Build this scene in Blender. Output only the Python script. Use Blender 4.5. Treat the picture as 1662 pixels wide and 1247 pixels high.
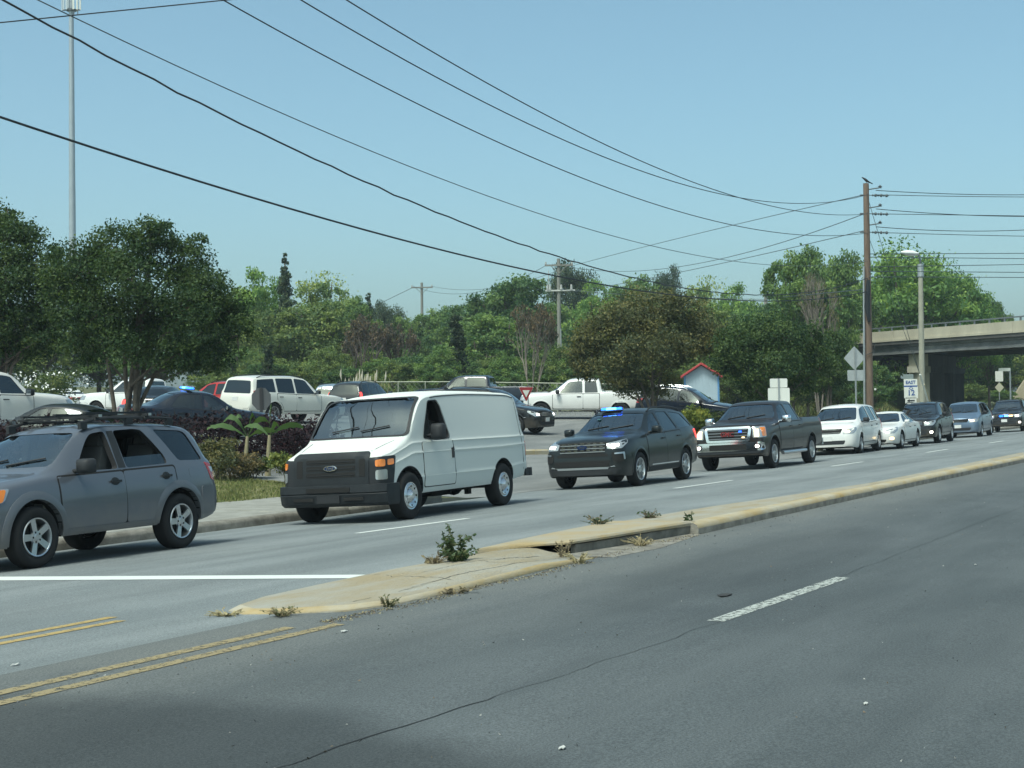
import bpy, bmesh, math, random
import numpy as np
from math import sin, cos, pi, radians, sqrt, atan2, hypot
from mathutils import Vector, Matrix
from mathutils.bvhtree import BVHTree
from mathutils.geometry import delaunay_2d_cdt
random.seed(7)
for o in list(bpy.data.objects): bpy.data.objects.remove(o)
S = bpy.context.scene
COL = S.collection

# ------------------------------------------------------------------ camera
FPX, PITCH, ROLL, TH, ZC = 2511.0, .01455, .01705, .48, 1.806     # focal length in source pixels, tilt, roll, road heading, eye height
cam = bpy.data.cameras.new('camera'); camo = bpy.data.objects.new('camera', cam); COL.objects.link(camo)
cam.sensor_width = 36; cam.lens = 36 * FPX / 1662; cam.clip_start = .1; cam.clip_end = 6000
_f = Vector((0, cos(PITCH), sin(PITCH))); _u = Vector((0, -sin(PITCH), cos(PITCH))); _x = Vector((1, 0, 0))
_r = _x * cos(ROLL) - _u * sin(ROLL); _up = _x * sin(ROLL) + _u * cos(ROLL)
camo.matrix_world = Matrix(((_r.x, _up.x, -_f.x, 0), (_r.y, _up.y, -_f.y, 0), (_r.z, _up.z, -_f.z, ZC), (0, 0, 0, 1)))
S.camera = camo

# ------------------------------------------------------------------ light
SUN_EL, SUN_AZ = radians(61), radians(212)        # azimuth clockwise from +Y: behind the camera, to the left
w = bpy.data.worlds.new('World'); S.world = w; w.use_nodes = True
nt = w.node_tree; nt.nodes.clear()
out = nt.nodes.new('ShaderNodeOutputWorld'); bg = nt.nodes.new('ShaderNodeBackground')
sky = nt.nodes.new('ShaderNodeTexSky'); sky.sky_type = 'NISHITA'; sky.sun_disc = False
sky.sun_elevation = SUN_EL; sky.sun_rotation = SUN_AZ
sky.air_density = .7; sky.dust_density = 3.2; sky.ozone_density = 6.5; sky.altitude = 0
mx = nt.nodes.new('ShaderNodeMix'); mx.data_type = 'RGBA'; mx.blend_type = 'MULTIPLY'; mx.inputs[0].default_value = 1
mx.inputs[7].default_value = (1.12, 1.24, .90, 1)
nt.links.new(sky.outputs[0], mx.inputs[6]); nt.links.new(mx.outputs[2], bg.inputs[0])
bg.inputs[1].default_value = .15
nt.links.new(bg.outputs[0], out.inputs[0])
sl = bpy.data.lights.new('sun', 'SUN'); sl.energy = 2.0; sl.angle = radians(14); sl.color = (.96, 1.0, .95)
so = bpy.data.objects.new('sun', sl); COL.objects.link(so)
so.rotation_euler = (pi / 2 - SUN_EL, 0, pi - SUN_AZ)
so.location = (0, 0, 60)
S.view_settings.view_transform = 'Standard'; S.view_settings.look = 'None'
S.view_settings.exposure = 0.56; S.view_settings.gamma = 1.0
S.render.engine = 'CYCLES'
S.cycles.max_bounces = 8; S.cycles.transparent_max_bounces = 12; S.cycles.caustics_reflective = False; S.cycles.caustics_refractive = False

# ------------------------------------------------------------------ materials
MATS = {}
def _mat(name):
    m = bpy.data.materials.new(name); m.use_nodes = True
    return m, m.node_tree, m.node_tree.nodes['Principled BSDF']
def mat(name, col, rough=.6, metal=0, spec=.5, var=0, vscale=8, bump=0, bscale=40, coat=0, emit=None, estr=1, col2=None, detail=5, stretch=None):
    """Principled with optional large-scale noise variation (towards col2 or a darker tone) and bump."""
    if name in MATS: return MATS[name]
    m, t, b = _mat(name); MATS[name] = m
    b.inputs['Base Color'].default_value = (*col, 1); b.inputs['Roughness'].default_value = rough
    b.inputs['Metallic'].default_value = metal; b.inputs['Specular IOR Level'].default_value = spec
    if coat: b.inputs['Coat Weight'].default_value = coat; b.inputs['Coat Roughness'].default_value = .04
    if emit: b.inputs['Emission Color'].default_value = (*emit, 1); b.inputs['Emission Strength'].default_value = estr
    if var or bump:
        tc = t.nodes.new('ShaderNodeTexCoord'); src = tc.outputs['Object']
        if stretch:
            mp = t.nodes.new('ShaderNodeMapping'); mp.inputs['Scale'].default_value = stretch
            t.links.new(src, mp.inputs[0]); src = mp.outputs[0]
    if var:
        n = t.nodes.new('ShaderNodeTexNoise'); n.inputs['Scale'].default_value = vscale; n.inputs['Detail'].default_value = detail; n.inputs['Roughness'].default_value = .65
        t.links.new(src, n.inputs['Vector'])
        cr = t.nodes.new('ShaderNodeValToRGB'); cr.color_ramp.elements[0].position = .35; cr.color_ramp.elements[1].position = .68
        c2 = col2 or tuple(c * (1 - var) for c in col)
        cr.color_ramp.elements[0].color = (*c2, 1); cr.color_ramp.elements[1].color = (*col, 1)
        t.links.new(n.outputs['Fac'], cr.inputs[0]); t.links.new(cr.outputs[0], b.inputs['Base Color'])
    if bump:
        n2 = t.nodes.new('ShaderNodeTexNoise'); n2.inputs['Scale'].default_value = bscale; n2.inputs['Detail'].default_value = 4
        t.links.new(src, n2.inputs['Vector'])
        bp = t.nodes.new('ShaderNodeBump'); bp.inputs['Strength'].default_value = bump; bp.inputs['Distance'].default_value = .02
        t.links.new(n2.outputs['Fac'], bp.inputs['Height']); t.links.new(bp.outputs[0], b.inputs['Normal'])
    return m
def glass(name, tint, base=.05, rough=.01):
    if name in MATS: return MATS[name]
    m, t, b = _mat(name); MATS[name] = m; t.nodes.remove(b); o = t.nodes['Material Output']
    tr = t.nodes.new('ShaderNodeBsdfTransparent'); tr.inputs[0].default_value = (*tint, 1)
    gl = t.nodes.new('ShaderNodeBsdfGlossy'); gl.inputs['Roughness'].default_value = rough; gl.inputs[0].default_value = (.9, .97, 1, 1)
    fr = t.nodes.new('ShaderNodeFresnel'); fr.inputs[0].default_value = 1.52
    ad = t.nodes.new('ShaderNodeMath'); ad.operation = 'ADD'; ad.inputs[1].default_value = base; ad.use_clamp = True
    mxs = t.nodes.new('ShaderNodeMixShader')
    t.links.new(fr.outputs[0], ad.inputs[0]); t.links.new(ad.outputs[0], mxs.inputs[0])
    t.links.new(tr.outputs[0], mxs.inputs[1]); t.links.new(gl.outputs[0], mxs.inputs[2]); t.links.new(mxs.outputs[0], o.inputs[0])
    return m
def paint(name, col, metal=.0, rough=.28, dirt=.0, coat=.55, dz=.42):
    """car paint with clear coat; road dirt gathers low on the body"""
    if name in MATS: return MATS[name]
    m, t, b = _mat(name); MATS[name] = m
    b.inputs['Metallic'].default_value = metal; b.inputs['Roughness'].default_value = rough
    b.inputs['Coat Weight'].default_value = coat; b.inputs['Coat Roughness'].default_value = .05; b.inputs['Specular IOR Level'].default_value = .2
    tc = t.nodes.new('ShaderNodeTexCoord'); sp = t.nodes.new('ShaderNodeSeparateXYZ'); t.links.new(tc.outputs['Object'], sp.inputs[0])
    n = t.nodes.new('ShaderNodeTexNoise'); n.inputs['Scale'].default_value = 5; n.inputs['Detail'].default_value = 6
    t.links.new(tc.outputs['Object'], n.inputs['Vector'])
    ma = t.nodes.new('ShaderNodeMath'); ma.operation = 'MULTIPLY_ADD'; ma.inputs[1].default_value = -.5; t.links.new(n.outputs['Fac'], ma.inputs[0])
    t.links.new(sp.outputs['Z'], ma.inputs[2])
    mr = t.nodes.new('ShaderNodeMapRange'); mr.inputs[1].default_value = .0; mr.inputs[2].default_value = dz; mr.inputs[3].default_value = 1; mr.inputs[4].default_value = 0
    t.links.new(ma.outputs[0], mr.inputs[0])
    m2 = t.nodes.new('ShaderNodeMath'); m2.operation = 'MULTIPLY'; m2.inputs[1].default_value = dirt; t.links.new(mr.outputs[0], m2.inputs[0])
    mix = t.nodes.new('ShaderNodeMix'); mix.data_type = 'RGBA'; mix.inputs[6].default_value = (*col, 1); mix.inputs[7].default_value = (.30, .25, .19, 1)
    t.links.new(m2.outputs[0], mix.inputs[0]); t.links.new(mix.outputs[2], b.inputs['Base Color'])
    return m

# ------------------------------------------------------------------ mesh helpers
class MB:
    def __init__(s): s.v = []; s.f = []; s.m = []
    def add(s, verts, faces, mi=0):
        n = len(s.v); s.v += [tuple(v) for v in verts]; s.f += [tuple(i + n for i in f) for f in faces]; s.m += [mi] * len(faces); return s
    def box(s, c, d, mi=0, rot=None, taper=1.0):
        hx, hy, hz = d[0] / 2, d[1] / 2, d[2] / 2
        vs = [Vector((x * hx * (taper if z > 0 else 1), y * hy * (taper if z > 0 else 1), z * hz)) for z in (-1, 1) for x, y in ((-1, -1), (1, -1), (1, 1), (-1, 1))]
        if rot is not None: vs = [rot @ v for v in vs]
        return s.add([v + Vector(c) for v in vs], [(3, 2, 1, 0), (4, 5, 6, 7), (0, 1, 5, 4), (1, 2, 6, 5), (2, 3, 7, 6), (3, 0, 4, 7)], mi)
    def tube(s, pts, rad, n=8, mi=0, cap=True):
        pts = [Vector(p) for p in pts]; k = len(pts)
        if not hasattr(rad, '__len__'): rad = [rad] * k
        vs = []
        ref = Vector((0, 0, 1))
        for i, p in enumerate(pts):
            d = (pts[min(i + 1, k - 1)] - pts[max(i - 1, 0)]).normalized()
            r = ref if abs(d.dot(ref)) < .95 else Vector((1, 0, 0))
            a = d.cross(r).normalized(); b = a.cross(d)
            for j in range(n):
                q = 2 * pi * j / n; vs.append(p + (a * cos(q) + b * sin(q)) * rad[i])
        fs = [(i * n + j, i * n + (j + 1) % n, (i + 1) * n + (j + 1) % n, (i + 1) * n + j) for i in range(k - 1) for j in range(n)]
        if cap: fs += [tuple(range(n - 1, -1, -1)), tuple((k - 1) * n + j for j in range(n))]
        return s.add(vs, fs, mi)
    def lathe(s, prof, n=24, axis='z', c=(0, 0, 0), mi=0, closed=False):
        vs = []
        for i in range(n):
            a = 2 * pi * i / n
            for r, h in prof:
                p = (r * cos(a), r * sin(a), h) if axis == 'z' else (r * cos(a), h, r * sin(a))
                vs.append((p[0] + c[0], p[1] + c[1], p[2] + c[2]))
        k = len(prof); fs = []
        for i in range(n):
            j = (i + 1) % n
            for q in range(k if closed else k - 1):
                q2 = (q + 1) % k
                fs.append((i * k + q, j * k + q, j * k + q2, i * k + q2))
        return s.add(vs, fs, mi)
    def prism(s, poly, d, mi=0):
        """poly: list of 3-D points of a planar outline, d: extrusion vector"""
        n = len(poly); P = [Vector(p) for p in poly]; d = Vector(d)
        fs = [tuple(range(n - 1, -1, -1)), tuple(range(n, 2 * n))] + [(i, (i + 1) % n, n + (i + 1) % n, n + i) for i in range(n)]
        return s.add(P + [p + d for p in P], fs, mi)
    def sphere(s, c, r, n=10, mi=0, sc=(1, 1, 1)):
        k = max(4, n // 2); vs = []; fs = []
        for i in range(k + 1):
            a = pi * i / k
            for j in range(n):
                b = 2 * pi * j / n
                vs.append((c[0] + r * sc[0] * sin(a) * cos(b), c[1] + r * sc[1] * sin(a) * sin(b), c[2] + r * sc[2] * cos(a)))
        for i in range(k):
            for j in range(n): fs.append((i * n + j, (i + 1) * n + j, (i + 1) * n + (j + 1) % n, i * n + (j + 1) % n))
        return s.add(vs, fs, mi)
    def mesh(s, name, mats, smooth=35, fix=True):
        me = bpy.data.meshes.new(name); me.from_pydata(s.v, [], s.f)
        if not isinstance(mats, (list, tuple)): mats = [mats]
        for m in mats: me.materials.append(m)
        if any(s.m): me.polygons.foreach_set('material_index', s.m)
        if fix:
            bm = bmesh.new(); bm.from_mesh(me); bmesh.ops.remove_doubles(bm, verts=bm.verts, dist=1e-5)
            bmesh.ops.recalc_face_normals(bm, faces=bm.faces); bm.to_mesh(me); bm.free()
        if smooth:
            me.polygons.foreach_set('use_smooth', [True] * len(me.polygons)); me.set_sharp_from_angle(angle=radians(smooth))
        me.update(); return me
    def build(s, name, mats, parent=None, smooth=35, fix=True):
        return link(name, s.mesh(name, mats, smooth, fix), parent)
def link(name, me, parent=None):
    o = bpy.data.objects.new(name, me); COL.objects.link(o)
    if parent is not None: o.parent = parent
    return o
def tag(o, label=None, cat=None, group=None, kind=None):
    if label: o['label'] = label
    if cat: o['category'] = cat
    if group: o['group'] = group
    if kind: o['kind'] = kind
    return o
def thing(name, label, cat, loc=(0, 0, 0), rz=0, group=None):
    o = bpy.data.objects.new(name, None); o.empty_display_size = .2; COL.objects.link(o)
    o.location = loc; o.rotation_euler = (0, 0, rz); return tag(o, label, cat, group)
def fast_mesh(name, V, Fq, mats, mi=None, smooth=False):
    """numpy verts (n,3) and quads/tris (m,k) -> mesh"""
    me = bpy.data.meshes.new(name); k = Fq.shape[1]
    me.vertices.add(len(V)); me.vertices.foreach_set('co', np.ascontiguousarray(V, dtype=np.float32).ravel())
    me.loops.add(Fq.size); me.loops.foreach_set('vertex_index', np.ascontiguousarray(Fq, dtype=np.int32).ravel())
    me.polygons.add(len(Fq)); me.polygons.foreach_set('loop_start', np.arange(0, Fq.size, k, dtype=np.int32))
    try: me.polygons.foreach_set('loop_total', np.full(len(Fq), k, dtype=np.int32))
    except Exception: pass
    for m in (mats if isinstance(mats, (list, tuple)) else [mats]): me.materials.append(m)
    if mi is not None: me.polygons.foreach_set('material_index', np.ascontiguousarray(mi, dtype=np.int32))
    if smooth: me.polygons.foreach_set('use_smooth', [True] * len(Fq))
    me.update(calc_edges=True); return me

# ------------------------------------------------------------------ place: s runs along the road away from the camera, t to the left across it
def zroad(t): return .259 - .0392 * (t - 7) if t > 7 else .259 - .02 * (7 - t)
def sstep(a, b, x):
    q = min(1, max(0, (x - a) / (b - a))); return q * q * (3 - 2 * q)
def kt(s): return 15.4 + 1.6 * sstep(46, 74, s)      # face of the far kerb
def zg(s, t):
    """ground height"""
    k = kt(s)
    if t < k: return zroad(t)
    z = zroad(k) + .135 + .018 * min(t - k, 2.5)
    if t > 17.9: z += .064 * (min(t, 37) - 17.9)
    if t > 37: z += .02 * (min(t, 70) - 37)
    if t > 70: z += .05 * (min(t, 140) - 70)
    z += .5 * math.exp(-((s - 68) ** 2 + (t - 27) ** 2) / 70) * sstep(17.9, 23, t)
    return z
def zdrive(s, t):
    """same, but dropping to the gutter where the driveway meets the road"""
    z = zg(s, t)
    if t >= kt(s):
        a = sstep(25.8, 28.2, s) * (1 - sstep(60, 63, s))
        if a > 0:
            zd = zroad(15.4) + .001 + (zg(s, 22) - zroad(15.4) - .001) * min(1, max(0, (t - 15.4) / 6.6))
            if t < 22: z = z + (zd - z) * a
    return z
def P(s, t, z=None):
    if z is None: z = zdrive(s, t)
    return Vector((s * sin(TH) - t * cos(TH), s * cos(TH) + t * sin(TH), z))
def ST(x, y): return x * sin(TH) + y * cos(TH), -x * cos(TH) + y * sin(TH)
def pix(px, py, d):
    """the place that the photograph shows at pixel (px, py), d metres ahead of the camera"""
    X, Y = px - 831, py - 623.5; u = (X * cos(ROLL) - Y * sin(ROLL)) / FPX; v = -(X * sin(ROLL) + Y * cos(ROLL)) / FPX
    y = cos(PITCH) - v * sin(PITCH); z = sin(PITCH) + v * cos(PITCH)
    return Vector((u * d / y, d, ZC + z * d / y))
def foot(px, d):
    """ground point under column px at distance d"""
    q = pix(px, 640, d); s, t = ST(q.x, q.y); return Vector((q.x, q.y, zdrive(s, t)))
RA = pi / 2 - TH                  # heading of the road
# ================================================================== ground, roads, kerbs, median
def local(o): o.rotation_euler = (0, 0, RA); return o             # meshes written in (s, t, z)
def asphalt(name, c1, c2, light=None, edge=None, patch=None, lanes=()):
    m, t, b = _mat(name); L = t.links.new; N = t.nodes.new
    tc = N('ShaderNodeTexCoord'); ob = tc.outputs['Object']
    def noise(scale, detail=5, sc=None, rough=.6):
        n = N('ShaderNodeTexNoise'); n.inputs['Scale'].default_value = scale; n.inputs['Detail'].default_value = detail; n.inputs['Roughness'].default_value = rough
        if sc: mp = N('ShaderNodeMapping'); mp.inputs['Scale'].default_value = sc; L(ob, mp.inputs[0]); L(mp.outputs[0], n.inputs['Vector'])
        else: L(ob, n.inputs['Vector'])
        return n.outputs['Fac']
    def ramp(x, a, bb, lo=0., hi=1.):
        r = N('ShaderNodeMapRange'); r.inputs[1].default_value = a; r.inputs[2].default_value = bb; r.inputs[3].default_value = lo; r.inputs[4].default_value = hi; r.interpolation_type = 'SMOOTHSTEP'
        L(x, r.inputs[0]); return r.outputs[0]
    def math_(op, a, v):
        q = N('ShaderNodeMath'); q.operation = op; L(a, q.inputs[0])
        if hasattr(v, 'links'): L(v, q.inputs[1])
        else: q.inputs[1].default_value = v
        return q.outputs[0]
    def mix(f, A, B, mode='MIX'):
        q = N('ShaderNodeMix'); q.data_type = 'RGBA'; q.blend_type = mode
        if hasattr(f, 'links'): L(f, q.inputs[0])
        else: q.inputs[0].default_value = f
        for i, c in ((6, A), (7, B)):
            if hasattr(c, 'links'): L(c, q.inputs[i])
            else: q.inputs[i].default_value = (*c, 1)
        return q.outputs[2]
    sp = N('ShaderNodeSeparateXYZ'); L(ob, sp.inputs[0])
    col = mix(ramp(noise(.9, 6, (.22, 1, 1)), .32, .68), c1, c2)
    col = mix(ramp(noise(2.2, 5, (.09, 1.6, 1)), .42, .75, 0, .32), col, tuple(c * .72 for c in c1))      # rubbed streaks along the lane
    col = mix(ramp(noise(.35, 3), .45, .72, 0, .45), col, tuple(min(1, c * 1.18) for c in c2))
    for (ty, wd, am, shade) in lanes:                                                             # oil drip and tyre bands
        d = math_('ABSOLUTE', math_('ADD', sp.outputs['Y'], -ty), 0)
        f = ramp(d, 0, wd, am, 0); f = math_('MULTIPLY', f, ramp(noise(1.2, 4, (.15, 1, 1)), .25, .7, .35, 1))
        col = mix(f, col, tuple(c * shade for c in c1))
    if edge:
        ty0, ty1, ec, am = edge
        f = ramp(sp.outputs['Y'], ty0, ty1, 0, am); f = math_('MULTIPLY', f, ramp(noise(1.6, 5, (.3, 1, 1)), .2, .7, .3, 1)); col = mix(f, col, ec)
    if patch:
        for (sx, ty, rx, ry, am) in patch:                                                        # dark soft-edged ellipses mixed into the colour
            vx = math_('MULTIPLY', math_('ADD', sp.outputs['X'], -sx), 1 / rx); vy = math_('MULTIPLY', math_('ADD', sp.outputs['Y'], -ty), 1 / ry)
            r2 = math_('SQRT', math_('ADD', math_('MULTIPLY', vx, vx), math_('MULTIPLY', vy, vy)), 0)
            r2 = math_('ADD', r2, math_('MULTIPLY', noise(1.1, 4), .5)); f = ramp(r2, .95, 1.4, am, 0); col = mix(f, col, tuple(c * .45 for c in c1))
    grain = ramp(noise(70, 3, None, .85), .3, .72, .58, 1.36); gq = N('ShaderNodeCombineColor')
    for i in range(3): L(grain, gq.inputs[i])
    col = mix(1, col, gq.outputs[0], 'MULTIPLY')
    peb = ramp(noise(240, 1), .66, .74, 0, .35); col = mix(peb, col, tuple(min(1, c * 2.6) for c in c2))
    L(col, b.inputs['Base Color']); b.inputs['Roughness'].default_value = .86; b.inputs['Specular IOR Level'].default_value = .3
    bp = N('ShaderNodeBump'); bp.inputs['Strength'].default_value = .35; bp.inputs['Distance'].default_value = .01
    L(noise(120, 3), bp.inputs['Height']); L(bp.outputs[0], b.inputs['Normal'])
    return m
A_FAR = asphalt('asphalt_worn', (.160, .178, .182), (.222, .241, .243), lanes=((13.5, .5, .5, .45), (15.0, .45, .4, .6), (9.7, .9, .45, .62), (11.55, .25, .35, .7)))
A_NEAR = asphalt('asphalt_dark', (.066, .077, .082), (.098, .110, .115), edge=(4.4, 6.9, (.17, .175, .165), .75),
                 patch=((5.35, 5.0, 1.5, 2.2, .7), (15.0, 4.9, 4.5, .8, .3)), lanes=((2.0, .6, .3, .78), (5.5, .45, .25, .8), (.4, .5, .25, .8), (3.0, .4, .2, 1.2)))  # first patch paints a vehicle's shadow into the asphalt colour
A_LOT = asphalt('asphalt_lot', (.15, .155, .152), (.22, .222, .215))
CONC = mat('concrete', (.31, .305, .275), .9, var=.3, vscale=3.2, bump=.3, bscale=60, col2=(.22, .215, .19))
CONC_D = mat('concrete_dirty', (.27, .255, .22), .9, var=.4, vscale=4, bump=.4, bscale=40, col2=(.13, .118, .098))
YELLOW_K = mat('kerb_yellow_worn', (.36, .255, .10), .85, var=.5, vscale=2.4, bump=.3, bscale=60, col2=(.40, .36, .28), stretch=(.5, 1, 1))
TAN = mat('median_tan', (.315, .305, .265), .92, var=.4, vscale=2.1, bump=.7, bscale=35, col2=(.29, .235, .145), stretch=(.6, 1.6, 1))
GRASS_G = mat('lawn_soil', (.15, .155, .05), .95, var=.5, vscale=2.2, bump=.5, bscale=30, col2=(.19, .165, .085))
EARTH = mat('earth', (.12, .125, .045), .95, var=.5, vscale=.5, bump=.5, bscale=6, col2=(.075, .085, .03))
MULCH = mat('mulch', (.115, .085, .055), .95, var=.5, vscale=5, bump=.8, bscale=30, col2=(.16, .135, .085))
def sheet(name, ss, ts, zf, m, kind='structure'):
    V = np.array([(s, t, zf(s, t)) for s in ss for t in ts]); nt_ = len(ts)
    F = np.array([(i * nt_ + j, (i + 1) * nt_ + j, (i + 1) * nt_ + j + 1, i * nt_ + j + 1) for i in range(len(ss) - 1) for j in range(nt_ - 1)])
    o = local(link(name, fast_mesh(name, V, F, m, smooth=True))); return tag(o, kind=kind)
def frange(a, b, n): return [a + (b - a) * i / (n - 1) for i in range(n)]
# far carriageway (towards the kerb) and near carriageway
V = []; ss = frange(-40, 230, 136)
rt = lambda s: [7.0, 9, 11, 13, 15, kt(s) + .02]
V = np.array([(s, t, zroad(t)) for s in ss for t in rt(s)])
F = np.array([(i * 6 + j, (i + 1) * 6 + j, (i + 1) * 6 + j + 1, i * 6 + j + 1) for i in range(len(ss) - 1) for j in range(5)])
road = tag(local(link('far_road', fast_mesh('far_road', V, F, A_FAR, smooth=True))), kind='structure')
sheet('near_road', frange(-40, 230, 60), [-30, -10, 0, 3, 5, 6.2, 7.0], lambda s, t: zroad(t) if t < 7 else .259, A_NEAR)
sheet('verge', [-60, 0, 60, 120, 240], [-260, -90, -30.02], lambda s, t: -.49 - .0 * t, EARTH)
# terrain beyond the kerb
tt = [0, .2, 2.5, 2.9, 4, 5.5, 7, 9, 11, 13, 16, 19, 22, 26, 31, 37, 45, 55, 70, 90, 115, 145, 190, 260, 380, 560, 800]
sss = frange(-80, 140, 111) + [150, 165, 185, 210, 250, 320, 420, 600, 900]
V = np.array([(s, kt(s) + .16 + d, zdrive(s, kt(s) + .16 + d) - (.0 if d > 17 else .012)) for s in sss for d in tt]); n = len(tt)
F = np.array([(i * n + j, (i + 1) * n + j, (i + 1) * n + j + 1, i * n + j + 1) for i in range(len(sss) - 1) for j in range(n - 1)])
tag(local(link('ground', fast_mesh('ground', V, F, EARTH, smooth=True))), kind='structure')
# parking lot and driveway sheets
sheet('parking_lot', frange(-30, 96, 64), frange(25.2, 62, 40), lambda s, t: zdrive(s, t) + .006, A_LOT)
sheet('driveway', frange(27.4, 61, 37), frange(15.36, 25.25, 22), lambda s, t: zdrive(s, max(t, kt(s) + .02)) + .005, A_LOT)
# lawn strip with mulch bed behind it
sheet('lawn', frange(-20, 27.5, 48), frange(17.98, 21.3, 10), lambda s, t: zg(s, t) + .012 + .02 * sin(s * 3 + t * 5), GRASS_G)
sheet('planting_bed', frange(-20, 27.7, 48), frange(21.2, 25.3, 10), lambda s, t: zg(s, t) + .02 + .03 * sin(s * 4.1 + t * 7), MULCH)
# grass blades of the lawn (uncountable)
def blades(name, n, spots, hgt, wid, mats, lean=.5, seed=1):
    r = np.random.RandomState(seed); B = np.array([spots(r) for _ in range(n)])
    a = r.rand(n) * 2 * pi; h = hgt * (.5 + r.rand(n)); wv = wid * (.6 + .8 * r.rand(n)); la = r.rand(n) * 2 * pi; le = lean * h * r.rand(n)
    dx, dy = np.cos(a) * wv, np.sin(a) * wv
    p0 = B + np.stack([-dx, -dy, np.zeros(n)], 1); p1 = B + np.stack([dx, dy, np.zeros(n)], 1)
    p2 = B + np.stack([np.cos(la) * le, np.sin(la) * le, h], 1)
    V = np.stack([p0, p1, p2], 1).reshape(-1, 3); F = np.arange(3 * n).reshape(-1, 3)
    mi = r.randint(0, len(mats), n)
    return link(name, fast_mesh(name, V, F, mats, mi))
G1 = mat('grass_green', (.13, .16, .04), .8); G2 = mat('grass_olive', (.19, .185, .07), .85); G3 = mat('grass_straw', (.33, .28, .15), .9); G4 = mat('grass_deep', (.06, .09, .025), .8)
def sp_lawn(r):
    s = 10 + 17.4 * r.rand(); t = 17.9 + 3.6 * r.rand(); return (s, t, zg(s, t))
tag(local(blades('grass', 52000, sp_lawn, .055, .011, [G1, G1, G1, G2, G2, G4])), kind='stuff')
def sp_bed(r):
    s = 12 + 15.6 * r.rand(); t = 20.8 + 2.8 * r.rand(); return (s, t, zg(s, t) + .02)
tag(local(blades('bed_weeds', 5000, sp_bed, .2, .010, [G2, G3, G3, G4], .9, 3)), kind='stuff')
# sidewalk: slabs, each a piece
walk = tag(local(link('sidewalk', MB().box((10, 16.7, -.5), (1, 1, .1)).mesh('sidewalk_base', CONC_D))), kind='structure')
walk.scale = (1, 1, 1)
def slab(parent, name, quad, z0, h, m, crown=0, bev=.012):
    """a flat concrete piece over the corner list quad [(s,t)]; z0(s,t) gives its base"""
    mb = MB(); n = len(quad); cx = sum(q[0] for q in quad) / n; cy = sum(q[1] for q in quad) / n
    def ring(inset, dz):
        r = []
        for s, t in quad:
            L_ = hypot(s - cx, t - cy); k = 1 - inset / L_; r.append((cx + (s - cx) * k, cy + (t - cy) * k, z0(s, t) + dz))
        return r
    vs = ring(0, -.15) + ring(0, h - bev) + ring(bev, h) ; fs = []
    for a in (0, 1):
        for i in range(n): fs.append((a * n + i, a * n + (i + 1) % n, (a + 1) * n + (i + 1) % n, (a + 1) * n + i))
    fs.append(tuple(2 * n + i for i in range(n))); mb.add(vs, fs)
    return mb.build(name, m, parent, smooth=20)
i = 0; s = -12.0
while s < 26.5:
    e = min(s + 1.52, 26.8); slab(walk, 'slab', [(s + .006, 15.575), (e - .006, 15.575), (e - .006, 17.98), (s + .006, 17.98)], lambda a, b: zg(a, b), .012 + .008 * (i % 3 == 1), CONC); s = e; i += 1
s = 62.0
while s < 110:
    e = s + 2.0; slab(walk, 'slab', [(s + .006, kt(s) + .17), (e - .006, kt(e) + .17), (e - .006, kt(e) + 1.9), (s + .006, kt(s) + 1.9)], lambda a, b: zg(a, b), .012, CONC); s = e
# far kerb: stones with joints
def kerb_stone(parent, p0, p1, wd, h, zb, mats, name='kerb_stone', split=False, gap=.008):
    """a rounded kerb length from p0 to p1 (s,t); wd towards +t; faces: 0 body, 1 face/top paint"""
    (s0, t0), (s1, t1) = p0, p1; q = gap / 2; mb = MB(); vs = []
    prof = [(.0, -.2), (.0, h * .55), (.02, h * .85), (.06, h), (wd, h), (wd, -.2)]
    K = 4
    for k in range(K + 1):
        f = k / K; s = s0 + q + (s1 - s0 - 2 * q) * f; t = t0 + (t1 - t0) * f
        for (a, b) in prof: vs.append((s, t + a, zb(s, t) + b + random.uniform(-.004, .004)))
    n = len(prof)
    for k in range(K):
        for j in range(n - 1): mb.add([], [], 0); mb.f.append((k * n + j, (k + 1) * n + j, (k + 1) * n + j + 1, k * n + j + 1)); mb.m.append(1 if split and j in (1, 2, 3) else 0)
    mb.v = [tuple(v) for v in vs]; mb.f += [tuple(range(n)), tuple(K * n + j for j in range(n - 1, -1, -1))]; mb.m += [0, 0]
    return mb.build(name, mats, parent, smooth=50)
kerb = tag(local(link('kerb', MB().box((0, 15.6, -.6), (1, .1, .1)).mesh('kerb_base', CONC_D))), kind='structure')
s = -12
while s < 26.0:
    e = s + 2.2
    kerb_stone(kerb, (s, 15.4 + .9 * sstep(24.5, 27.3, s) ), (e, 15.4 + .9 * sstep(24.5, 27.3, e)), .16, .15 - .05 * sstep(23, 27, e), lambda a, b: zroad(15.4), [CONC_D]); s = e
s = 62
while s < 110:
    e = s + 4; kerb_stone(kerb, (s, kt(s)), (e, kt(e)), .16, .15, lambda a, b: zroad(kt(a)), [CONC_D]); s = e
# island kerb in the lot behind the driveway (pale yellow)
ik = tag(local(link('lot_kerb', MB().box((44, 24.6, -.6), (1, .1, .1)).mesh('lot_kerb_base', CONC_D))), kind='structure')
for k in range(5):
    q = [ST(*foot(px, d)[:2]) for px, d in ((828 + k * 20, 46.6 + .35 * k), (847.6 + k * 20, 46.95 + .35 * k), (847.6 + k * 20, 47.5 + .35 * k), (828 + k * 20, 47.15 + .35 * k))]
    slab(ik, 'kerb_stone', q, lambda a, b: zdrive(a, b), .13, YELLOW_K)
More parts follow.
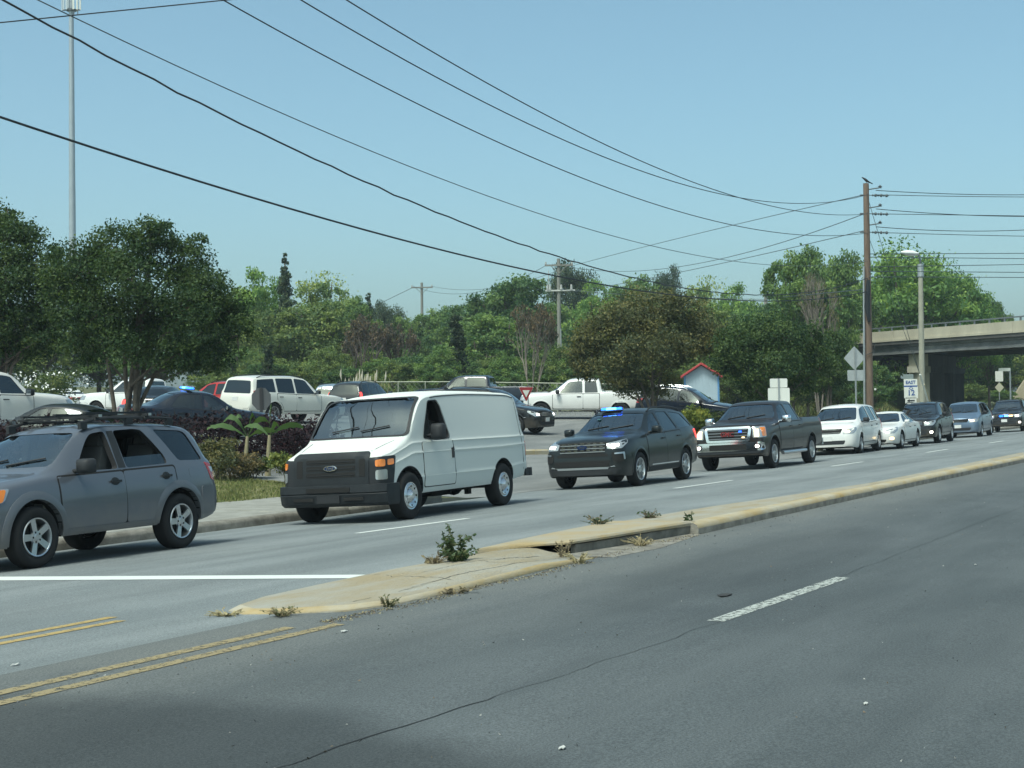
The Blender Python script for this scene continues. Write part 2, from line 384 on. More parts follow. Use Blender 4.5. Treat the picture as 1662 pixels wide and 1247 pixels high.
# ------------------------------------------------------------------ median
med = tag(local(link('median', MB().box((14, 7.1, -.6), (1, .3, .1)).mesh('median_base', CONC_D))), kind='structure')
def zm(s, t): return zroad(t)
def mnear(s): return 6.55 - .25 * sstep(18, 45, s) if s > 17 else 6.62
def mfar(s): return 7.72 - .85 * sstep(17.5, 27, s)
# low nose slab, worn and yellow
mb = MB(); ring = []
nose = [(14.25, 6.55), (13.2, 6.52), (12, 6.5), (11, 6.5), (10.4, 6.52), (9.95, 6.66), (9.62, 7.0), (9.58, 7.35), (9.75, 7.62), (10.3, 7.78), (11.2, 7.84), (12.4, 7.82), (13.4, 7.76), (14.52, 7.72)]
N_ = len(nose); c_ = (12.2, 7.2)
for (k, h) in ((1.0, -.1), (1.0, .012), (.985, .05), (.95, .075), (.86, .095), (.6, .115), (.3, .125)):
    ring += [(c_[0] + (a - c_[0]) * (k if a < 14 else 1), c_[1] + (b - c_[1]) * k, zm(a, b) + h * .8 * (.6 + .4 * sstep(9.6, 12.6, a)) * (1 - .75 * sstep(13.3, 14.2, a) * (1 - sstep(7.3, 7.65, b))) + (random.uniform(-.006, .006) if h > 0 else 0)) for a, b in nose]
fs = [(r * N_ + i, r * N_ + (i + 1) % N_, (r + 1) * N_ + (i + 1) % N_, (r + 1) * N_ + i) for r in range(6) for i in range(N_)] + [tuple(6 * N_ + i for i in range(N_))]
mb.add(ring, fs); mb.m = [1 if 1 <= i // N_ <= 2 else 0 for i in range(6 * N_)] + [0]
NOSE = mb.build('median_nose', [TAN, YELLOW_K], med, smooth=60)
# storm drain inlet: roof slab over an open throat, kerb wall beside it, gutter apron in front
BLACK = mat('void_black', (.012, .012, .012), .95)
ai = MB()
zi = zm(0, 7)
Q = [(14.0, 7.75, .01, .085), (14.3, 7.52, .06, .105), (14.5, 7.24, .085, .125), (14.62, 6.95, .10, .14), (14.9, 6.88, .105, .145), (15.5, 6.81, .105, .147), (16.4, 6.74, .10, .147), (17.0, 6.68, .095, .146), (17.45, 6.63, .09, .145), (17.45, 7.70, .08, .125), (16.3, 7.72, .07, .12), (15.2, 7.75, .05, .105)]
n_ = len(Q); vs = [(a, b, zi + lo) for a, b, lo, hi in Q] + [(a, b, zi + hi - .02) for a, b, lo, hi in Q] + [(a + (15.7 - a) * .02, b + (7.3 - b) * .035, zi + hi) for a, b, lo, hi in Q]
ai.add(vs, [tuple(range(n_ - 1, -1, -1)), tuple(range(2 * n_, 3 * n_))] + [(r * n_ + i, r * n_ + (i + 1) % n_, (r + 1) * n_ + (i + 1) % n_, (r + 1) * n_ + i) for r in (0, 1) for i in range(n_)])
slab_i = ai.build('inlet_roof', [mat('inlet_concrete', (.32, .30, .25), .9, var=.5, vscale=2.2, bump=.5, bscale=40, col2=(.35, .265, .14))], med, smooth=30)
iw = MB(); iw.prism([(14.70, 6.935, -.1), (15.5, 6.83, -.1), (16.4, 6.76, -.1), (17.45, 6.65, -.1), (17.45, 6.95, -.1), (14.72, 7.0, -.1)], (0, 0, zm(0, 7) + .19)); iw.build('inlet_wall', CONC_D, med)
iv = MB(); iv.prism([(14.28, 7.72, -.1), (15.3, 7.72, -.1), (15.3, 6.98, -.1), (14.05, 6.98, -.1)], (0, 0, zm(0, 7) + .1 + .002)); iv.box((15.3, 7.35, zm(0, 7) + .02), (.05, .76, .13)); iv.box((14.9, 7.66, zm(0, 7) - .02), (.9, .05, .12)); iv.build('inlet_throat', BLACK, med)
ap = MB(); ap.add([(14.5, 6.42, zroad(6.4) + .004), (15.6, 6.34, zroad(6.3) + .004), (17.3, 6.52, zroad(6.5) + .004), (17.5, 6.64, zroad(6.6) + .006), (16.2, 6.74, zroad(6.7) + .006), (15.0, 6.88, zroad(6.8) + .008), (14.2, 6.96, zroad(6.9) + .012)], [(0, 1, 2, 3, 4, 5, 6)]); ap.build('gutter_apron', CONC_D, med, smooth=0)
# long kerbed strip
s = 17.3
while s < 120:
    e = s + 3.05
    g = .135
    q0, q1, f0, f1 = mnear(s), mnear(e), mfar(s), mfar(e)
    kerb_stone(med, (s, q0), (e, q1), .2, g, lambda a, b: zm(a, b), [CONC_D, YELLOW_K], split=True)
    slab(med, 'median_slab', [(s + .01, q0 + .205), (e - .01, q1 + .205), (e - .01, f1), (s + .01, f0)], lambda a, b: zm(a, b), g - .006, TAN if s < 40 else CONC)
    s = e
# debris along the median foot, grit and litter
def sp_deb(r):
    s = 9.4 + 9 * r.rand() ** 1.3; t = (6.47 if s < 14 else 6.62) - .12 * r.rand() ** 2.5 + .02 * r.randn() - .04 * sin(s * 3.1); return (s, t, zroad(t) + .004)
tag(local(blades('gutter_debris', 2200, sp_deb, .007, .007, [mat('debris_a', (.16, .12, .08), .95), mat('debris_b', (.07, .055, .04), .95), G3], 1.6, 5)), kind='stuff')
# ------------------------------------------------------------------ painted markings (thin worn sheets)
def worn(name, col, wear):
    if name in MATS: return MATS[name]
    m, t, b = _mat(name); MATS[name] = m; o = t.nodes['Material Output']
    b.inputs['Base Color'].default_value = (*col, 1); b.inputs['Roughness'].default_value = .75
    tc = t.nodes.new('ShaderNodeTexCoord'); n = t.nodes.new('ShaderNodeTexNoise'); n.inputs['Scale'].default_value = 26; n.inputs['Detail'].default_value = 8; n.inputs['Roughness'].default_value = .75
    t.links.new(tc.outputs['Object'], n.inputs['Vector']); cr = t.nodes.new('ShaderNodeMapRange'); cr.inputs[1].default_value = wear - .05; cr.inputs[2].default_value = wear + .05
    t.links.new(n.outputs['Fac'], cr.inputs[0]); tr = t.nodes.new('ShaderNodeBsdfTransparent'); mx_ = t.nodes.new('ShaderNodeMixShader')
    t.links.new(cr.outputs[0], mx_.inputs[0]); t.links.new(tr.outputs[0], mx_.inputs[1]); t.links.new(b.outputs[0], mx_.inputs[2]); t.links.new(mx_.outputs[0], o.inputs[0]); return m
W_NEW = worn('paint_white', (.62, .64, .61), .30); W_WORN = worn('paint_white_worn', (.40, .42, .39), .47); Y_WORN = worn('paint_yellow_worn', (.38, .27, .10), .41); Y_WORN2 = worn('paint_yellow_faint', (.27, .215, .115), .44)
def mark(name, quad, m, dz=.004):
    (a, b, c, d) = quad; mb = MB(); K = 12; vs = []
    for k in range(K + 1):
        f = k / K; p = (a[0] + (b[0] - a[0]) * f, a[1] + (b[1] - a[1]) * f); q = (d[0] + (c[0] - d[0]) * f, d[1] + (c[1] - d[1]) * f)
        vs += [(*p, zroad(p[1]) + dz), (*q, zroad(q[1]) + dz)]
    mb.add(vs, [(2 * k, 2 * k + 2, 2 * k + 3, 2 * k + 1) for k in range(K)])
    return tag(local(mb.build(name, m, None, smooth=0)), kind='structure')
def dash(name, s0, s1, t0, t1, wd, m): return mark(name, [(s0, t0 - wd / 2), (s1, t1 - wd / 2), (s1, t1 + wd / 2), (s0, t0 + wd / 2)], m)
mark('stop_line', [(12.2, 8.12), (12.05, 15.2), (12.48, 15.2), (12.52, 8.06)], W_NEW)
for a, b, t0, t1 in ((18.26, 21.1, 12.0, 11.8), (29.6, 32.8, 11.7, 11.6), (40.1, 43.0, 11.42, 11.35), (50.5, 53.8, 11.25, 11.25), (61, 64, 11.2, 11.2)): dash('lane_marking', a, b, t0, t1, .12, W_NEW)
for a in (10.8,): dash('lane_marking', a, a + 3.1, 3.97 if a < 12 else 3.86, 3.87, .13, W_WORN)
for t0, se in ((8.18, 9.15), (8.44, 9.35)): dash('yellow_marking', -6, se, t0, t0, .11, Y_WORN)
for t0, se in ((6.36, 9.4), (6.58, 9.1)): dash('yellow_marking', -6, se, t0 + .08, t0 - .02, .10, Y_WORN2)
# the long seam between lanes, opened by wear
mb = MB(); vs = []; rr = random.Random(3); s = 2.0; off = 0
while s < 45:
    off = off * .8 + rr.uniform(-.02, .02); t = 4.42 - .045 * min(s, 10.8) + off if s < 10.8 else 3.93 + off * .6 - .002 * (s - 10.8)
    wd = .007 if s < 7.5 else .003
    vs += [(s, t - wd * rr.uniform(.4, 1), zroad(t) + .003), (s, t + wd * rr.uniform(.4, 1), zroad(t) + .003)]; s += .13
mb.add(vs, [(2 * k, 2 * k + 2, 2 * k + 3, 2 * k + 1) for k in range(len(vs) // 2 - 1)])
tag(local(mb.build('road_seam', mat('tar', (.016, .017, .018), .8), None, smooth=0, fix=False)), kind='structure')

# grit, pebbles and scraps lying on the lanes
def sp_grit(r):
    t = 6.4 * r.rand() if r.rand() < .6 else 6.45 - .5 * r.rand() ** 2; s = 4 + 24 * r.rand() ** 1.4; return (s, t, zroad(t) + .003)
tag(local(blades('road_grit', 900, sp_grit, .008, .007, [mat('grit_pale', (.34, .34, .32), .9), mat('grit_dark', (.03, .03, .03), .9), mat('debris_a', (.16, .12, .08)), mat('grit_mid', (.16, .16, .155), .9)], 1.8, 15)), kind='stuff')
for i, (s_, t_, w_) in enumerate(((6.6, 3.2, .06), (8.3, 2.2, .05), (9.1, 6.1, .07), (12.2, 4.4, .22), (15.5, 3.0, .05), (7.1, 7.2, .07))):
    mb = MB(); q = [(s_ + w_ * .5 * cos(a) * (1 + .3 * sin(3 * a + i)), t_ + w_ * .22 * sin(a), zroad(t_) + .004 + .006 * (k % 2)) for k, a in enumerate(np.linspace(0, 2 * pi, 9, False))]
    mb.prism(q, (0, 0, .004)); tag(local(mb.build('litter_scrap', MATS['grit_dark'] if i == 3 else mat('scrap_pale', (.5, .5, .47), .8))), 'scrap of litter flat on the road, ' + ('nearest the bottom edge', 'low in the right half of the near lane', 'by the end of the yellow lines', 'thin dark strip left of the white dash', 'pale speck right of the white dash', 'between the two yellow line pairs')[i], 'litter')

# cracks and joints in the worn median
rr = random.Random(12)
for (s0, t0, s1, t1) in ((10.2, 6.75, 14.1, 6.74), (11.6, 6.66, 11.9, 7.76), (13.0, 6.62, 12.8, 7.72), (12.0, 7.2, 14.0, 7.0)):
    vs = []; K = 60; o_ = 0
    for q in range(K + 1):
        f = q / K; o_ = o_ * .8 + rr.uniform(-.012, .012); a = s0 + (s1 - s0) * f + (o_ if abs(s1 - s0) < 1 else 0); b = t0 + (t1 - t0) * f + (o_ if abs(s1 - s0) >= 1 else 0); w_ = rr.uniform(.002, .006)
        k_ = Vector((a, b)); zz_ = None
        vs += [(a - (w_ if abs(s1 - s0) < 1 else 0), b - (0 if abs(s1 - s0) < 1 else w_)), (a + (w_ if abs(s1 - s0) < 1 else 0), b + (0 if abs(s1 - s0) < 1 else w_))]
    bvn = BVHTree.FromPolygons([tuple(v.co) for v in NOSE.data.vertices], [tuple(p.vertices) for p in NOSE.data.polygons])
    V3 = []
    for a, b in vs: h_ = bvn.ray_cast(Vector((a, b, 3)), Vector((0, 0, -1)))[0]; V3.append((a, b, (h_.z if h_ else .2) + .002))
    mb = MB(); mb.add(V3, [(2 * i, 2 * i + 2, 2 * i + 3, 2 * i + 1) for i in range(K)]); mb.build('crack', MATS['tar'], med, 0, False)
# ================================================================== overpass
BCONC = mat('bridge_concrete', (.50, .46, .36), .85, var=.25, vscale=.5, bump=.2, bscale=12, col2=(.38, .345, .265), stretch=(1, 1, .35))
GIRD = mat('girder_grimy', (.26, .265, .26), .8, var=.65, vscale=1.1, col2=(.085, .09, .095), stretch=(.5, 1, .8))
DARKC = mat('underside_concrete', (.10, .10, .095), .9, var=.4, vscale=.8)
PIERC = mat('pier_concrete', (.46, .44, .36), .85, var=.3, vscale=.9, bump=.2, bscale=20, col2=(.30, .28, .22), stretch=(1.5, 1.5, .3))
A_, B_ = pix(1417, 533, 115), pix(1661, 511, 101)
bdir = Vector((B_.x - A_.x, B_.y - A_.y, 0)); blen = bdir.length; bdir.normalize(); bang = atan2(bdir.y, bdir.x)
zt_ = (A_.z + B_.z) / 2; gr = (B_.z - A_.z) / blen
br = thing('overpass', 'concrete road overpass with metal railing crossing the road at the right edge', 'bridge', (A_.x, A_.y, A_.z), bang)
# local: x along the deck (0 at A), y away from the camera, z=0 top rail
X0, X1 = -16.0, 40.0
def seg(name, x0, x1, y0, y1, z0, z1, m, par=br):
    mb = MB(); mb.box(((x0 + x1) / 2, (y0 + y1) / 2, (z0 + z1) / 2), (x1 - x0, y1 - y0, z1 - z0)); return mb.build(name, m, par)
x = X0
while x < X1:
    e = min(x + 6.1, X1); seg('parapet', x + .012, e - .012, 0, .28, -1.08, -.30, BCONC); seg('parapet_ledge', x + .012, e - .012, -.08, .0, -1.08, -.92, BCONC); x = e
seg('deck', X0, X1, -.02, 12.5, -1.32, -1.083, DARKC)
seg('parapet', X0, X1, 12.2, 12.5, -1.08, -.30, BCONC)
rail = mat('rail_metal', (.22, .24, .25), .5, .5)
rl = MB(); rl.box(((X0 + X1) / 2, .14, -.03), (X1 - X0, .09, .09)); rl = rl.build('railing', rail, br)
x = X0 + .6
while x < X1: mb = MB(); mb.box((x, .14, -.185), (.12, .08, .225)); mb.build('rail_post', rail, rl); x += 1.45
for i, y in enumerate((.25, 3.0, 5.8, 8.6, 11.4)):
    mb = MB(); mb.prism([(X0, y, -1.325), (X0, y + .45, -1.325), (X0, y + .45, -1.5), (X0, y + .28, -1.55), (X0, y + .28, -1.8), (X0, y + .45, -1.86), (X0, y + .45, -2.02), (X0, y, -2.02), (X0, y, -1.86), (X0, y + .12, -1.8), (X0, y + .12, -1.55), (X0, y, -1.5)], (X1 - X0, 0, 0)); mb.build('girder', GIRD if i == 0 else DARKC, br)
# pier bent: columns, cap, dark web wall
def tolocal(p): q = p - Vector((A_.x, A_.y, A_.z)); c, s_ = cos(-bang), sin(-bang); return Vector((q.x * c - q.y * s_, q.x * s_ + q.y * c, q.z))
c0 = tolocal(pix(1493, 640, 112.5)); zb = -A_.z - .6
def pcol(x, y, w_, name='pier_column', m=PIERC): mb = MB(); mb.box((x, y, (zb - 3.35) / 2), (w_, w_, -3.35 - zb)); return mb.build(name, m, br)
px_, py_ = c0.x, c0.y
pd = tolocal(pix(1545, 640, 120)) - c0; pn = Vector((pd.x, pd.y, 0)).normalized(); pl = Vector((-pn.y, pn.x, 0)); plen = 9.6
def along(f): return Vector((px_, py_, 0)) + pn * (plen * f)
PIER_SHADE = mat('pier_painted_shade', (.085, .085, .08), .9, var=.4, vscale=.8, col2=(.045, .045, .045), stretch=(1.5, 1.5, .3))  # pier concrete with the shade under the deck painted into its colour
for f in (0, .33, .67, 1): q = along(f); pcol(q.x, q.y, 1.0, 'pier_column', PIERC if f == 0 else PIER_SHADE)
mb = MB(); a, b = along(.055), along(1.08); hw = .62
mb.prism([a + pl * hw + Vector((0, 0, -3.4)), b + pl * hw + Vector((0, 0, -3.4)), b - pl * hw + Vector((0, 0, -3.4)), a - pl * hw + Vector((0, 0, -3.4))], (0, 0, .42)); mb.build('pier_cap', PIER_SHADE, br); q = along(-.01); mb = MB(); mb.box((q.x, q.y, -3.18), (1.5, 1.3, .45), 0, Matrix.Rotation(atan2(pn.y, pn.x), 3, 'Z')); mb.build('pier_cap_end', PIERC, br)
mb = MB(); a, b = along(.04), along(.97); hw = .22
mb.prism([a + pl * hw + Vector((0, 0, zb)), b + pl * hw + Vector((0, 0, zb)), b - pl * hw + Vector((0, 0, zb)), a - pl * hw + Vector((0, 0, zb))], (0, 0, -2.04 - zb)); mb.build('pier_wall', PIER_SHADE, br)
q = along(-.03); seg('bearing_block', q.x - .55, q.x + .5, q.y - .4, q.y + .5, -2.95, -2.06, BCONC)
# abutment on the left, and the grass slope that runs down from it
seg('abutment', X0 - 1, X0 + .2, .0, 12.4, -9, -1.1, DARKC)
def ez(s, t): return zroad(kt(s)) + .1 + min(5.3, max(0, (t - 26.2) * .62)) * sstep(96, 106, s) * (1 - .3 * sstep(130, 150, s))
sheet('embankment', frange(94, 152, 40), frange(25.6, 60, 36), ez, mat('embankment_grass', (.10, .135, .035), .95, var=.5, vscale=1.4, bump=.9, bscale=7, col2=(.055, .07, .024)))
def sp_eb(r):
    s = 96 + 18 * r.rand(); t = 26 + 10 * r.rand(); return (s, t, ez(s, t))
tag(local(blades('slope_weeds', 12000, sp_eb, .35, .05, [G1, G4, G4, G2], .9, 8)), kind='stuff')
# retaining wall beyond the bridge
rw_ = thing('retaining_wall', 'pale tan retaining wall seen through the bridge opening', 'wall', pix(1652, 640, 150)); rw_.location.z = 0
mb = MB(); mb.prism([(-1.2, 0, -.5), (6, 0, -.5), (6, 0, 4.2), (1.2, 0, 4.2), (-.6, 0, 1.6)], (0, .5, 0)); mb.build('wall', mat('wall_tan', (.42, .36, .25), .9, var=.2, vscale=1), rw_)
mb = MB(); mb.prism([(.9, -1.0, -.5), (6, -1.0, -.5), (6, -1.0, 4.4), (1.9, -1.0, 4.4)], (0, .6, 0)); mb.build('wall_wing', mat('wall_grey', (.45, .46, .45), .9, var=.2, vscale=1), rw_)
# ================================================================== trees, hedges, plants
def leafmat(name, col, trans=.32, rough=.6):
    if name in MATS: return MATS[name]
    m, t, b = _mat(name); MATS[name] = m; o = t.nodes['Material Output']
    b.inputs['Base Color'].default_value = (*col, 1); b.inputs['Roughness'].default_value = rough; b.inputs['Specular IOR Level'].default_value = .25
    tr = t.nodes.new('ShaderNodeBsdfTranslucent'); tr.inputs[0].default_value = (col[0] * 1.25, col[1] * 1.3, col[2] * .7, 1)
    mxs = t.nodes.new('ShaderNodeMixShader'); mxs.inputs[0].default_value = trans
    t.links.new(b.outputs[0], mxs.inputs[1]); t.links.new(tr.outputs[0], mxs.inputs[2]); t.links.new(mxs.outputs[0], o.inputs[0]); return m
def tones(nm, c, k=(.62, .85, 1.05, 1.35)):
    return [leafmat('%s_leaf_%s' % (nm, 'abcd'[i]), (c[0] * q * (1 + .12 * (i - 1.5)), c[1] * q, c[2] * q * (1 - .1 * (i - 1.5)))) for i, q in enumerate(k)]
BARK = mat('bark', (.085, .065, .048), .95, var=.5, vscale=6, bump=.6, bscale=20, col2=(.16, .135, .11)); BARK_P = mat('bark_pale', (.26, .22, .18), .9, var=.4, vscale=5); TWIG = mat('twig', (.15, .115, .10), .9)
def crown(name, lobes, n, leaf, mats, seed, cl=45, spread=.34, shell=.55, droop=0, up=.35):
    """leaf blades gathered in clumps spread through the lobes: lobes (x,y,z,rx,ry,rz)"""
    r = np.random.RandomState(seed); vol = np.array([l[3] * l[4] * l[5] for l in lobes]) ** .75; pr = vol / vol.sum(); nc = max(6, n // cl)
    li = r.choice(len(lobes), nc, p=pr); Lb = np.array(lobes)[li]; d = r.randn(nc, 3); d /= np.linalg.norm(d, axis=1)[:, None]
    rad = shell + (1 - shell) * r.rand(nc); C = Lb[:, :3] + d * rad[:, None] * Lb[:, 3:6]
    ci = r.randint(0, nc, n); sz = (Lb[:, 3:6].mean(1) * spread)[ci]
    Pt = C[ci] + np.clip(r.randn(n, 3), -1.7, 1.7) * (sz * .5)[:, None] * np.array([1, 1, .62])
    Nn = r.randn(n, 3) * .8 + d[ci] * .55 + np.array([0, 0, up]); Nn /= np.linalg.norm(Nn, axis=1)[:, None]
    T = np.cross(Nn, r.randn(n, 3)); T /= np.linalg.norm(T, axis=1)[:, None]; Bt = np.cross(Nn, T)
    s = leaf * (.55 + .9 * r.rand(n)); a = s[:, None] * T; b = (s * .55)[:, None] * Bt; dz = np.array([0, 0, -1]) * (s * droop)[:, None]
    V = np.stack([Pt - a, Pt - a * .1 + b + Nn * (s * .12)[:, None], Pt + a + dz, Pt - a * .1 - b + Nn * (s * .12)[:, None]], 1).reshape(-1, 3); F = np.arange(4 * n).reshape(-1, 4)
    tone = (r.rand(nc) * len(mats)).astype(int); mi = np.where(r.rand(n) < .72, tone[ci], r.randint(0, len(mats), n))
    return fast_mesh(name, V, F, mats, mi), C
def limbs(seed, base, lobes, C, r0, stems=1, n_tw=26, spread=.35, fork=.35):
    """tapered stems from the base that fork into the lobes, with twigs to leaf clumps"""
    R = random.Random(seed); mb = MB(); per = max(1, math.ceil(len(lobes) / stems)); tips = []
    for s in range(stems):
        a = 2 * pi * s / stems + R.uniform(-.4, .4); b0 = Vector(base) + Vector((cos(a), sin(a), 0)) * (r0 * 1.2 if stems > 1 else 0)
        mine = lobes[s * per:(s + 1) * per] or [lobes[R.randrange(len(lobes))]]
        cx = sum(l[0] for l in mine) / len(mine); cy = sum(l[1] for l in mine) / len(mine); zlo = min(l[2] - l[5] * .5 for l in mine)
        f = Vector((b0.x + (cx - b0.x) * fork, b0.y + (cy - b0.y) * fork, b0.z + (zlo - b0.z) * .75)); rr = r0 / sqrt(stems)
        mid = b0.lerp(f, .5) + Vector((R.uniform(-.1, .1), R.uniform(-.1, .1), 0)) * (f - b0).length * .4
        mb.tube([b0 - Vector((0, 0, .15)), b0.lerp(mid, .5), mid, f], [rr * 1.25, rr, rr * .9, rr * .75], 8)
        for l in mine:
            t = Vector(l[:3]); m2 = f.lerp(t, .5) + Vector((R.uniform(-.15, .15), R.uniform(-.15, .15), .1)) * (t - f).length * .5
            mb.tube([f, m2, t, t + Vector((0, 0, l[5] * .5))], [rr * .6, rr * .42, rr * .26, rr * .08], 6); tips += [m2, t]
    for i in range(n_tw):
        c = Vector(C[R.randrange(len(C))]); t = min(tips, key=lambda q: (q - c).length); q = t.lerp(c, .5) + Vector((0, 0, -.05)) * (c - t).length
        mb.tube([t, q, c], [r0 * .12, r0 * .08, r0 * .03], 5)
    return mb
def lobeset(seed, n, R, H, z0, flat=.75, core=.55):
    r = random.Random(seed); L_ = []
    for i in range(n):
        a = 2 * pi * i / n * 1.0 + r.uniform(-.5, .5); q = r.uniform(.35, 1) * R * (1 - core * .5); h = r.uniform(.15, .85)
        rr = R * r.uniform(.32, .5); L_.append((q * cos(a) * (1 - .35 * h), q * sin(a) * (1 - .35 * h), z0 + (H - z0) * h, rr, rr, min(rr * flat, (H - z0) * .4)))
    L_.append((0, 0, z0 + (H - z0) * .62, R * .55, R * .55, (H - z0) * .36)); return L_
def domes(seed, n, R, H, z0):
    """lobes over a rounded, uneven dome"""
    r = random.Random(seed); L_ = [(0, 0, z0 + (H - z0) * .45, R * .6, R * .6, (H - z0) * .42)]
    for i in range(n):
        a = i * 2.4 + r.uniform(-.4, .4); v = (i + .5) / n; el = math.asin(min(1, v * 1.02)) if v < 1 else pi / 2
        q = R * .72 * cos(el * .92) * r.uniform(.85, 1.1); z = z0 + (H - z0) * (.22 + .56 * sin(el)) * r.uniform(.9, 1.06); rr = R * r.uniform(.26, .40)
        L_.append((q * cos(a), q * sin(a), min(z, H - rr * .6), rr, rr, rr * .62))
    return L_
# ---- tree kinds (unit meshes, shared): broadleaf x4, pine, cypress, bare
KIND = {}
def kind_broad(key, seed, col, n=24000, leaf=.0115, open_=False):
    lob = domes(seed, 16, .46, .98, .14 if not open_ else .2)
    cm, C = crown('crown', lob, n, leaf, tones(key, col), seed, 110, .42, .45)
    tm = limbs(seed, (0, 0, 0), lob, C, .022, 1, 20).mesh('trunk', BARK, 50); KIND[key] = (tm, cm)
kind_broad('mid', 11, (.125, .21, .070)); kind_broad('dark', 12, (.095, .17, .066)); kind_broad('bright', 13, (.18, .30, .080)); kind_broad('light', 14, (.22, .30, .105), 15000, .0115, True); kind_broad('olive', 15, (.150, .21, .072)); kind_broad('brightb', 16, (.155, .27, .072), 30000, .0100)
lob = [(.05 * sin(i * 2.2) * (1 - z), .05 * cos(i * 2.2) * (1 - z), z, .17 * (1.06 - z) + .01, .17 * (1.06 - z) + .01, .075) for i, z in enumerate(np.linspace(.25, .97, 14))]
cm, C = crown('crown', lob, 12000, .012, tones('pine', (.065, .10, .055)), 5, 30, .5, .3); mbp = MB(); mbp.tube([(0, 0, -.02), (.01, 0, .5), (0, .01, .97)], [.018, .013, .003], 7); KIND['pine'] = (mbp.mesh('trunk', BARK, 50), cm)
lob = [(.22 * cos(a * 2.4), .22 * sin(a * 2.4), .62 + .035 * a, .19, .19, .09) for a in range(10)] + [(0, 0, .9, .2, .2, .08)]
cm, C = crown('crown', lob, 14000, .011, tones('umbrella', (.065, .10, .058)), 6, 30, .45, .3); KIND['toppine'] = (limbs(6, (0, 0, 0), lob, C, .02, 1, 16).mesh('trunk', BARK, 50), cm)
lob = [(0, 0, z, .095 * (1 - .55 * abs(z - .4)), .095 * (1 - .55 * abs(z - .4)), .1) for z in np.linspace(.08, .92, 9)]
cm, C = crown('crown', lob, 5000, .016, tones('cypress', (.045, .072, .040)), 7, 30, .5, .3, 0, .8); mbp = MB(); mbp.tube([(0, 0, -.02), (0, 0, .9)], [.02, .004], 7); KIND['cypress'] = (mbp.mesh('trunk', BARK, 50), cm)
def kind_bare(key, seed, col, n, bark):
    R = random.Random(seed); mb = MB(); tips = []
    def grow(p, d, ln, rad, lv):
        q = p + d * ln; m = p.lerp(q, .5) + Vector((R.uniform(-1, 1), R.uniform(-1, 1), R.uniform(-.3, .3))) * ln * .07
        mb.tube([p, m, q], [rad, rad * .85, rad * .66], 5 if lv < 3 else 4, 0, False)
        if lv == 4: tips.append(tuple(q)); return
        for k in range(3 if lv < 3 else 4):
            nd = (d + Vector((R.uniform(-1, 1), R.uniform(-1, 1), R.uniform(-.25, .7))) * (.55 + .1 * lv)).normalized(); grow(q if k else m.lerp(q, .6), nd, ln * R.uniform(.6, .78), rad * .62, lv + 1)
    for s in range(3): a = s * 2.1; grow(Vector((.02 * cos(a), .02 * sin(a), 0)), Vector((.35 * cos(a), .35 * sin(a), 1)).normalized(), .30, .016, 0)
    mx_ = max(t[2] for t in tips); M = Matrix.Scale(1 / mx_, 4); tm = mb.mesh('trunk', bark, 50, False); tm.transform(M)
    lob = [(t[0] / mx_, t[1] / mx_, t[2] / mx_, .05, .05, .05) for t in tips]; cm, C = crown('crown', lob, n, .017, tones(key, col), seed, 5, .9, .1); KIND[key] = (tm, cm)
kind_bare('thicket', 31, (.125, .105, .078), 3600, TWIG); kind_bare('redbud', 32, (.13, .105, .07), 2600, BARK_P); kind_bare('palebare', 33, (.11, .125, .06), 700, BARK_P)
def plant(kind, label, px, top, wpx, d, cat='tree', group=None, name=None, seed=0, z=None, wide=None):
    """a tree standing under column px, d metres out, reaching up to the row `top` of the photograph"""
    f = foot(px, d); h = (pix(px, top, d).z - f.z) * (1.07 if kind in ('mid', 'dark', 'bright', 'light', 'olive', 'brightb') else 1); tm, cm = KIND[kind]
    nm = name or dict(pine='conifer_tree', toppine='pine_tree', cypress='cypress_tree', thicket='bare_shrub', redbud='bare_tree', palebare='bare_tree').get(kind, 'broadleaf_tree')
    r = random.Random(hash((int(px), int(d))) % 9999 + seed); o = thing(nm, label, cat, f, r.uniform(0, 6.28), group)
    base = dict(pine=.34, toppine=.8, cypress=.21, thicket=1.1, redbud=1.1, palebare=1.0).get(kind, .95)
    sw = wpx * d / FPX / (base * h) * (1.45 if kind in ('mid', 'dark', 'bright', 'light', 'olive', 'brightb') else 1); o.scale = (sw * h, sw * h, h)
    link('trunk', tm, o); link('crown', cm, o); return o
T = plant
T('bright', 'bright yellow green tree just left of the tall thin conifer', 415, 430, 105, 122)
T('pine', 'tall thin dark conifer poking above the bright green trees at left', 466, 420, 62, 119)
T('light', 'pale green loose crowned tree right of the tall thin conifer', 532, 436, 118, 126)
T('olive', 'olive green tree below the pale loose crowned tree', 520, 480, 150, 114)
T('olive', 'broad olive tree beside the dark crepe myrtle edge', 425, 492, 100, 112)
T('mid', 'green tree on the right flank of the pale loose crowned tree', 578, 476, 70, 124)
T('pine', 'small dark conifer in the dip of the tree line', 601, 482, 52, 140)
T('toppine', 'small round topped pine in the dip of the tree line', 630, 494, 55, 150)
T('mid', 'low green tree left of the smaller utility pole', 655, 508, 80, 150)
T('thicket', 'grey brown leafless thicket left of the smaller utility pole', 590, 516, 110, 103, 'shrub')
T('thicket', 'sparse grey brown thicket touching the smaller utility pole', 640, 530, 80, 106, 'shrub')
T('mid', 'rounded green tree right behind the smaller utility pole', 715, 494, 100, 152)
T('dark', 'dark green tree on the slope left of the tallest middle crown', 768, 474, 110, 142)
T('dark', 'tallest dark green tree in the middle of the wood', 832, 436, 150, 134)
T('mid', 'fresh green tree below the tallest dark middle crown', 800, 505, 140, 118)
T('cypress', 'dark columnar cypress right of the smaller utility pole', 743, 508, 34, 100)
T('cypress', 'dark columnar cypress under the left dark crepe myrtle edge', 436, 556, 24, 96)
T('redbud', 'leafless reddish tree with pale stems left of the crossarm pole', 866, 496, 88, 92)
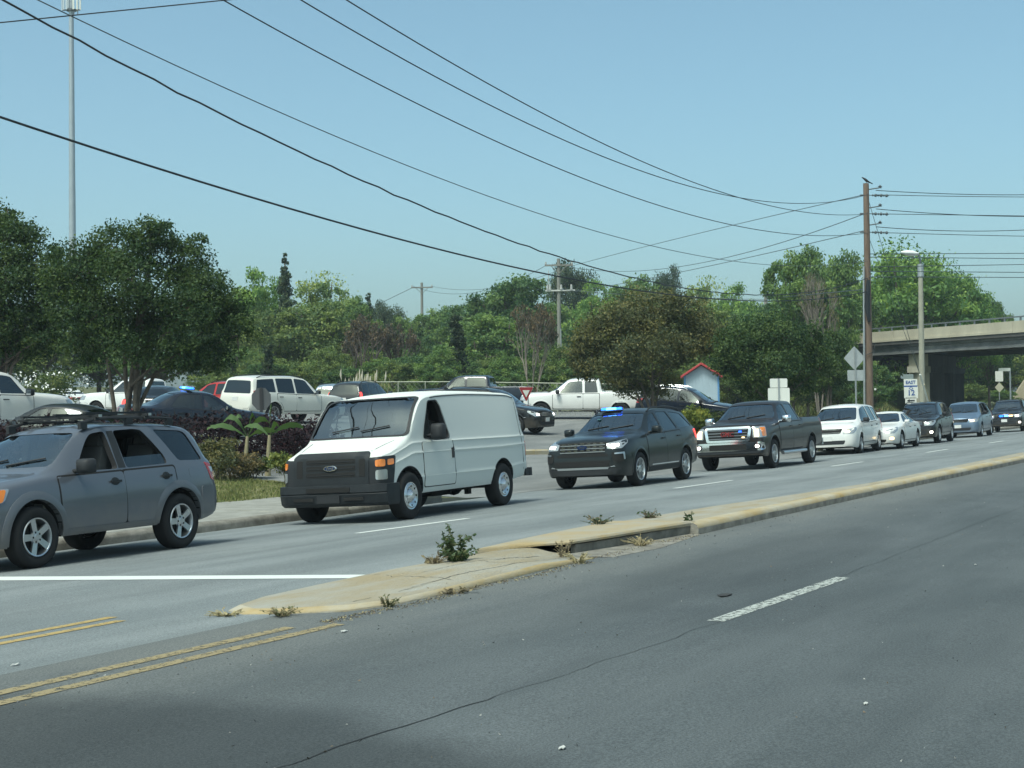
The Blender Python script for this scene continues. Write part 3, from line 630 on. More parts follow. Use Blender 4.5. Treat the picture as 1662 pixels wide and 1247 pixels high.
T('toppine', 'dark flat topped pine right behind the crossarm pole', 930, 434, 95, 172)
T('bright', 'bright green tree right of the crossarm pole', 968, 450, 90, 150)
T('mid', 'green tree above the left side of the brown crepe myrtle', 1035, 442, 110, 158)
T('toppine', 'small dark pine rising above the brown crepe myrtle', 1083, 440, 52, 168)
T('light', 'pale yellow green tree above the shed roof', 1150, 443, 90, 160)
T('bright', 'yellow green tree next to the thin grey pole', 1200, 455, 90, 156)
T('olive', 'olive tree filling the gap above the dark green crepe myrtle', 1130, 478, 150, 120)
T('mid', 'tall airy green tree left of the brown utility pole', 1305, 394, 130, 112)
T('mid', 'shaded green tree right against the brown utility pole', 1372, 402, 110, 120)
T('palebare', 'leafless tree with pale forked branches left of the brown pole', 1330, 440, 85, 96)
T('brightb', 'largest bright green tree rising above the overpass railing', 1478, 372, 190, 132)
T('brightb', 'bright green tree right of the street lamp above the overpass', 1552, 412, 120, 136)
T('dark', 'dark green tree at the right end of the wood above the overpass', 1606, 468, 70, 142)
T('dark', 'dark green tree between thin grey pole and brown pole', 1262, 470, 110, 118)
T('mid', 'green tree partly hidden by the brown pole above the embankment', 1420, 470, 130, 140)
# infill of the wood behind, nothing tells these apart
rw2 = random.Random(5)
for i, px in enumerate(range(350, 1660, 40)):
    skyl = np.interp(px, [350, 420, 530, 600, 650, 700, 760, 820, 900, 1000, 1100, 1200, 1260, 1320, 1420, 1500, 1560, 1620, 1660], [470, 470, 475, 520, 525, 515, 510, 480, 480, 480, 485, 490, 470, 440, 440, 430, 450, 500, 530])
    T(['mid', 'dark', 'olive', 'bright', 'mid'][i % 5], 'crowded tree of the green wood behind the parking lot', px + rw2.uniform(-12, 12), skyl + rw2.uniform(4, 30), 130, 168 + rw2.uniform(-8, 14), group='trees filling the wood behind')
for i, px in enumerate(range(366, 1440, 27)):
    T(['olive', 'mid', 'olive', 'dark'][i % 4], 'olive bush in the rough bank behind the chain link fence', px + rw2.uniform(-9, 9), 570 + rw2.uniform(-16, 16) + (10 if 550 < px < 700 else 0), 78, 101 + rw2.uniform(-4, 6), 'bush', 'bushes on the bank behind the fence', 'bush')
# left side background behind the near crepe myrtles
for i, (px, top, w_, d, kd) in enumerate(((-40, 470, 150, 110, 'mid'), (60, 500, 140, 112, 'olive'), (160, 500, 140, 115, 'mid'), (260, 490, 140, 112, 'dark'), (345, 470, 120, 116, 'mid'))):
    T(kd, 'green tree behind the large crepe myrtles at the left', px, top, w_, d, group='trees behind the left crepe myrtles')
# trees seen through the bridge opening
T('mid', 'green tree seen through the bridge opening', 1592, 584, 75, 175); T('cypress', 'first dark cypress seen through the bridge opening', 1586, 590, 10, 160); T('cypress', 'second dark cypress seen through the bridge opening, just right of the first', 1594, 588, 9, 162)
T('redbud', 'brown leafed tree seen through the bridge opening', 1620, 578, 70, 182, name='brown_tree'); T('olive', 'olive bush behind the last SUV under the bridge', 1575, 620, 60, 150, 'bush', name='bush'); T('mid', 'low green bush by the retaining wall', 1625, 632, 50, 148, 'bush', name='bush')
# ---- crepe myrtles near the lot
def crepe(label, px, d, lobes_px, col, n, leaf, stems, seed, r0=.13, tw=60, kk=(.62, .85, 1.05, 1.35)):
    """lobes_px: (px, py, half width px, half height px, depth offset m)"""
    f = foot(px, d); L_ = []
    for (lx, ly, wx, wy, dy) in lobes_px:
        q = pix(lx, ly, d + dy) - f; s = (d + dy) / FPX; L_.append((q.x, q.y, q.z, wx * s, wx * s * .9, wy * s))
    o = thing('crepe_myrtle', label, 'tree', f)
    cm, C = crown('crown', L_, n, leaf, tones('crepe_' + 'abcdefghij'[seed % 10], col, kk), seed, 90, .5, .45)
    limbs(seed, (0, 0, 0), L_, C, r0, stems, tw, fork=.3).build('trunk', BARK, o, 50); link('crown', cm, o)
    return o
crepe('large dark green crepe myrtle with many stems rising behind the purple hedge', 205, 42,
    [(130, 440, 52, 55, 0), (190, 410, 55, 45, .4), (245, 385, 45, 34, -.3), (215, 455, 60, 50, -.8), (290, 430, 52, 44, .3), (330, 470, 48, 40, 0), (372, 505, 40, 42, .3), (385, 545, 34, 34, 0), (300, 505, 55, 45, -.8), (250, 520, 55, 45, .5), (160, 510, 55, 48, -.5), (118, 490, 44, 50, .3), (215, 560, 50, 32, -.7), (290, 575, 52, 32, -.4), (340, 575, 40, 36, .2), (140, 560, 42, 34, .2), (262, 372, 16, 18, 0), (310, 398, 26, 22, .4)], (.053, .094, .033), 60000, .044, 9, 41, .20, 110)
crepe('large dark green crepe myrtle cut off by the left edge', -10, 45,
    [(10, 390, 52, 42, 0), (-30, 370, 50, 45, .3), (60, 430, 42, 36, -.3), (10, 450, 60, 50, -.5), (70, 480, 44, 46, .2), (30, 520, 55, 45, 0), (75, 545, 34, 32, -.3), (-40, 470, 55, 55, .4), (-30, 550, 55, 40, 0), (12, 345, 15, 18, .2), (85, 410, 20, 16, .3), (40, 565, 46, 28, .5), (100, 455, 34, 34, .6), (105, 540, 30, 30, .6)], (.058, .10, .036), 44000, .046, 6, 42, .16, 60)
crepe('broad brownish crepe myrtle hiding the front of the shed', 1060, 62,
    [(960, 580, 38, 40, 0), (975, 545, 42, 38, .4), (1010, 515, 45, 36, -.5), (1060, 500, 50, 34, 0), (1110, 515, 40, 34, .4), (1140, 545, 34, 36, .3), (1010, 570, 48, 45, -1), (1065, 560, 50, 46, -.9), (1100, 566, 38, 34, -.3), (955, 600, 26, 22, .2), (1015, 612, 38, 30, -.5), (1060, 622, 40, 28, .4), (945, 572, 22, 26, .3), (1085, 488, 28, 22, .5), (1150, 556, 24, 24, .5)], (.118, .128, .058), 50000, .052, 6, 45, .15, 70)
crepe('dark green crepe myrtle with pale stems behind the sign backs', 1262, 61,
    [(1200, 560, 40, 34, 0), (1235, 540, 42, 32, .4), (1270, 545, 40, 32, -.4), (1215, 600, 40, 34, .2), (1260, 595, 46, 36, -.7), (1300, 580, 38, 36, .2), (1320, 555, 30, 28, .4), (1330, 600, 32, 30, -.2), (1185, 590, 28, 28, .4), (1290, 625, 32, 22, .3), (1230, 632, 34, 22, .3)], (.060, .105, .038), 34000, .052, 7, 40, .15, 60)
crepe('dark green crepe myrtle beside the diamond sign post', 1345, 78,
    [(1330, 575, 28, 28, 0), (1352, 560, 24, 26, .3), (1352, 605, 26, 28, -.3), (1325, 615, 26, 26, .2), (1368, 585, 16, 22, .2)], (.058, .10, .036), 14000, .055, 4, 47, .12, 25)
# ---- purple hedge in front of the lot
def hedge_crown(name, path, hgt, wid, n, leaf, mats, seed):
    r = np.random.RandomState(seed); lob = []
    for (s, t) in path:
        z = zg(s, t); lob.append((*P(s, t, z + hgt * .52)[:], wid * .5, wid * .5, hgt * .52))
    return crown(name, lob, n, leaf, mats, seed, 30, .4, .55, 0, .6)
PURP = tones('purple', (.024, .011, .017)); path = [(s, 22.6 + .05 * (s - 14)) for s in np.arange(11, 33.0, .55)]
h = thing('hedge', 'clipped dark purple hedge along the front of the parking lot', 'hedge', (0, 0, 0)); cm, C = hedge_crown('foliage', path, 1.28, 1.5, 30000, .045, PURP, 51); link('foliage', cm, h)
mb = MB()
for s, t in path[::2]: p = P(s, t, zg(s, t)); mb.tube([p, p + Vector((.05, 0, .8))], .03, 5)
mb.build('stem', BARK, h)
h2 = thing('hedge', 'short dark purple hedge end beside the banana plants', 'hedge', (0, 0, 0)); cm, C = hedge_crown('foliage', [(30.0, 21.6), (30.8, 21.9), (31.6, 22.0), (32.2, 22.3)], 1.1, 1.3, 5000, .045, PURP, 52); link('foliage', cm, h2)
# ---- small shrubs
def shrub(label, px, d, w_, hgt, col, n, leaf, seed, name='shrub', k=(.62, .85, 1.05, 1.35)):
    f = foot(px, d); o = thing(name, label, 'shrub', f); lob = lobeset(seed, 6, w_ / 2, hgt, .05, .8); cm, C = crown('foliage', lob, n, leaf, tones(name + '_%d' % seed, col, k), seed, 24, .5, .4)
    link('foliage', cm, o); limbs(seed, (0, 0, 0), lob, C, .03, 4, 12).build('stem', BARK, o); return o
shrub('loose olive shrub right of the grey SUV roof', 352, 33.5, 1.3, 1.0, (.13, .135, .065), 3800, .028, 61)
shrub('dry olive shrub in the bed behind the grey SUV', 395, 34.0, 1.3, .55, (.17, .145, .08), 3400, .026, 62)
shrub('light green shrub just left of the white van', 462, 33.0, .9, .65, (.18, .21, .06), 2600, .03, 63)
shrub('low green shrub at the foot of the banana plants', 410, 34.5, .8, .5, (.10, .14, .05), 1200, .05, 64)
shrub('bright yellow green bush between charcoal SUV and brown pickup', 1128, 58, 1.6, 1.5, (.19, .22, .045), 3200, .06, 65, 'bush')
shrub('dark green low bush under the parked blue crossover', 1125, 62, 3.0, 1.1, (.06, .085, .03), 3600, .06, 66, 'bush')
shrub('dark green bush at the foot of the sign backs', 1300, 57, 2.4, 1.1, (.06, .07, .03), 2800, .06, 67, 'bush')
shrub('dark red brown bush left of the brown pole foot', 1392, 74, 3.0, 1.1, (.075, .04, .035), 2600, .06, 68, 'bush')
wf = shrub('white flowering bush behind the parked white sedan', 85, 75, 3.6, 2.6, (.10, .14, .05), 3800, .07, 69, 'flowering_bush')
r_ = np.random.RandomState(3); cm, C = crown('blossom', [(0, 0, 1.6, 1.7, 1.7, 1.0)], 260, .07, [mat('blossom_white', (.75, .75, .7), .7)], 70, 8, .3, .75); link('blossom', cm, wf)
# ---- banana plants: stem and broad leaves
BL = [leafmat('banana_leaf_a', (.11, .18, .055)), leafmat('banana_leaf_b', (.075, .135, .045))]; BST = mat('banana_stem', (.23, .22, .12), .8, var=.4, vscale=6, col2=(.30, .24, .15))
def banana(label, px, d, hgt, leaves, seed):
    f = foot(px, d); o = thing('banana_plant', label, 'plant', f); R = random.Random(seed)
    mb = MB(); mb.tube([(0, 0, -.1), (.02, .0, hgt * .15), (.03, .0, hgt * .35), (.06, .02, hgt * .62)], [.085, .06, .05, .035], 9); mb.build('stem', BST, o)
    top = Vector((.06, .02, hgt * .6))
    for (dx, rise, ln, wd) in leaves:
        d_ = Vector((dx, R.uniform(-.3, .3), 0)); mb = MB(); vs = []; K = 10
        for i in range(K + 1):
            q = i / K; c = top + d_ * (ln * q) + Vector((0, 0, rise * ln * (1.5 * q - 1.1 * q * q))); w_ = wd * (.12 if q < .18 else sin(pi * min(1, (q - .12) / .9)) ** .6 + .02)
            hz_ = d_.cross(Vector((0, 0, 1))).normalized(); sd = (hz_ * .55 + Vector((0, 0, .75))) * w_; sd2 = -(hz_ * .75 + Vector((0, 0, .6))) * w_; vs += [c + sd + Vector((0, 0, -.03 * R.random())), c, c + sd2 - Vector((0, 0, .04 * R.random()))]
        fs = [(3 * i + j, 3 * i + 3 + j, 3 * i + 4 + j, 3 * i + 1 + j) for i in range(K) for j in (0, 1)]; mb.add(vs, fs); mb.build('leaf', BL[R.randrange(2)], o, 60, False)
    return o
banana('banana plant with wide leaves behind the grey SUV, left of the other one', 396, 36.0, 1.35, [(-1, .65, .9, .08), (-.75, 1.3, .75, .08), (.7, 1.2, .72, .08), (1, .5, .7, .085), (.35, 1.9, .55, .065), (-.4, 1.7, .6, .07)], 1)
banana('banana plant with dry stem nearest the white van', 432, 35.2, 1.5, [(-1, .9, .6, .07), (1, .7, .75, .085), (.12, 3.2, .45, .03), (.5, 1.3, .45, .08)], 2)
# ---- pampas grass
pg = thing('pampas_grass', 'clump of pale plumed pampas grass behind the silver and dark SUVs', 'ornamental grass', foot(590, 92)); R = random.Random(9)
mb = MB(); mp = MB()
for i in range(60):
    a = R.uniform(0, 6.28); q = R.uniform(.1, 1.35); x, y = q * cos(a), q * .5 * sin(a); h_ = R.uniform(1.7, 2.6); l_ = Vector((x * .25 + R.uniform(-.15, .15), y * .2, 0)); b = Vector((x, y, 0)); t_ = b + l_ + Vector((0, 0, h_))
    mb.tube([b, t_], .012, 4, 0, False)
    if i % 2: mp.tube([t_ - Vector((0, 0, .55)) - l_ * .2, t_ - Vector((0, 0, .25)), t_ + Vector((.03, 0, .1))], [.02, .06, .01], 6)
mb.build('stalk', G3, pg); mp.build('plume', mat('plume', (.50, .46, .36), .95), pg)
cm, C = crown('foliage', [(0, 0, .5, 1.4, .8, .6)], 1500, .16, [G2, G3], 71, 20, .4, .4, .3, 1.2); link('foliage', cm, pg)
# ---- weeds of the median
WG = [leafmat('weed_a', (.075, .12, .05)), leafmat('weed_b', (.055, .085, .04)), leafmat('weed_c', (.13, .14, .07))]; WD = [mat('weed_dry', (.28, .23, .13), .95), mat('weed_dry_dark', (.17, .14, .09), .95)]
def weed(label, s, t, z, hgt, n, leaves, wid, mats, seed, leaf=.035, name='weed'):
    p = P(s, t, z); o = thing(name, label, 'weed', p, RA); R = random.Random(seed); mb = MB(); pts = []
    for i in range(n):
        a = R.uniform(0, 6.28); l_ = R.uniform(.2, 1) * wid; h_ = hgt * R.uniform(.45, 1); b = Vector((cos(a) * .03, sin(a) * .03, -.01)); m_ = b + Vector((cos(a) * l_ * .35, sin(a) * l_ * .35, h_ * .6)); e = b + Vector((cos(a) * l_, sin(a) * l_, h_)); mb.tube([b, m_, e], [.006, .004, .002], 4, 0, False)
        for k in range(leaves): q = R.random(); c = b.lerp(m_, q * 2) if q < .5 else m_.lerp(e, q * 2 - 1); pts.append(c)
    mb.build('stem', mats[-1], o)
    r = np.random.RandomState(seed); Pn = np.array([tuple(c) for c in pts]); nn = len(Pn); dv = r.randn(nn, 3); dv[:, 2] *= .6; dv /= np.linalg.norm(dv, axis=1)[:, None]; sd = np.cross(dv, r.randn(nn, 3)); sd /= np.linalg.norm(sd, axis=1)[:, None]; L_ = leaf * (.5 + r.rand(nn))[:, None]
    V = np.stack([Pn, Pn + dv * L_ * .6 + sd * L_ * .3, Pn + dv * L_ * 1.3, Pn + dv * L_ * .6 - sd * L_ * .3], 1).reshape(-1, 3); tag(link('foliage', fast_mesh('leaf', V, np.arange(4 * nn).reshape(-1, 4), mats, r.randint(0, len(mats), nn)), o), kind='stuff'); return o
zt = lambda s, t: zroad(t) + .09
weed('tall green weed growing from the median slab before the drain', 13.0, 7.42, zt(13, 7.4), .38, 12, 60, .2, WG, 1, .030)
weed('low green weed at the foot of the tall median weed', 12.95, 7.36, zt(13, 7.4), .13, 18, 36, .24, WG, 2, .030)
weed('dry straw tuft left of the tall median weed', 12.75, 7.5, zt(13, 7.4) - .01, .10, 22, 4, .16, WD, 3)
weed('dry brown weed at the mouth of the storm drain', 14.12, 6.78, zroad(6.6) + .02, .20, 14, 12, .09, WD, 4, .02)
weed('dry straw tuft by the drain weed', 13.85, 6.5, zroad(6.5) + .01, .12, 24, 5, .14, WD + [G3], 5, .02)
weed('straw coloured grass in the gutter beside the drain wall', 15.7, 6.62, zroad(6.6) + .01, .10, 36, 5, .22, [G3, WD[0]], 6, .02)
weed('dry grass tuft on the far median edge, left one', 16.9, 7.66, zt(17, 7.6) + .04, .13, 30, 4, .20, WD + [WG[1]], 7)
weed('dark grass tuft on the far median edge, right one', 18.2, 7.55, zt(18, 7.5) + .02, .13, 26, 5, .16, [WG[1], WD[1]], 8)
weed('small dark leafed sprout in the kerb joint past the drain', 17.5, 6.72, zt(17.5, 6.7) + .03, .16, 5, 7, .07, [WG[1]], 9, .05)
weed('dry weed on the median foot below the tall weed', 10.35, 6.52, zroad(6.5) + .01, .09, 16, 8, .09, WD + [WG[2]], 10, .02)
weed('green and straw tuft at the median nose', 9.55, 6.95, zroad(7) + .01, .06, 26, 8, .16, [WG[2], WD[0]], 11, .02)
weed('dry straw tuft at the tip of the median nose', 9.5, 7.45, zroad(7.4) + .005, .05, 26, 4, .16, [WD[0], G3], 12, .02)
weed('brown litter tuft along the median foot', 11.3, 6.46, zroad(6.4) + .005, .06, 26, 6, .25, WD, 13, .03)

# the wood on the camera's own side of the road (seen only in reflections)
r_ = np.random.RandomState(77); lob = []
for s in np.arange(-60, 190, 6.5): q = P(s + r_.uniform(-2, 2), -42 + r_.uniform(-6, 6), 0); hh = r_.uniform(3.2, 5.6); lob.append((q.x, q.y, hh, 5, 5, hh))
cm, C = crown('wood', lob, 26000, .42, tones('farwood', (.11, .18, .06)), 78, 40, .5, .5); tag(link('wood', cm), kind='stuff')
# ================================================================== vehicles: lofted body shells, cut wheel arches and window openings, fitted panels
def pchip(tab):
    X = np.array([p[0] for p in tab], float); Y = np.array([p[1] for p in tab], float)
    h = np.diff(X); d = np.diff(Y) / h; m = np.zeros(len(X)); m[0], m[-1] = d[0], d[-1]
    for i in range(1, len(X) - 1):
        if d[i - 1] * d[i] > 0:
            w1, w2 = 2 * h[i] + h[i - 1], h[i] + 2 * h[i - 1]; m[i] = (w1 + w2) / (w1 / d[i - 1] + w2 / d[i])
    def f(x):
        x = min(max(x, X[0]), X[-1]); i = min(int(np.searchsorted(X, x, 'right')) - 1, len(h) - 1); i = max(i, 0); q = (x - X[i]) / h[i]
        return Y[i] * (1 + 2 * q) * (1 - q) ** 2 + m[i] * h[i] * q * (1 - q) ** 2 + Y[i + 1] * q * q * (3 - 2 * q) + m[i + 1] * h[i] * q * q * (q - 1)
    return f
def chaikin(pts, it=1):
    for _ in range(it):
        o = [pts[0]]
        for a, b in zip(pts[:-1], pts[1:]):
            o += [(a[0] * .75 + b[0] * .25, a[1] * .75 + b[1] * .25), (a[0] * .25 + b[0] * .75, a[1] * .25 + b[1] * .75)]
        pts = o + [pts[-1]]
    return pts
SIDE = [(.0, .055), (.12, .02), (.30, .004), (.52, .0), (.74, .012), (.90, .034), (1.0, .06)]
class Shell:
    def __init__(s, sp):
        s.sp = sp; s.L = sp['L']; s.top = pchip(sp['top']); s.belt = pchip(sp['belt']); s.bot = pchip(sp['bot']); s.plan = pchip(sp['plan']); s.rw = pchip(sp['roofw'])
        s.side = sp.get('side', SIDE)
    def q(s, x):
        zt, zb, hw = s.top(x), s.bot(x), s.plan(x); zb = min(zb, zt - .06)
        b = min(s.belt(x), zt - min(.06, .35 * (zt - zb))); return zt, zb, hw, b, min(s.rw(x), hw - .05)
    def section(s, x):
        zt, zb, hw, b, rw = s.q(x); re = min(s.sp.get('redge', .09), .55 * (zt - b)); cr = s.sp.get('crown', .03) * min(1, (zt - b) / .15)
        p = [(0, zb), (hw * .8, zb), (hw - .075, zb + .004)] + [(hw - dy, zb + (b - zb) * v) for v, dy in s.side]
        k = s.sp.get('rail', .10)
        p += [(rw, zt - re), (rw - k * .35, zt - re * .42 - cr * .3), (rw - k, zt - cr * 1.1), (rw * .55, zt - cr * .35), (0, zt)]
        return chaikin(p, 1)
    def stations(s):
        L = s.L; x = list(np.arange(0, .3, .014)) + list(np.arange(.3, .7, .03)) + list(np.arange(.7, L - .5, .06)) + list(np.arange(L - .5, L - .2, .03)) + list(np.arange(L - .2, L, .014)) + [L]
        return x
    def build(s):
        mb = MB(); rings = []
        for x in s.stations():
            h = s.section(x); ring = [(x, -y, z) for y, z in h] + [(x, y, z) for y, z in h[-2:0:-1]]; rings.append(ring)
        n = len(rings[0]); k = len(rings); vs = [p for r in rings for p in r]
        fs = [(i * n + j, (i + 1) * n + j, (i + 1) * n + (j + 1) % n, i * n + (j + 1) % n) for i in range(k - 1) for j in range(n)]
        fs += [tuple(range(n - 1, -1, -1)), tuple((k - 1) * n + j for j in range(n))]
        return mb.add(vs, fs)
    def cavity(s, x0, x1):
        mb = MB(); rings = []
        for x in np.linspace(x0, x1, 40):
            zt, zb, hw, b, rw = s.q(x); zf = b - .42; w1 = hw - .14; top = max(zt - .075, zf + .06); bb = min(b, top - .03)
            h = [(0, zf), (w1, zf), (w1, bb - .01), (max(.1, min(rw - .075, w1)), max(bb, top - .07)), (max(.1, min(rw - .075, w1)) * .7, top - .01), (0, top)]
            rings.append([(x, -y, z) for y, z in h] + [(x, y, z) for y, z in h[-2:0:-1]])
        n = len(rings[0]); k = len(rings); vs = [p for r in rings for p in r]
        fs = [(i * n + j, (i + 1) * n + j, (i + 1) * n + (j + 1) % n, i * n + (j + 1) % n) for i in range(k - 1) for j in range(n)] + [tuple(range(n - 1, -1, -1)), tuple((k - 1) * n + j for j in range(n))]
        return mb.add(vs, fs)
def bool_diff(me, cut, tol=.004, dark=None):
    """me minus cut; new faces get material slot `dark`"""
    a = bpy.data.objects.new('tmp_a', me); b = bpy.data.objects.new('tmp_b', cut); COL.objects.link(a); COL.objects.link(b)
    md = a.modifiers.new('b', 'BOOLEAN'); md.operation = 'DIFFERENCE'; md.solver = 'EXACT'; md.object = b
    dg = bpy.context.evaluated_depsgraph_get(); dg.update(); r = bpy.data.meshes.new_from_object(a.evaluated_get(dg), depsgraph=dg)
    bpy.data.objects.remove(a); bpy.data.objects.remove(b)
    return r
def dense(poly, step):
    o = []
    for a, b in zip(poly, poly[1:] + poly[:1]):
        n = max(1, int(hypot(b[0] - a[0], b[1] - a[1]) / step)); o += [(a[0] + (b[0] - a[0]) * i / n, a[1] + (b[1] - a[1]) * i / n) for i in range(n)]
    return o
def roundpoly(poly, r):
    o = []; n = len(poly)
    for i in range(n):
        p, a, b = Vector(poly[i]), Vector(poly[i - 1]), Vector(poly[(i + 1) % n]); da, db = (a - p), (b - p)
        k = min(r, da.length * .45, db.length * .45); q0, q1 = p + da.normalized() * k, p + db.normalized() * k
        for t in (0, .33, .67, 1): o.append(tuple(q0 * (1 - t) ** 2 + p * 2 * t * (1 - t) + q1 * t * t))
    return o
def inside(p, poly):
    c = False; x, y = p; j = len(poly) - 1
    for i in range(len(poly)):
        xi, yi = poly[i]; xj, yj = poly[j]
        if (yi > y) != (yj > y) and x < (xj - xi) * (y - yi) / (yj - yi) + xi: c = not c
        j = i
    return c
class Kit:
    """a vehicle design: list of (name, mesh, parent name, slot) built once and instantiated for every copy"""
    def __init__(s, sp):
        s.sp = sp; s.sh = Shell(sp); s.parts = []; s.body0 = s.sh.build(); me = s.body0.mesh('tmp', MATS['plastic'], 0)
        bm = bmesh.new(); bm.from_mesh(me); s.bvh = BVHTree.FromBMesh(bm); bm.free(); s.me0 = me
    def part(s, name, me, parent=None, slot=None):
        s.parts.append((name, me, parent, slot)); return len(s.parts) - 1
    def mb(s, name, mb, mats, parent=None, slot=None, smooth=35): return s.part(name, mb.mesh(name, mats, smooth), parent, slot)
    def ray(s, o, d): h = s.bvh.ray_cast(Vector(o), Vector(d)); return h[0]
    def dirs(s, a): return Vector((cos(a), sin(a), 0)), Vector((sin(a), -cos(a), 0))
    def panel(s, name, pts, a, mats, off=.004, thick=.012, rnd=.03, step=.07, parent=None, slot=None, mirror=True, smooth=30, raw=False, flat=None):
        """pts: rough 3-D outline; cast along direction a (degrees, 0 front, 90 left side, 180 rear, None: down from the roof) onto the body"""
        if a is None: d = Vector((0, 0, -1)); e = Vector((1, 0, 0)); f = Vector((0, 1, 0)); o0 = Vector((0, 0, 4))
        else: d, e = s.dirs(radians(a)); f = Vector((0, 0, 1)); o0 = Vector((s.L / 2 if False else 0, 0, 0)) - d * 9
        P2 = [(e.dot(Vector(p)), f.dot(Vector(p))) for p in pts]
        if rnd: P2 = roundpoly(P2, rnd)
        bd = dense(P2, step); xs = [p[0] for p in bd]; ys = [p[1] for p in bd]; pp = list(bd)
        nx, ny = int((max(xs) - min(xs)) / step), int((max(ys) - min(ys)) / step)
        for i in range(1, nx + 1):
            for j in range(1, ny + 1):
                q = (min(xs) + (i + .5 * (j % 2) - .25) * step, min(ys) + j * step)
                if inside(q, bd) and min((q[0] - b[0]) ** 2 + (q[1] - b[1]) ** 2 for b in bd) > (step * .45) ** 2: pp.append(q)
        n = len(bd); r = delaunay_2d_cdt([Vector(p) for p in pp], [(i, (i + 1) % n) for i in range(n)], [], 1, 1e-6)
        V2, F2 = r[0], r[2]; vs = []; last = None; H = []
        for v in V2:
            o = o0 + e * v.x + f * v.y; h = s.ray(o, d); H.append(h)
        ok = [h for h in H if h is not None]
        if not ok: return None
        for v, h in zip(V2, H):
            if h is None:       # past the silhouette: borrow the depth of the nearest hit
                o = o0 + e * v.x + f * v.y; g = min(ok, key=lambda q: (q - o - d * (q - o).dot(d)).length); h = o + d * (g - o).dot(d)
            if flat is not None: pass
            vs.append(h - d * off)
        F2 = [tuple(q) for q in F2 if len(q) >= 3]
        ar = sum((V2[q[1]].x - V2[q[0]].x) * (V2[q[2]].y - V2[q[0]].y) - (V2[q[2]].x - V2[q[0]].x) * (V2[q[1]].y - V2[q[0]].y) for q in F2)
        # e x f: outward is -d
        if (e.cross(f)).dot(d) * ar > 0: F2 = [q[::-1] for q in F2]
        edges = {}
        for q in F2:
            for i in range(len(q)): edges[(q[i], q[(i + 1) % len(q)])] = 1
        rim = [(x, y) for (x, y) in edges if (y, x) not in edges]
        m_ = len(vs); idx = {}
        for x, y in rim:
            for k in (x, y):
                if k not in idx: idx[k] = len(vs); vs.append(vs[k] + d * thick)
        F3 = list(F2) + [(x, idx[x], idx[y], y) for x, y in rim]
        mb = MB(); mb.add(vs, F3)
        def mk(mir):
            me = bpy.data.meshes.new(name); V = [(v[0], -v[1] if mir else v[1], v[2]) for v in vs]
            me.from_pydata(V, [], [q[::-1] for q in F3] if mir else F3)
            for m in (mats if isinstance(mats, (list, tuple)) else [mats]): me.materials.append(m)
            if smooth: me.polygons.foreach_set('use_smooth', [True] * len(me.polygons)); me.set_sharp_from_angle(angle=radians(smooth))
            me.update(); return me
        i = s.part(name, mk(False), parent, slot)
        if mirror:
            par = parent + 1 if isinstance(parent, int) and parent in s.mir else parent
            s.part(name, mk(True), par, slot); s.mir.add(i)
        return i
    mir = set()
    @property
    def L(s): return s.sp['L']
    def both(s, name, mb, mats, parent=None, slot=None, smooth=35):
        me = mb.mesh(name, mats, smooth); i = s.part(name, me, parent, slot)
        m2 = me.copy(); m2.transform(Matrix.Scale(-1, 4, (0, 1, 0))); m2.flip_normals()
        par = parent + 1 if isinstance(parent, int) and parent in s.mir else parent
        s.part(name, m2, par, slot); s.mir.add(i); return i
    # -------------------------------------------------------------- body
    def body(s, hollow=True, windows=(), front=None, rear=None, cab=None):
        sp = s.sp; me = s.me0; R = sp['r']
        cut = MB()
        for ax in (sp['fo'], sp['fo'] + sp['wb']):
            for sy in (-1, 1):
                cy = sy * (sp['W'] / 2 - .07); Ra = R + sp.get('gap', .055); n = 28
                pr = [(ax + Ra * cos(2 * pi * i / n), cy - .20, R + .01 + Ra * sin(2 * pi * i / n)) for i in range(n)]
                cut.prism(pr, (0, .55 if sy > 0 else .40, 0)) if sy > 0 else cut.prism([(p[0], cy - .35, p[2]) for p in pr], (0, .55, 0))
        me = bool_diff(me, cut.mesh('c', MATS['plastic'], 0))
        if hollow and cab:
            me = bool_diff(me, s.sh.cavity(*cab).mesh('c', MATS['plastic'], 0))
            c1 = MB()
            for w in windows: c1.prism([(x, -1.5, z) for x, z in roundpoly(w, .05)], (0, 3, 0))
            if windows: me = bool_diff(me, c1.mesh('c', MATS['plastic'], 0))
            for (poly, xa, xb) in [q for q in (front, rear) if q]:
                c2 = MB(); c2.prism([(xa, y, z) for y, z in roundpoly(poly, .07)], (xb - xa, 0, 0)); me = bool_diff(me, c2.mesh('c', MATS['plastic'], 0))
        me.materials.clear(); me.materials.append(MATS['plastic']); me.materials.append(MATS['interior']); me.materials.append(MATS['underbody'])
        mi = []
        for p in me.polygons:
            h = s.bvh.find_nearest(p.center)[3]
            k = 0; arch = any(abs(hypot(p.center.x - ax, p.center.z - R - .01) - R - s.sp.get('gap', .055)) < .012 and abs(p.normal.y) < .4 for ax in (sp['fo'], sp['fo'] + sp['wb']))
            if arch: k = 2
            elif h > .008: k = 1 if p.center.z > s.sp['belt'][1][1] - .45 and cab and cab[0] - .3 < p.center.x < cab[1] + .3 and p.center.z > R + .33 else 2
            elif p.normal.z < -.8 and p.center.z < .5: k = 2
            mi.append(k)
        me.polygons.foreach_set('material_index', mi)
        me.polygons.foreach_set('use_smooth', [True] * len(me.polygons)); me.set_sharp_from_angle(angle=radians(38)); me.update()
        return s.part('body', me, None, 'paint')
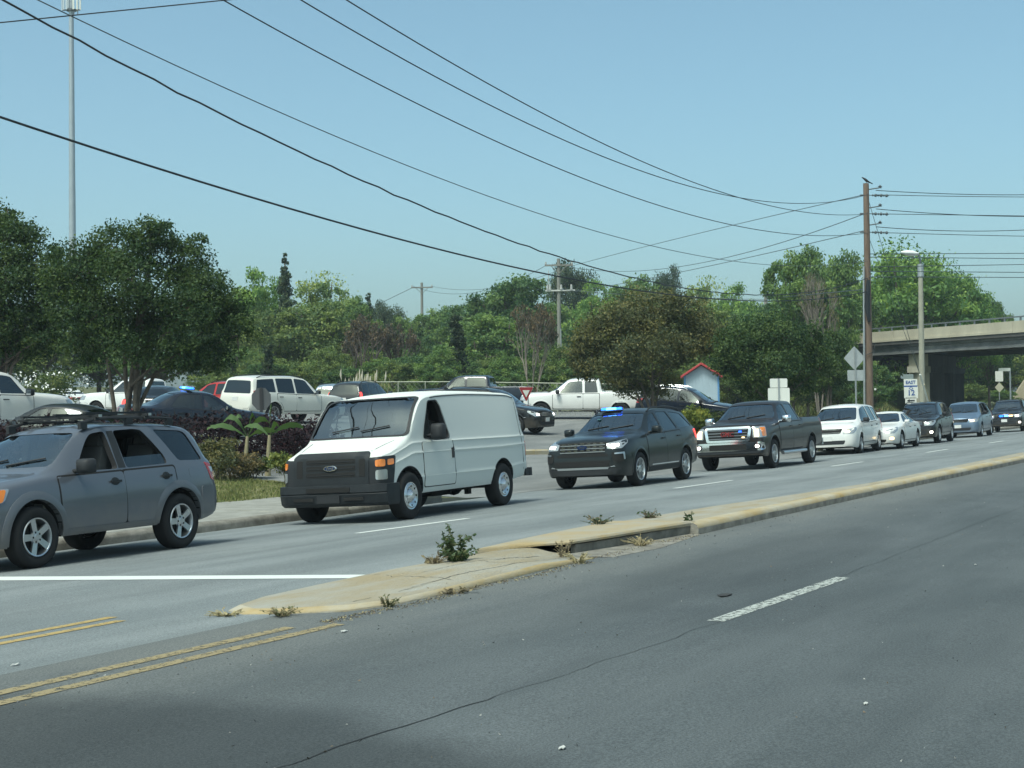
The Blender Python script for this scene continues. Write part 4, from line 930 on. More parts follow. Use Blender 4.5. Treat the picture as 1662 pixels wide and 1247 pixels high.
    def wheels(s, spokes=5, style='spoke', rimmat='alloy', rr=None, tw=.235):
        sp = s.sp; R = sp['r']; rr = rr or R * .62; tr = sp.get('track', sp['W'] - .25) / 2
        ty = MB(); h = tw / 2
        ty.lathe([(rr - .012, -h * .7), (rr + .01, -h * .86), (R - .075, -h), (R - .03, -h * .96), (R - .008, -h * .78), (R, -h * .6), (R, h * .6), (R - .008, h * .78), (R - .03, h * .96), (R - .075, h), (rr + .01, h * .86), (rr - .012, h * .7)], 36, 'y')
        g = MB()
        for k in range(3): g.lathe([(R - .004, -h * .5 + k * h * .5 - .008), (R + .0015, -h * .5 + k * h * .5), (R - .004, -h * .5 + k * h * .5 + .008)], 36, 'y')
        tym = ty.mesh('tyre', MATS['rubber'], 40)
        rm = MB(); o = -h * .82
        rm.lathe([(rr, o - .004), (rr - .006, o - .012), (rr - .02, o - .008), (rr - .03, o + .02), (rr - .045, o + .09), (rr - .05, h * .7)], 36, 'y')
        if style == 'spoke':
            for k in range(spokes):
                a = 2 * pi * k / spokes + .3; rot = Matrix.Rotation(-a, 3, 'Y')
                w0, w1 = rr * .30 if spokes < 6 else rr * .2, rr * .36 if spokes < 6 else rr * .2
                pts = [Vector((x, yy, z)) for (x, yy, z) in ((-w0 / 2, o + .012, .05), (w0 / 2, o + .012, .05), (w1 / 2, o - .004, rr - .015), (-w1 / 2, o - .004, rr - .015))]
                rm.prism([rot @ p for p in pts], (0, .03, 0))
            rm.lathe([(0, o - .004), (.035, o - .004), (.045, o + .004), (.075, o + .006), (.085, o + .03)], 20, 'y')
            for k in range(5): a = 2 * pi * (k + .5) / 5 + .3; rm.sphere((.058 * sin(a), o + .004, .058 * cos(a)), .013, 8, 1, (1, .5, 1))
        elif style == 'twin':
            for k in range(spokes):
                for da in (-.17, .17):
                    a = 2 * pi * k / spokes + .2; rot = Matrix.Rotation(-a, 3, 'Y'); ww = rr * .10
                    pts = [Vector(q) for q in ((da * .1 - ww / 2, o + .012, .05), (da * .1 + ww / 2, o + .012, .05), (rr * sin(da) * 1.25 + ww / 2, o - .003, rr - .015), (rr * sin(da) * 1.25 - ww / 2, o - .003, rr - .015))]
                    rm.prism([rot @ p for p in pts], (0, .03, 0))
            rm.lathe([(0, o - .002), (.035, o - .002), (.075, o + .006), (.085, o + .03)], 20, 'y')
        else:       # steel wheel with domed cover and slots
            rm.lathe([(rr - .02, o - .002), (rr * .8, o - .022), (rr * .62, o - .012), (rr * .5, o + .008), (rr * .3, o - .03), (rr * .22, o - .055), (0, o - .058)], 28, 'y')
            for k in range(8):
                a = 2 * pi * k / 8; c = rr * .7; rm.sphere((c * sin(a), o - .014, c * cos(a)), .022, 8, 1, (1, .35, 1))
        rmm = rm.mesh('rim', [MATS[rimmat], MATS['void_black']], 35)
        hub = MB(); hub.lathe([(rr - .035, h * .55), (.15, h * .55), (.15, -h * .3), (.06, -h * .35), (0, -h * .35)], 24, 'y'); hub.lathe([(.0, -h * .2), (rr * .72, -h * .2), (rr * .72, 0), (0, 0)], 24, 'y')
        hm = hub.mesh('wheel', MATS['void_black'], 35)
        for ax in (sp['fo'], sp['fo'] + sp['wb']):
            for sy in (-1, 1):
                M = Matrix.Translation((ax, sy * tr, R)) @ (Matrix.Identity(4) if sy < 0 else Matrix.Rotation(pi, 4, 'Z'))
                ms = [m.copy() for m in (hm, tym, rmm)]
                for m in ms: m.transform(M)
                i = s.part('wheel', ms[0]); s.part('tyre', ms[1], i); s.part('rim', ms[2], i)
    def arch_trim(s, mt, wdt=.07, off=.012, name='wheel_arch_trim', slot=None, ext=12):
        sp = s.sp; R = sp['r'] + sp.get('gap', .055)
        for ax in (sp['fo'], sp['fo'] + sp['wb']):
            vs = []; fs = []; n = 26
            for i in range(n + 1):
                a = radians(-ext) + radians(180 + 2 * ext) * i / n
                row = []
                for rr in (R - .002, R + wdt * .5, R + wdt):
                    x, z = ax + rr * cos(a), sp['r'] + .01 + rr * sin(a); z = max(z, s.sh.bot(x) + .02)
                    h = s.ray((x, -4, z), (0, 1, 0)); y = h.y if h else -sp['W'] / 2 + .03; row.append((x, y, z))
                ym = min(r[1] for r in row)
                vs += [(row[0][0], row[0][1] + .06, row[0][2]), (row[0][0], row[0][1] - off, row[0][2]), (row[1][0], row[1][1] - off * 1.1, row[1][2]), (row[2][0], row[2][1] - off * .35, row[2][2]), (row[2][0], row[2][1] + .01, row[2][2])]
            for i in range(n):
                for j in range(4): fs.append((i * 5 + j, (i + 1) * 5 + j, (i + 1) * 5 + j + 1, i * 5 + j + 1))
            s.both(name, MB().add(vs, fs), mt, None, slot, 40)
    def mirror(s, x, z, mt, y=None, size=(.13, .2, .17), slot=None, face=True, arm=.1):
        h = s.ray((x, -4, z), (0, 1, 0)); y0 = (h.y if h else -s.sp['W'] / 2)
        a, b, c = size; mb = MB(); cy = y0 - arm - b / 2
        vs = []; fs = []
        for k, (sx, q) in enumerate(((-.6, .55), (-.35, .9), (.1, 1), (.5, .97))):
            vs += [(x + sx * a, cy + yy * b / 2 * q, z + .03 + zz * c / 2 * q) for yy, zz in ((-1, -.8), (-.8, -1), (.9, -1), (1, -.7), (1, .6), (.85, 1), (-.7, 1), (-1, .75))]
        for k in range(3):
            for j in range(8): fs.append((k * 8 + j, (k + 1) * 8 + j, (k + 1) * 8 + (j + 1) % 8, k * 8 + (j + 1) % 8))
        fs += [tuple(range(7, -1, -1)), tuple(24 + j for j in range(8))]; mb.add(vs, fs)
        mb.tube([(x + .02, y0 + .03, z - .03), (x, cy + b * .2, z - .02)], .028, 8)
        i = s.both('wing_mirror', mb, mt, None, slot, 75)
        gm = MB(); gm.box((x + .5 * a + .004, cy, z + .03), (.004, b * .84, c * .78)); s.both('mirror_glass', gm, MATS['chrome'], i)
    def handle(s, x, z, mt, ln=.2, parent=None, slot=None, vert=False):
        h = s.ray((x, -4, z), (0, 1, 0)); mb = MB()
        if vert: mb.box((x, h.y - .018, z), (.035, .035, ln))
        else:
            mb.box((x, h.y - .026, z), (ln, .018, .028)); mb.box((x - ln * .4, h.y - .01, z), (.03, .03, .024)); mb.box((x + ln * .4, h.y - .01, z), (.03, .03, .024))
        return s.both('handle', mb, mt, parent, slot)
    def seats(s, x, z, rows=1, dash=True, gap=.95):
        sp = s.sp; mb = MB()
        for r_ in range(rows):
            for sy in (-1, 1):
                m2 = MB(); xx = x + r_ * gap; rot = Matrix.Rotation(radians(16), 3, 'Y')
                m2.box((xx, sy * .38, z), (.5, .5, .14)); m2.box((xx + .32, sy * .38, z + .36), (.14, .48, .62), 0, rot, .85); m2.box((xx + .42, sy * .38, z + .76), (.1, .27, .18), 0, rot, .9)
                s.mb('seat', m2, MATS['seat'])
        if dash:
            d = MB(); d.box((x - .72, 0, z + .24), (.4, sp['W'] - .42, .3), 0, None, .9); i = s.mb('dashboard', d, MATS['interior'])
            w_ = MB(); w_.tube([(x - .42 + .06 * sin(q), -.38 + .18 * cos(q), z + .36 + .17 * sin(q)) for q in np.linspace(0, 2 * pi, 21)], .016, 6, 0, False); w_.tube([(x - .44, -.38, z + .34), (x - .6, -.38, z + .26)], .03, 6); w_.box((x - .42, -.38, z + .36), (.02, .33, .03)); s.mb('steering_wheel', w_, MATS['seat'])
    def glaze(s, windows, front, rear, side_m, off=-.02, names=None):
        for k, w in enumerate(windows):
            m = side_m[k] if isinstance(side_m, (list, tuple)) else side_m
            if m is None: continue
            s.panel('side_window', [(x, -1, z) for x, z in w], 90, m, off, .004, .05, .1)
        if front: s.panel('windscreen', [(0, y, z) for y, z in front[0]], 0, front[3] if len(front) > 3 else MATS['glass_screen'], off * .7, .004, .07, .1, mirror=False)
        if rear: s.panel('rear_window', [(s.L, y, z) for y, z in rear[0]], 180, MATS['glass_dark'], off, .004, .07, .1, mirror=False)
    def inst(s, name, label, cat, mats, group=None):
        root = thing(name, label, cat, group=group); os_ = []
        for (nm, me, par, slot) in s.parts:
            o = link(nm, me, os_[par] if isinstance(par, int) else root); os_.append(o)
            if slot and slot in mats:
                o.material_slots[0].link = 'OBJECT'; o.material_slots[0].material = mats[slot]
        root['fo'] = s.sp['fo']
        return root
def put(root, x, y, z, ang, roll=0, pitch=0):
    root.location = (x, y, z); root.rotation_euler = (roll, pitch, ang)
for nm, a in dict(plastic=((.03, .032, .035), .55), interior=((.03, .03, .032), .85), underbody=((.016, .016, .017), .9), rubber=((.022, .022, .023), .85), seat=((.10, .10, .10), .85)).items(): mat(nm, a[0], a[1], spec=.2)
mat('plastic_grey', (.045, .048, .052), .55, spec=.2); mat('alloy', (.55, .56, .58), .28, .9); mat('alloy_dark', (.33, .34, .36), .35, .9); mat('chrome', (.75, .77, .8), .12, 1.0); mat('seam', (.008, .008, .009), .9)
mat('lamp_clear', (.40, .42, .43), .10, .45, coat=1); mat('lamp_red', (.36, .012, .014), .15, coat=1); mat('lamp_amber', (.72, .20, .015), .2, coat=1); mat('lamp_red_lit', (.5, .02, .02), .2, emit=(1, .05, .04), estr=2.2)
mat('lamp_lit', (.8, .8, .8), .2, emit=(1, .95, .82), estr=5); mat('lamp_warm', (.8, .6, .3), .2, emit=(1, .72, .35), estr=2.2); mat('lamp_blue', (.02, .06, .6), .2, emit=(.01, .10, 1), estr=5); mat('lamp_blue_core', (.1, .2, .8), .2, emit=(.06, .28, 1), estr=6)
mat('lamp_housing', (.026, .028, .031), .45, spec=.25); mat('steel_cover', (.62, .64, .66), .22, .85); mat('badge_blue', (.012, .028, .085), .25, coat=.4); mat('badge_red', (.22, .025, .025), .4); mat('plate', (.7, .7, .68), .5)
glass('glass_screen', (.40, .48, .48), .20, .02); glass('glass_side', (.30, .36, .36), .07); glass('glass_dark', (.035, .04, .04), .05)
# ------------------------------------------------------------------ designs
def gw(sh, x0b, x0t, x1t, x1b, up=.115, lo=.035):
    xs = [x0t + (x1t - x0t) * k / 4 for k in range(5)]
    return [(x0b, sh.belt(x0b) + lo)] + [(x, sh.top(x) - up) for x in xs] + [(x1b, sh.belt(x1b) + lo)]
def screen(sh, xc, xr, top=.05, base=.03, inset=.06, rear=False):
    z0, z1 = sh.top(xc) + base, sh.top(xr) - top; w0, w1 = sh.rw(xc) - inset, sh.rw(xr) - inset
    p = [(-w0, z0), (-w1, z1), (-w1 * .5, z1 + .012), (w1 * .5, z1 + .012), (w1, z1), (w0, z0)]
    return (p, -.2, xr + .35) if not rear else (p, xr - .35, sh.L + .2)
def door_line(k, x0, x1, zlo, ztop=None, arc=None, slot='paint', handle=None, hm='plastic', mt=None):
    """a door skin: proud panel over a dark seam"""
    sh = k.sh; zt = lambda x: sh.belt(x) - .015
    pts = [(x0, zlo), (x0 - .01, zt(x0)), (x1, zt(x1))]
    if arc:         # rear door cut round the wheel arch
        ax, R = arc; az = k.sp['r'] + .01; pts += [(x1, az + R * .75)]
        a0 = math.acos(max(-1, min(1, (x1 - ax) / R)))
        pts = pts[:3]
        zz = az + sqrt(max(0, R * R - (x1 - ax) ** 2)) if abs(x1 - ax) < R else zlo
        pts.append((x1, zz))
        for q in np.linspace(atan2(zz - az, x1 - ax), pi - .15, 7)[1:]:
            pts.append((ax + R * cos(q), az + R * sin(q)))
        xe = pts[-1][0]; pts.append((xe - .02, zlo))
    else: pts += [(x1, zlo)]
    P3 = [(x, -1, z) for x, z in pts]; c = (sum(p[0] for p in pts) / len(pts), sum(p[1] for p in pts) / len(pts))
    big = [(c[0] + (x - c[0]) * (1 + .022 / max(.2, abs(x - c[0]))), -1, c[1] + (z - c[1]) * (1 + .022 / max(.15, abs(z - c[1])))) for x, z in pts]
    i = k.panel('door', P3, 90, MATS['plastic'] if mt is None else mt, .007, .01, .05, .09, None, slot)
    k.panel('door_seam', big, 90, MATS['seam'], .0035, .006, .05, .09, i)
    if handle: k.handle(handle, sh.belt(handle) - .13, MATS[hm], .19, i)
    return i
def slats(k, name, y0, y1, z0, z1, n, mt, off=.02, h=.02, par=None, d=.03):
    for q in range(n):
        z = z0 + (z1 - z0) * (q + .5) / n; mb = MB(); K = 8; vs = []
        for i in range(K + 1):
            y = y0 + (y1 - y0) * i / K; p = k.ray((-4, y, z), (1, 0, 0)); x = (p.x if p else .05) - off
            vs += [(x, y, z - h / 2), (x, y, z + h / 2), (x + d, y, z + h / 2), (x + d, y, z - h / 2)]
        fs = [(i * 4 + j, i * 4 + (j + 1) % 4, i * 4 + 4 + (j + 1) % 4, i * 4 + 4 + j) for i in range(K) for j in range(4)] + [(3, 2, 1, 0), (4 * K, 4 * K + 1, 4 * K + 2, 4 * K + 3)]
        k.mb(name, MB().add(vs, fs), mt, par, None, 30)
def sym(pts): return pts + [(x, -y, z) for x, y, z in pts[::-1]]
def rails(k, x0, x1, mt, dy=.06, h=.05):
    sh = k.sh; mb = MB(); pts = []
    for x in np.linspace(x0, x1, 12):
        y = sh.rw(x) - dy; p = k.ray((x, -y, 4), (0, 0, -1)); q = min(1, (x - x0) / .15, (x1 - x) / .15); pts.append((x, -y, p.z + .005 + h * q))
    mb.tube(pts, .02, 6); k.both('roof_rail', mb, MATS[mt])
def plate(k, z, rear=False, m='plate'):
    x = k.L if rear else 0; p = k.ray((x + (4 if rear else -4), 0, z), (-1 if rear else 1, 0, 0)); mb = MB(); mb.box((p.x + (.012 if rear else -.02), 0, z), (.012, .31, .155)); k.mb('number_plate', mb, MATS[m])
def wipers(k, xc):
    sh = k.sh
    for y0, y1 in ((-.05, -.55), (.5, .02)):
        mb = MB(); z0 = sh.top(xc) + .03; pts = []
        for f in np.linspace(0, 1, 6):
            y = y0 + (y1 - y0) * f; p = k.ray((-4, y, z0 + .03 + .07 * f), (1, 0, 0))
            if p: pts.append((p.x - .02, y, p.z))
        if len(pts) > 1: mb.tube(pts, .011, 5); k.mb('wiper', mb, MATS['plastic'])
def lights_rear(k, z0, z1, yw=.2, wrap=.12, mt='lamp_red', slim=False):
    W = k.sp['W'] / 2; L = k.L
    k.panel('tail_light', [(L, -W + .0, z0), (L, -W + .0, z1), (L, -W + yw, z1 - .02), (L, -W + yw * .8, z0)], 150, MATS[mt], .012, .03, .03, .06)

def kit_escape():
    sp = dict(L=4.44, W=1.83, r=.362, wb=2.62, fo=.90, track=1.58, gap=.07, redge=.10, crown=.035, rail=.13,
        top=[(0, .46), (.02, .66), (.06, .84), (.13, .94), (.32, 1.01), (.8, 1.075), (1.12, 1.115), (1.24, 1.17), (1.90, 1.60), (2.08, 1.665), (2.5, 1.705), (3.3, 1.70), (3.95, 1.655), (4.10, 1.58), (4.30, 1.14), (4.38, 1.0), (4.42, .76), (4.44, .5)],
        belt=[(0, .80), (.3, .93), (.8, 1.01), (1.2, 1.05), (2, 1.07), (3.2, 1.10), (4.44, 1.12)], bot=[(0, .30), (.5, .26), (1.2, .33), (3.3, .34), (3.9, .34), (4.44, .42)],
        plan=[(0, .60), (.04, .70), (.12, .79), (.3, .86), (.7, .898), (2, .905), (3.6, .90), (4.15, .87), (4.36, .82), (4.44, .72)],
        roofw=[(0, .5), (.5, .72), (1.15, .76), (1.9, .635), (2.6, .655), (3.9, .64), (4.1, .66), (4.30, .76), (4.44, .66)])
    k = Kit(sp); sh = k.sh; k.mir = set()
    w1 = [(1.66, 1.10), (1.80, 1.24), (2.02, 1.48), (2.12, 1.555), (2.36, 1.585), (2.40, 1.10)]
    w2 = [(2.56, 1.105), (2.52, 1.585), (2.9, 1.60), (3.06, 1.585), (3.22, 1.40), (3.34, 1.24), (3.36, 1.13)]
    w3 = [(3.60, 1.16), (3.44, 1.40), (3.30, 1.585), (3.85, 1.56), (3.95, 1.53), (4.12, 1.15)]
    fr = screen(sh, 1.2, 1.95); re = screen(sh, 4.27, 4.10, .08, .03, .08, True)
    k.body(True, [w1, w2, w3], fr, re, (1.12, 4.18))
    k.wheels(5, 'spoke', 'alloy', .232, .245); k.arch_trim(MATS['plastic'], .10, .022, 'wheel_arch_flare', 'flare', 14)
    k.glaze([w1, w2, w3], fr, re, [None, None, MATS['glass_dark']], -.012)
    k.panel('side_window', [(2.57, -1, 1.10), (2.56, -1, 1.24), (3.32, -1, 1.26), (3.34, -1, 1.12)], 90, MATS['glass_side'], -.015, .004, .03, .1)
    door_line(k, 1.33, 2.46, .42, handle=2.28); door_line(k, 2.475, 3.46, .42, arc=(3.52, .50), handle=3.26)
    R_ = [(1.33, -1, .37), (1.33, -1, .42), (3.0, -1, .42), (3.0, -1, .37)]
    k.panel('sill_trim', R_, 90, MATS['plastic_grey'], .02, .02, .02, .1, None, 'flare')
    k.panel('pillar_trim', [(2.41, -1, 1.11), (2.40, -1, 1.58), (2.515, -1, 1.585), (2.54, -1, 1.11)], 90, MATS['plastic'], .004, .01, .01, .1)
    i = k.panel('headlight', [(.06, -.86, .74), (.03, -.45, .76), (.10, -.47, .93), (.5, -.88, .95), (.42, -.88, .80)], 40, MATS['lamp_clear'], .008, .03, .03, .07)
    k.panel('turn_signal', [(.22, -.88, .77), (.2, -.86, .93), (.46, -.89, .94), (.40, -.89, .80)], 62, MATS['lamp_amber'], .014, .03, .03, .07, i)
    k.panel('grille', sym([(0, -.42, .62), (0, -.42, .88)]), 0, MATS['plastic'], .01, .02, .03, .08, mirror=False)
    k.panel('bumper', sym([(0, -.82, .30), (0, -.84, .60)]), 0, MATS['plastic_grey'], .014, .03, .05, .1, None, 'flare', mirror=False)
    k.panel('tail_light', [(4.3, -.8, .86), (4.24, -.8, 1.10), (4.16, -.86, 1.12), (4.24, -.88, .88)], 118, MATS['lamp_red'], .010, .03, .02, .05)
    k.panel('reverse_lamp', [(4.3, -.8, .98), (4.26, -.8, 1.05), (4.22, -.86, 1.055), (4.24, -.86, .98)], 118, MATS['lamp_clear'], .016, .02, .01, .05)
    k.panel('bumper', [(3.98, -1, .42), (4.0, -1, .80), (4.5, -1, .80), (4.5, -1, .44)], 100, MATS['plastic_grey'], .016, .03, .04, .07, None, 'flare')
    k.panel('fuel_flap', [(3.75, -1, .93), (3.75, -1, 1.06), (3.9, -1, 1.06), (3.9, -1, .93)], 90, MATS['plastic'], .003, .006, .04, .06, None, 'paint')
    for x in (2.28, 3.26): k.panel('handle_cup', [(x + .075 * cos(a), -1, sh.belt(x) - .13 + .05 * sin(a)) for a in np.linspace(0, 2 * pi, 12, False)], 90, MATS['plastic'], .010, .006, 0, .05)
    k.mirror(1.62, 1.13, MATS['plastic'], size=(.15, .22, .18), slot=None)
    # roof rack: side rails, two cross bars and end clamps
    for (x0, x1) in ((2.0, 3.75),):
        mb = MB(); pts = [(x, -.60, sh.top(x) + .045) for x in np.linspace(x0, x1, 8)]; mb.tube(pts, .022, 6)
        for x in (2.05, 2.9, 3.7): mb.box((x, -.6, sh.top(x) + .0), (.12, .05, .09))
        k.both('roof_rail', mb, MATS['plastic'])
    for x in (2.28, 3.22):
        mb = MB(); mb.box((x, 0, sh.top(x) + .085), (.07, 1.36, .03)); i = k.mb('cross_bar', mb, MATS['plastic'])
        for sy in (-1, 1):
            m2 = MB(); m2.box((x, sy * .61, sh.top(x) + .065), (.08, .06, .065), 0, None, .7); k.mb('clamp', m2, MATS['plastic'], i)
            m3 = MB(); m3.box((x, sy * .66, sh.top(x) + .085), (.05, .07, .032)); k.mb('bar_end', m3, MATS['alloy'], i)
    for y in (-.55, -.05, .5):
        mb = MB(); mb.box((2.72, y, sh.top(2.7) + .112), (1.15, .05, .026)); k.mb('carrier_bar', mb, MATS['plastic'])
    k.seats(2.05, .72, 2, True, .98); wipers(k, 1.2)
    return k

def kit_van():
    sd = [(.0, .06), (.10, .03), (.27, .006), (.30, .0), (.33, .012), (.52, .008), (.72, .014), (.735, .004), (.755, .018), (.90, .03), (.915, .024), (.935, .038), (1.0, .05)]
    sp = dict(L=5.50, W=2.03, r=.382, wb=3.505, fo=.80, track=1.75, gap=.075, redge=.10, crown=.05, rail=.16, side=sd,
        top=[(0, .60), (.012, .80), (.03, 1.02), (.055, 1.10), (.10, 1.15), (.3, 1.215), (.66, 1.30), (.80, 1.345), (.9, 1.44), (1.32, 1.915), (1.44, 1.995), (1.68, 2.055), (2.3, 2.10), (3.3, 2.12), (4.8, 2.105), (5.22, 2.055), (5.33, 1.96), (5.44, 1.25), (5.48, .8), (5.50, .6)],
        belt=[(0, .96), (.08, 1.04), (.3, 1.10), (.7, 1.22), (1.0, 1.30), (2, 1.31), (5.5, 1.31)], bot=[(0, .42), (.4, .36), (1.2, .40), (4.0, .41), (5.50, .50)],
        plan=[(0, .80), (.03, .865), (.1, .91), (.3, .955), (.7, .985), (1.3, 1.0), (4.6, 1.0), (5.3, .96), (5.45, .93), (5.50, .90)],
        roofw=[(0, .66), (.3, .74), (.72, .88), (1.0, .945), (1.5, .905), (2.2, .865), (4.8, .82), (5.3, .82), (5.5, .82)])
    k = Kit(sp); sh = k.sh; k.mir = set()
    w1 = [(1.38, 1.30), (1.46, 1.50), (1.66, 1.87), (1.72, 1.90), (2.02, 1.91), (2.10, 1.82), (2.29, 1.34), (2.26, 1.28), (1.8, 1.26)]
    z0, z1 = 1.36, 1.98
    fr = ([(-.918, z0), (-.838, z1 - .035), (-.74, z1), (.74, z1), (.838, z1 - .035), (.918, z0)], -.2, 2.0)
    k.body(True, [w1], fr, None, (.98, 5.1))
    k.wheels(8, 'steel', 'steel_cover', .225, .25)
    k.arch_trim(MATS['plastic'], .012, .002, 'wheel_arch_lip')
    k.glaze([w1], fr, None, [None], -.01)
    k.panel('window_seal', [(x, -1, z) for x, z in w1], 90, MATS['seam'], -.05, .004, .05, .09) if False else None
    gl = MB(); n = len(w1)
    # black rubber frame round the open driver window
    ring = dense(roundpoly(w1, .05), .06); vs = []; fs = []
    cx, cz = sum(p[0] for p in ring) / len(ring), sum(p[1] for p in ring) / len(ring)
    for x, z in ring:
        for kk in (1.0, 1.055):
            X, Z = cx + (x - cx) * kk, cz + (z - cz) * kk; h = k.ray((X, -4, Z), (0, 1, 0)); vs.append((X, h.y - .006, Z))
    m_ = len(ring)
    for i in range(m_): fs.append((2 * i, 2 * i + 1, 2 * ((i + 1) % m_) + 1, 2 * ((i + 1) % m_)))
    k.both('window_frame', MB().add(vs, fs), MATS['plastic'])
    # quarter divider and window post
    mb = MB(); mb.tube([(1.66, -.935, 1.28), (1.70, -.83, 1.86)], .012, 6); k.both('window_post', mb, MATS['plastic'])
    # screen surround in black
    vs = []; fs = []; ring = dense(roundpoly(fr[0], .07), .05); m_ = len(ring)
    for y, z in ring:
        for kk in (.965, 1.025):
            Y, Z = y * kk, 1.66 + (z - 1.66) * (kk if kk < 1 else 1.045); g0 = k.ray((-4, y * .97, 1.66 + (z - 1.66) * .96), (1, 0, 0)); h = k.ray((-4, Y, Z), (1, 0, 0)) or g0
            vs.append((min(h.x, g0.x + (Z - (1.66 + (z - 1.66) * .96)) * .85 + .05) - .016, Y, Z))
    for i in range(m_): fs.append((2 * i, 2 * i + 1, 2 * ((i + 1) % m_) + 1, 2 * ((i + 1) % m_)))
    k.mb('screen_seal', MB().add(vs, fs), MATS['plastic'])
    i = k.panel('door', [(1.30, -1, .50), (1.28, -1, 1.22), (2.36, -1, 1.235), (2.40, -1, .50)], 90, MATS['plastic'], .006, .01, .05, .09, None, 'paint')
    k.panel('door_seam', [(1.282, -1, .484), (1.262, -1, 1.238), (2.38, -1, 1.253), (2.42, -1, .484)], 90, MATS['seam'], .0025, .006, .05, .12, i)
    k.handle(2.30, 1.02, MATS['plastic'], .17, i, None, True)
    k.panel('body_moulding', [(1.45, -1, 1.232), (1.45, -1, 1.246), (5.3, -1, 1.246), (5.3, -1, 1.232)], 90, MATS['plastic'], .007, .01, 0, .12, None, 'paint')
    k.panel('body_moulding', [(1.0, -1, 1.048), (1.0, -1, 1.062), (5.38, -1, 1.062), (5.38, -1, 1.048)], 90, MATS['plastic'], .007, .01, 0, .12, None, 'paint')
    k.panel('body_moulding', [(1.32, -1, .672), (1.32, -1, .686), (3.85, -1, .686), (3.85, -1, .672)], 90, MATS['plastic'], .007, .01, 0, .12, None, 'paint')
    k.panel('panel_seam', [(2.52, -1, .56), (2.52, -1, 1.88), (2.534, -1, 1.88), (2.534, -1, .56)], 90, MATS['seam'], .002, .006, 0, .12) if False else None
    k.panel('panel_seam', [(5.26, -1, .62), (5.20, -1, 1.88), (5.214, -1, 1.88), (5.274, -1, .62)], 90, MATS['seam'], .002, .006, 0, .12)
    k.panel('roof_gutter', [(x, -1, sh.top(x) - .10) for x in np.linspace(1.8, 5.2, 15)] + [(x, -1, sh.top(x) - .114) for x in np.linspace(5.2, 1.8, 15)], 90, MATS['seam'], .006, .01, 0, .12)
    k.panel('bonnet_seam', [(.16, -.66, 2), (.16, -.675, 2), (.72, -.775, 2), (.72, -.76, 2)], None, MATS['seam'], .001, .005, 0, .1)
    # grille surround with recessed slots
    gy = .695
    k.panel('grille_surround', sym([(0, -gy, .58), (0, -gy, 1.085), (0, -gy + .05, 1.135)]), 0, MATS['plastic_grey'], .03, .06, .05, .08, mirror=False, slot='black')
    for (y0, y1) in ((-.63, -.52), (.52, .63)): k.panel('grille_slot', [(0, y0, .74), (0, y0, 1.02), (0, y1, 1.02), (0, y1, .74)], 0, MATS['void_black'], .034, .01, .02, .08, mirror=False)
    for z in (.74, .845, .95): k.panel('grille_slot', [(0, -.45, z), (0, -.45, z + .078), (0, .45, z + .078), (0, .45, z)], 0, MATS['void_black'], .034, .01, .02, .08, mirror=False)
    for z in (.775, .88, .985): slats(k, 'grille_bar', -.43, .43, z - .006, z + .006, 1, MATS['plastic'], .04, .010)
    for x in (.80, .84):
        pass
    i = k.panel('lamp_surround', [(.02, -.68, .56), (.04, -.68, 1.03), (.3, -.96, 1.05), (.36, -.975, 1.04), (.33, -.97, .80), (.28, -.96, .56)], 24, MATS['lamp_housing'], .02, .05, .02, .05)
    k.panel('headlight', [(.1, -.765, .68), (.1, -.765, .83), (.2, -.92, .84), (.2, -.92, .68)], 24, MATS['lamp_clear'], .032, .03, .03, .05, i)
    k.panel('turn_signal', [(.1, -.765, .885), (.1, -.765, .99), (.2, -.89, 1.0), (.2, -.89, .885)], 24, MATS['lamp_amber'], .032, .03, .03, .05, i)
    k.panel('side_marker', [(.22, -.915, .90), (.22, -.915, .995), (.32, -.968, 1.0), (.32, -.968, .91)], 24, MATS['lamp_amber'], .030, .03, .02, .05, i)
    # deep black bumper
    bp = MB(); rows = []
    for (z, o) in ((.60, .02), (.62, .09), (.615, .125), (.50, .14), (.485, .125), (.47, .14), (.33, .115), (.28, .06), (.30, 0)):
        row = []
        for sg, xs_ in ((-1, (.40, .3, .2)), (0, np.linspace(-1, 1, 27)), (1, (.2, .3, .40))):
            for q in xs_:
                if sg: row.append((q, sg * (.965 + min(o, .12) * .35), z))
                else: row.append((.02 - o + .40 * max(0, abs(q) - .74) ** 1.6 * 3.0, q * (.945 + min(o, .12) * .35), z))
        rows.append(row)
    vs = [p for r in rows for p in r]; n = 33
    bp.add(vs, [(r * n + i, r * n + i + 1, (r + 1) * n + i + 1, (r + 1) * n + i) for r in range(len(rows) - 1) for i in range(n - 1)])
    b = k.mb('bumper', bp, MATS['plastic_grey'], None, 'black')
    m2 = MB(); m2.box((-.1225, 0, .545), (.01, .80, .075)); k.mb('air_slot', m2, MATS['void_black'], b)
    m2 = MB(); m2.box((-.125, 0, .40), (.012, .42, .12)); k.mb('plate_bracket', m2, MATS['plastic'], b)
    for sy in (-1, 1):
        m2 = MB(); m2.box((-.118, sy * .46, .40), (.012, .36, .05)); k.mb('air_slot', m2, MATS['void_black'], b)
    # oval badge
    bd = MB(); x0 = k.ray((-4, 0, .885), (1, 0, 0)).x - .045
    bd.add([(x0, .125 * cos(a), .885 + .05 * sin(a)) for a in np.linspace(0, 2 * pi, 24, False)] + [(x0 - .012, .115 * cos(a), .885 + .042 * sin(a)) for a in np.linspace(0, 2 * pi, 24, False)], [tuple(range(24, 48))] + [(i, (i + 1) % 24, 24 + (i + 1) % 24, 24 + i) for i in range(24)])
    b = k.mb('badge', bd, MATS['chrome'], smooth=30)
    b2 = MB(); b2.add([(x0 - .0135, .102 * cos(a), .885 + .033 * sin(a)) for a in np.linspace(0, 2 * pi, 24, False)], [tuple(range(24))]); k.mb('badge_face', b2, MATS['badge_blue'], b)
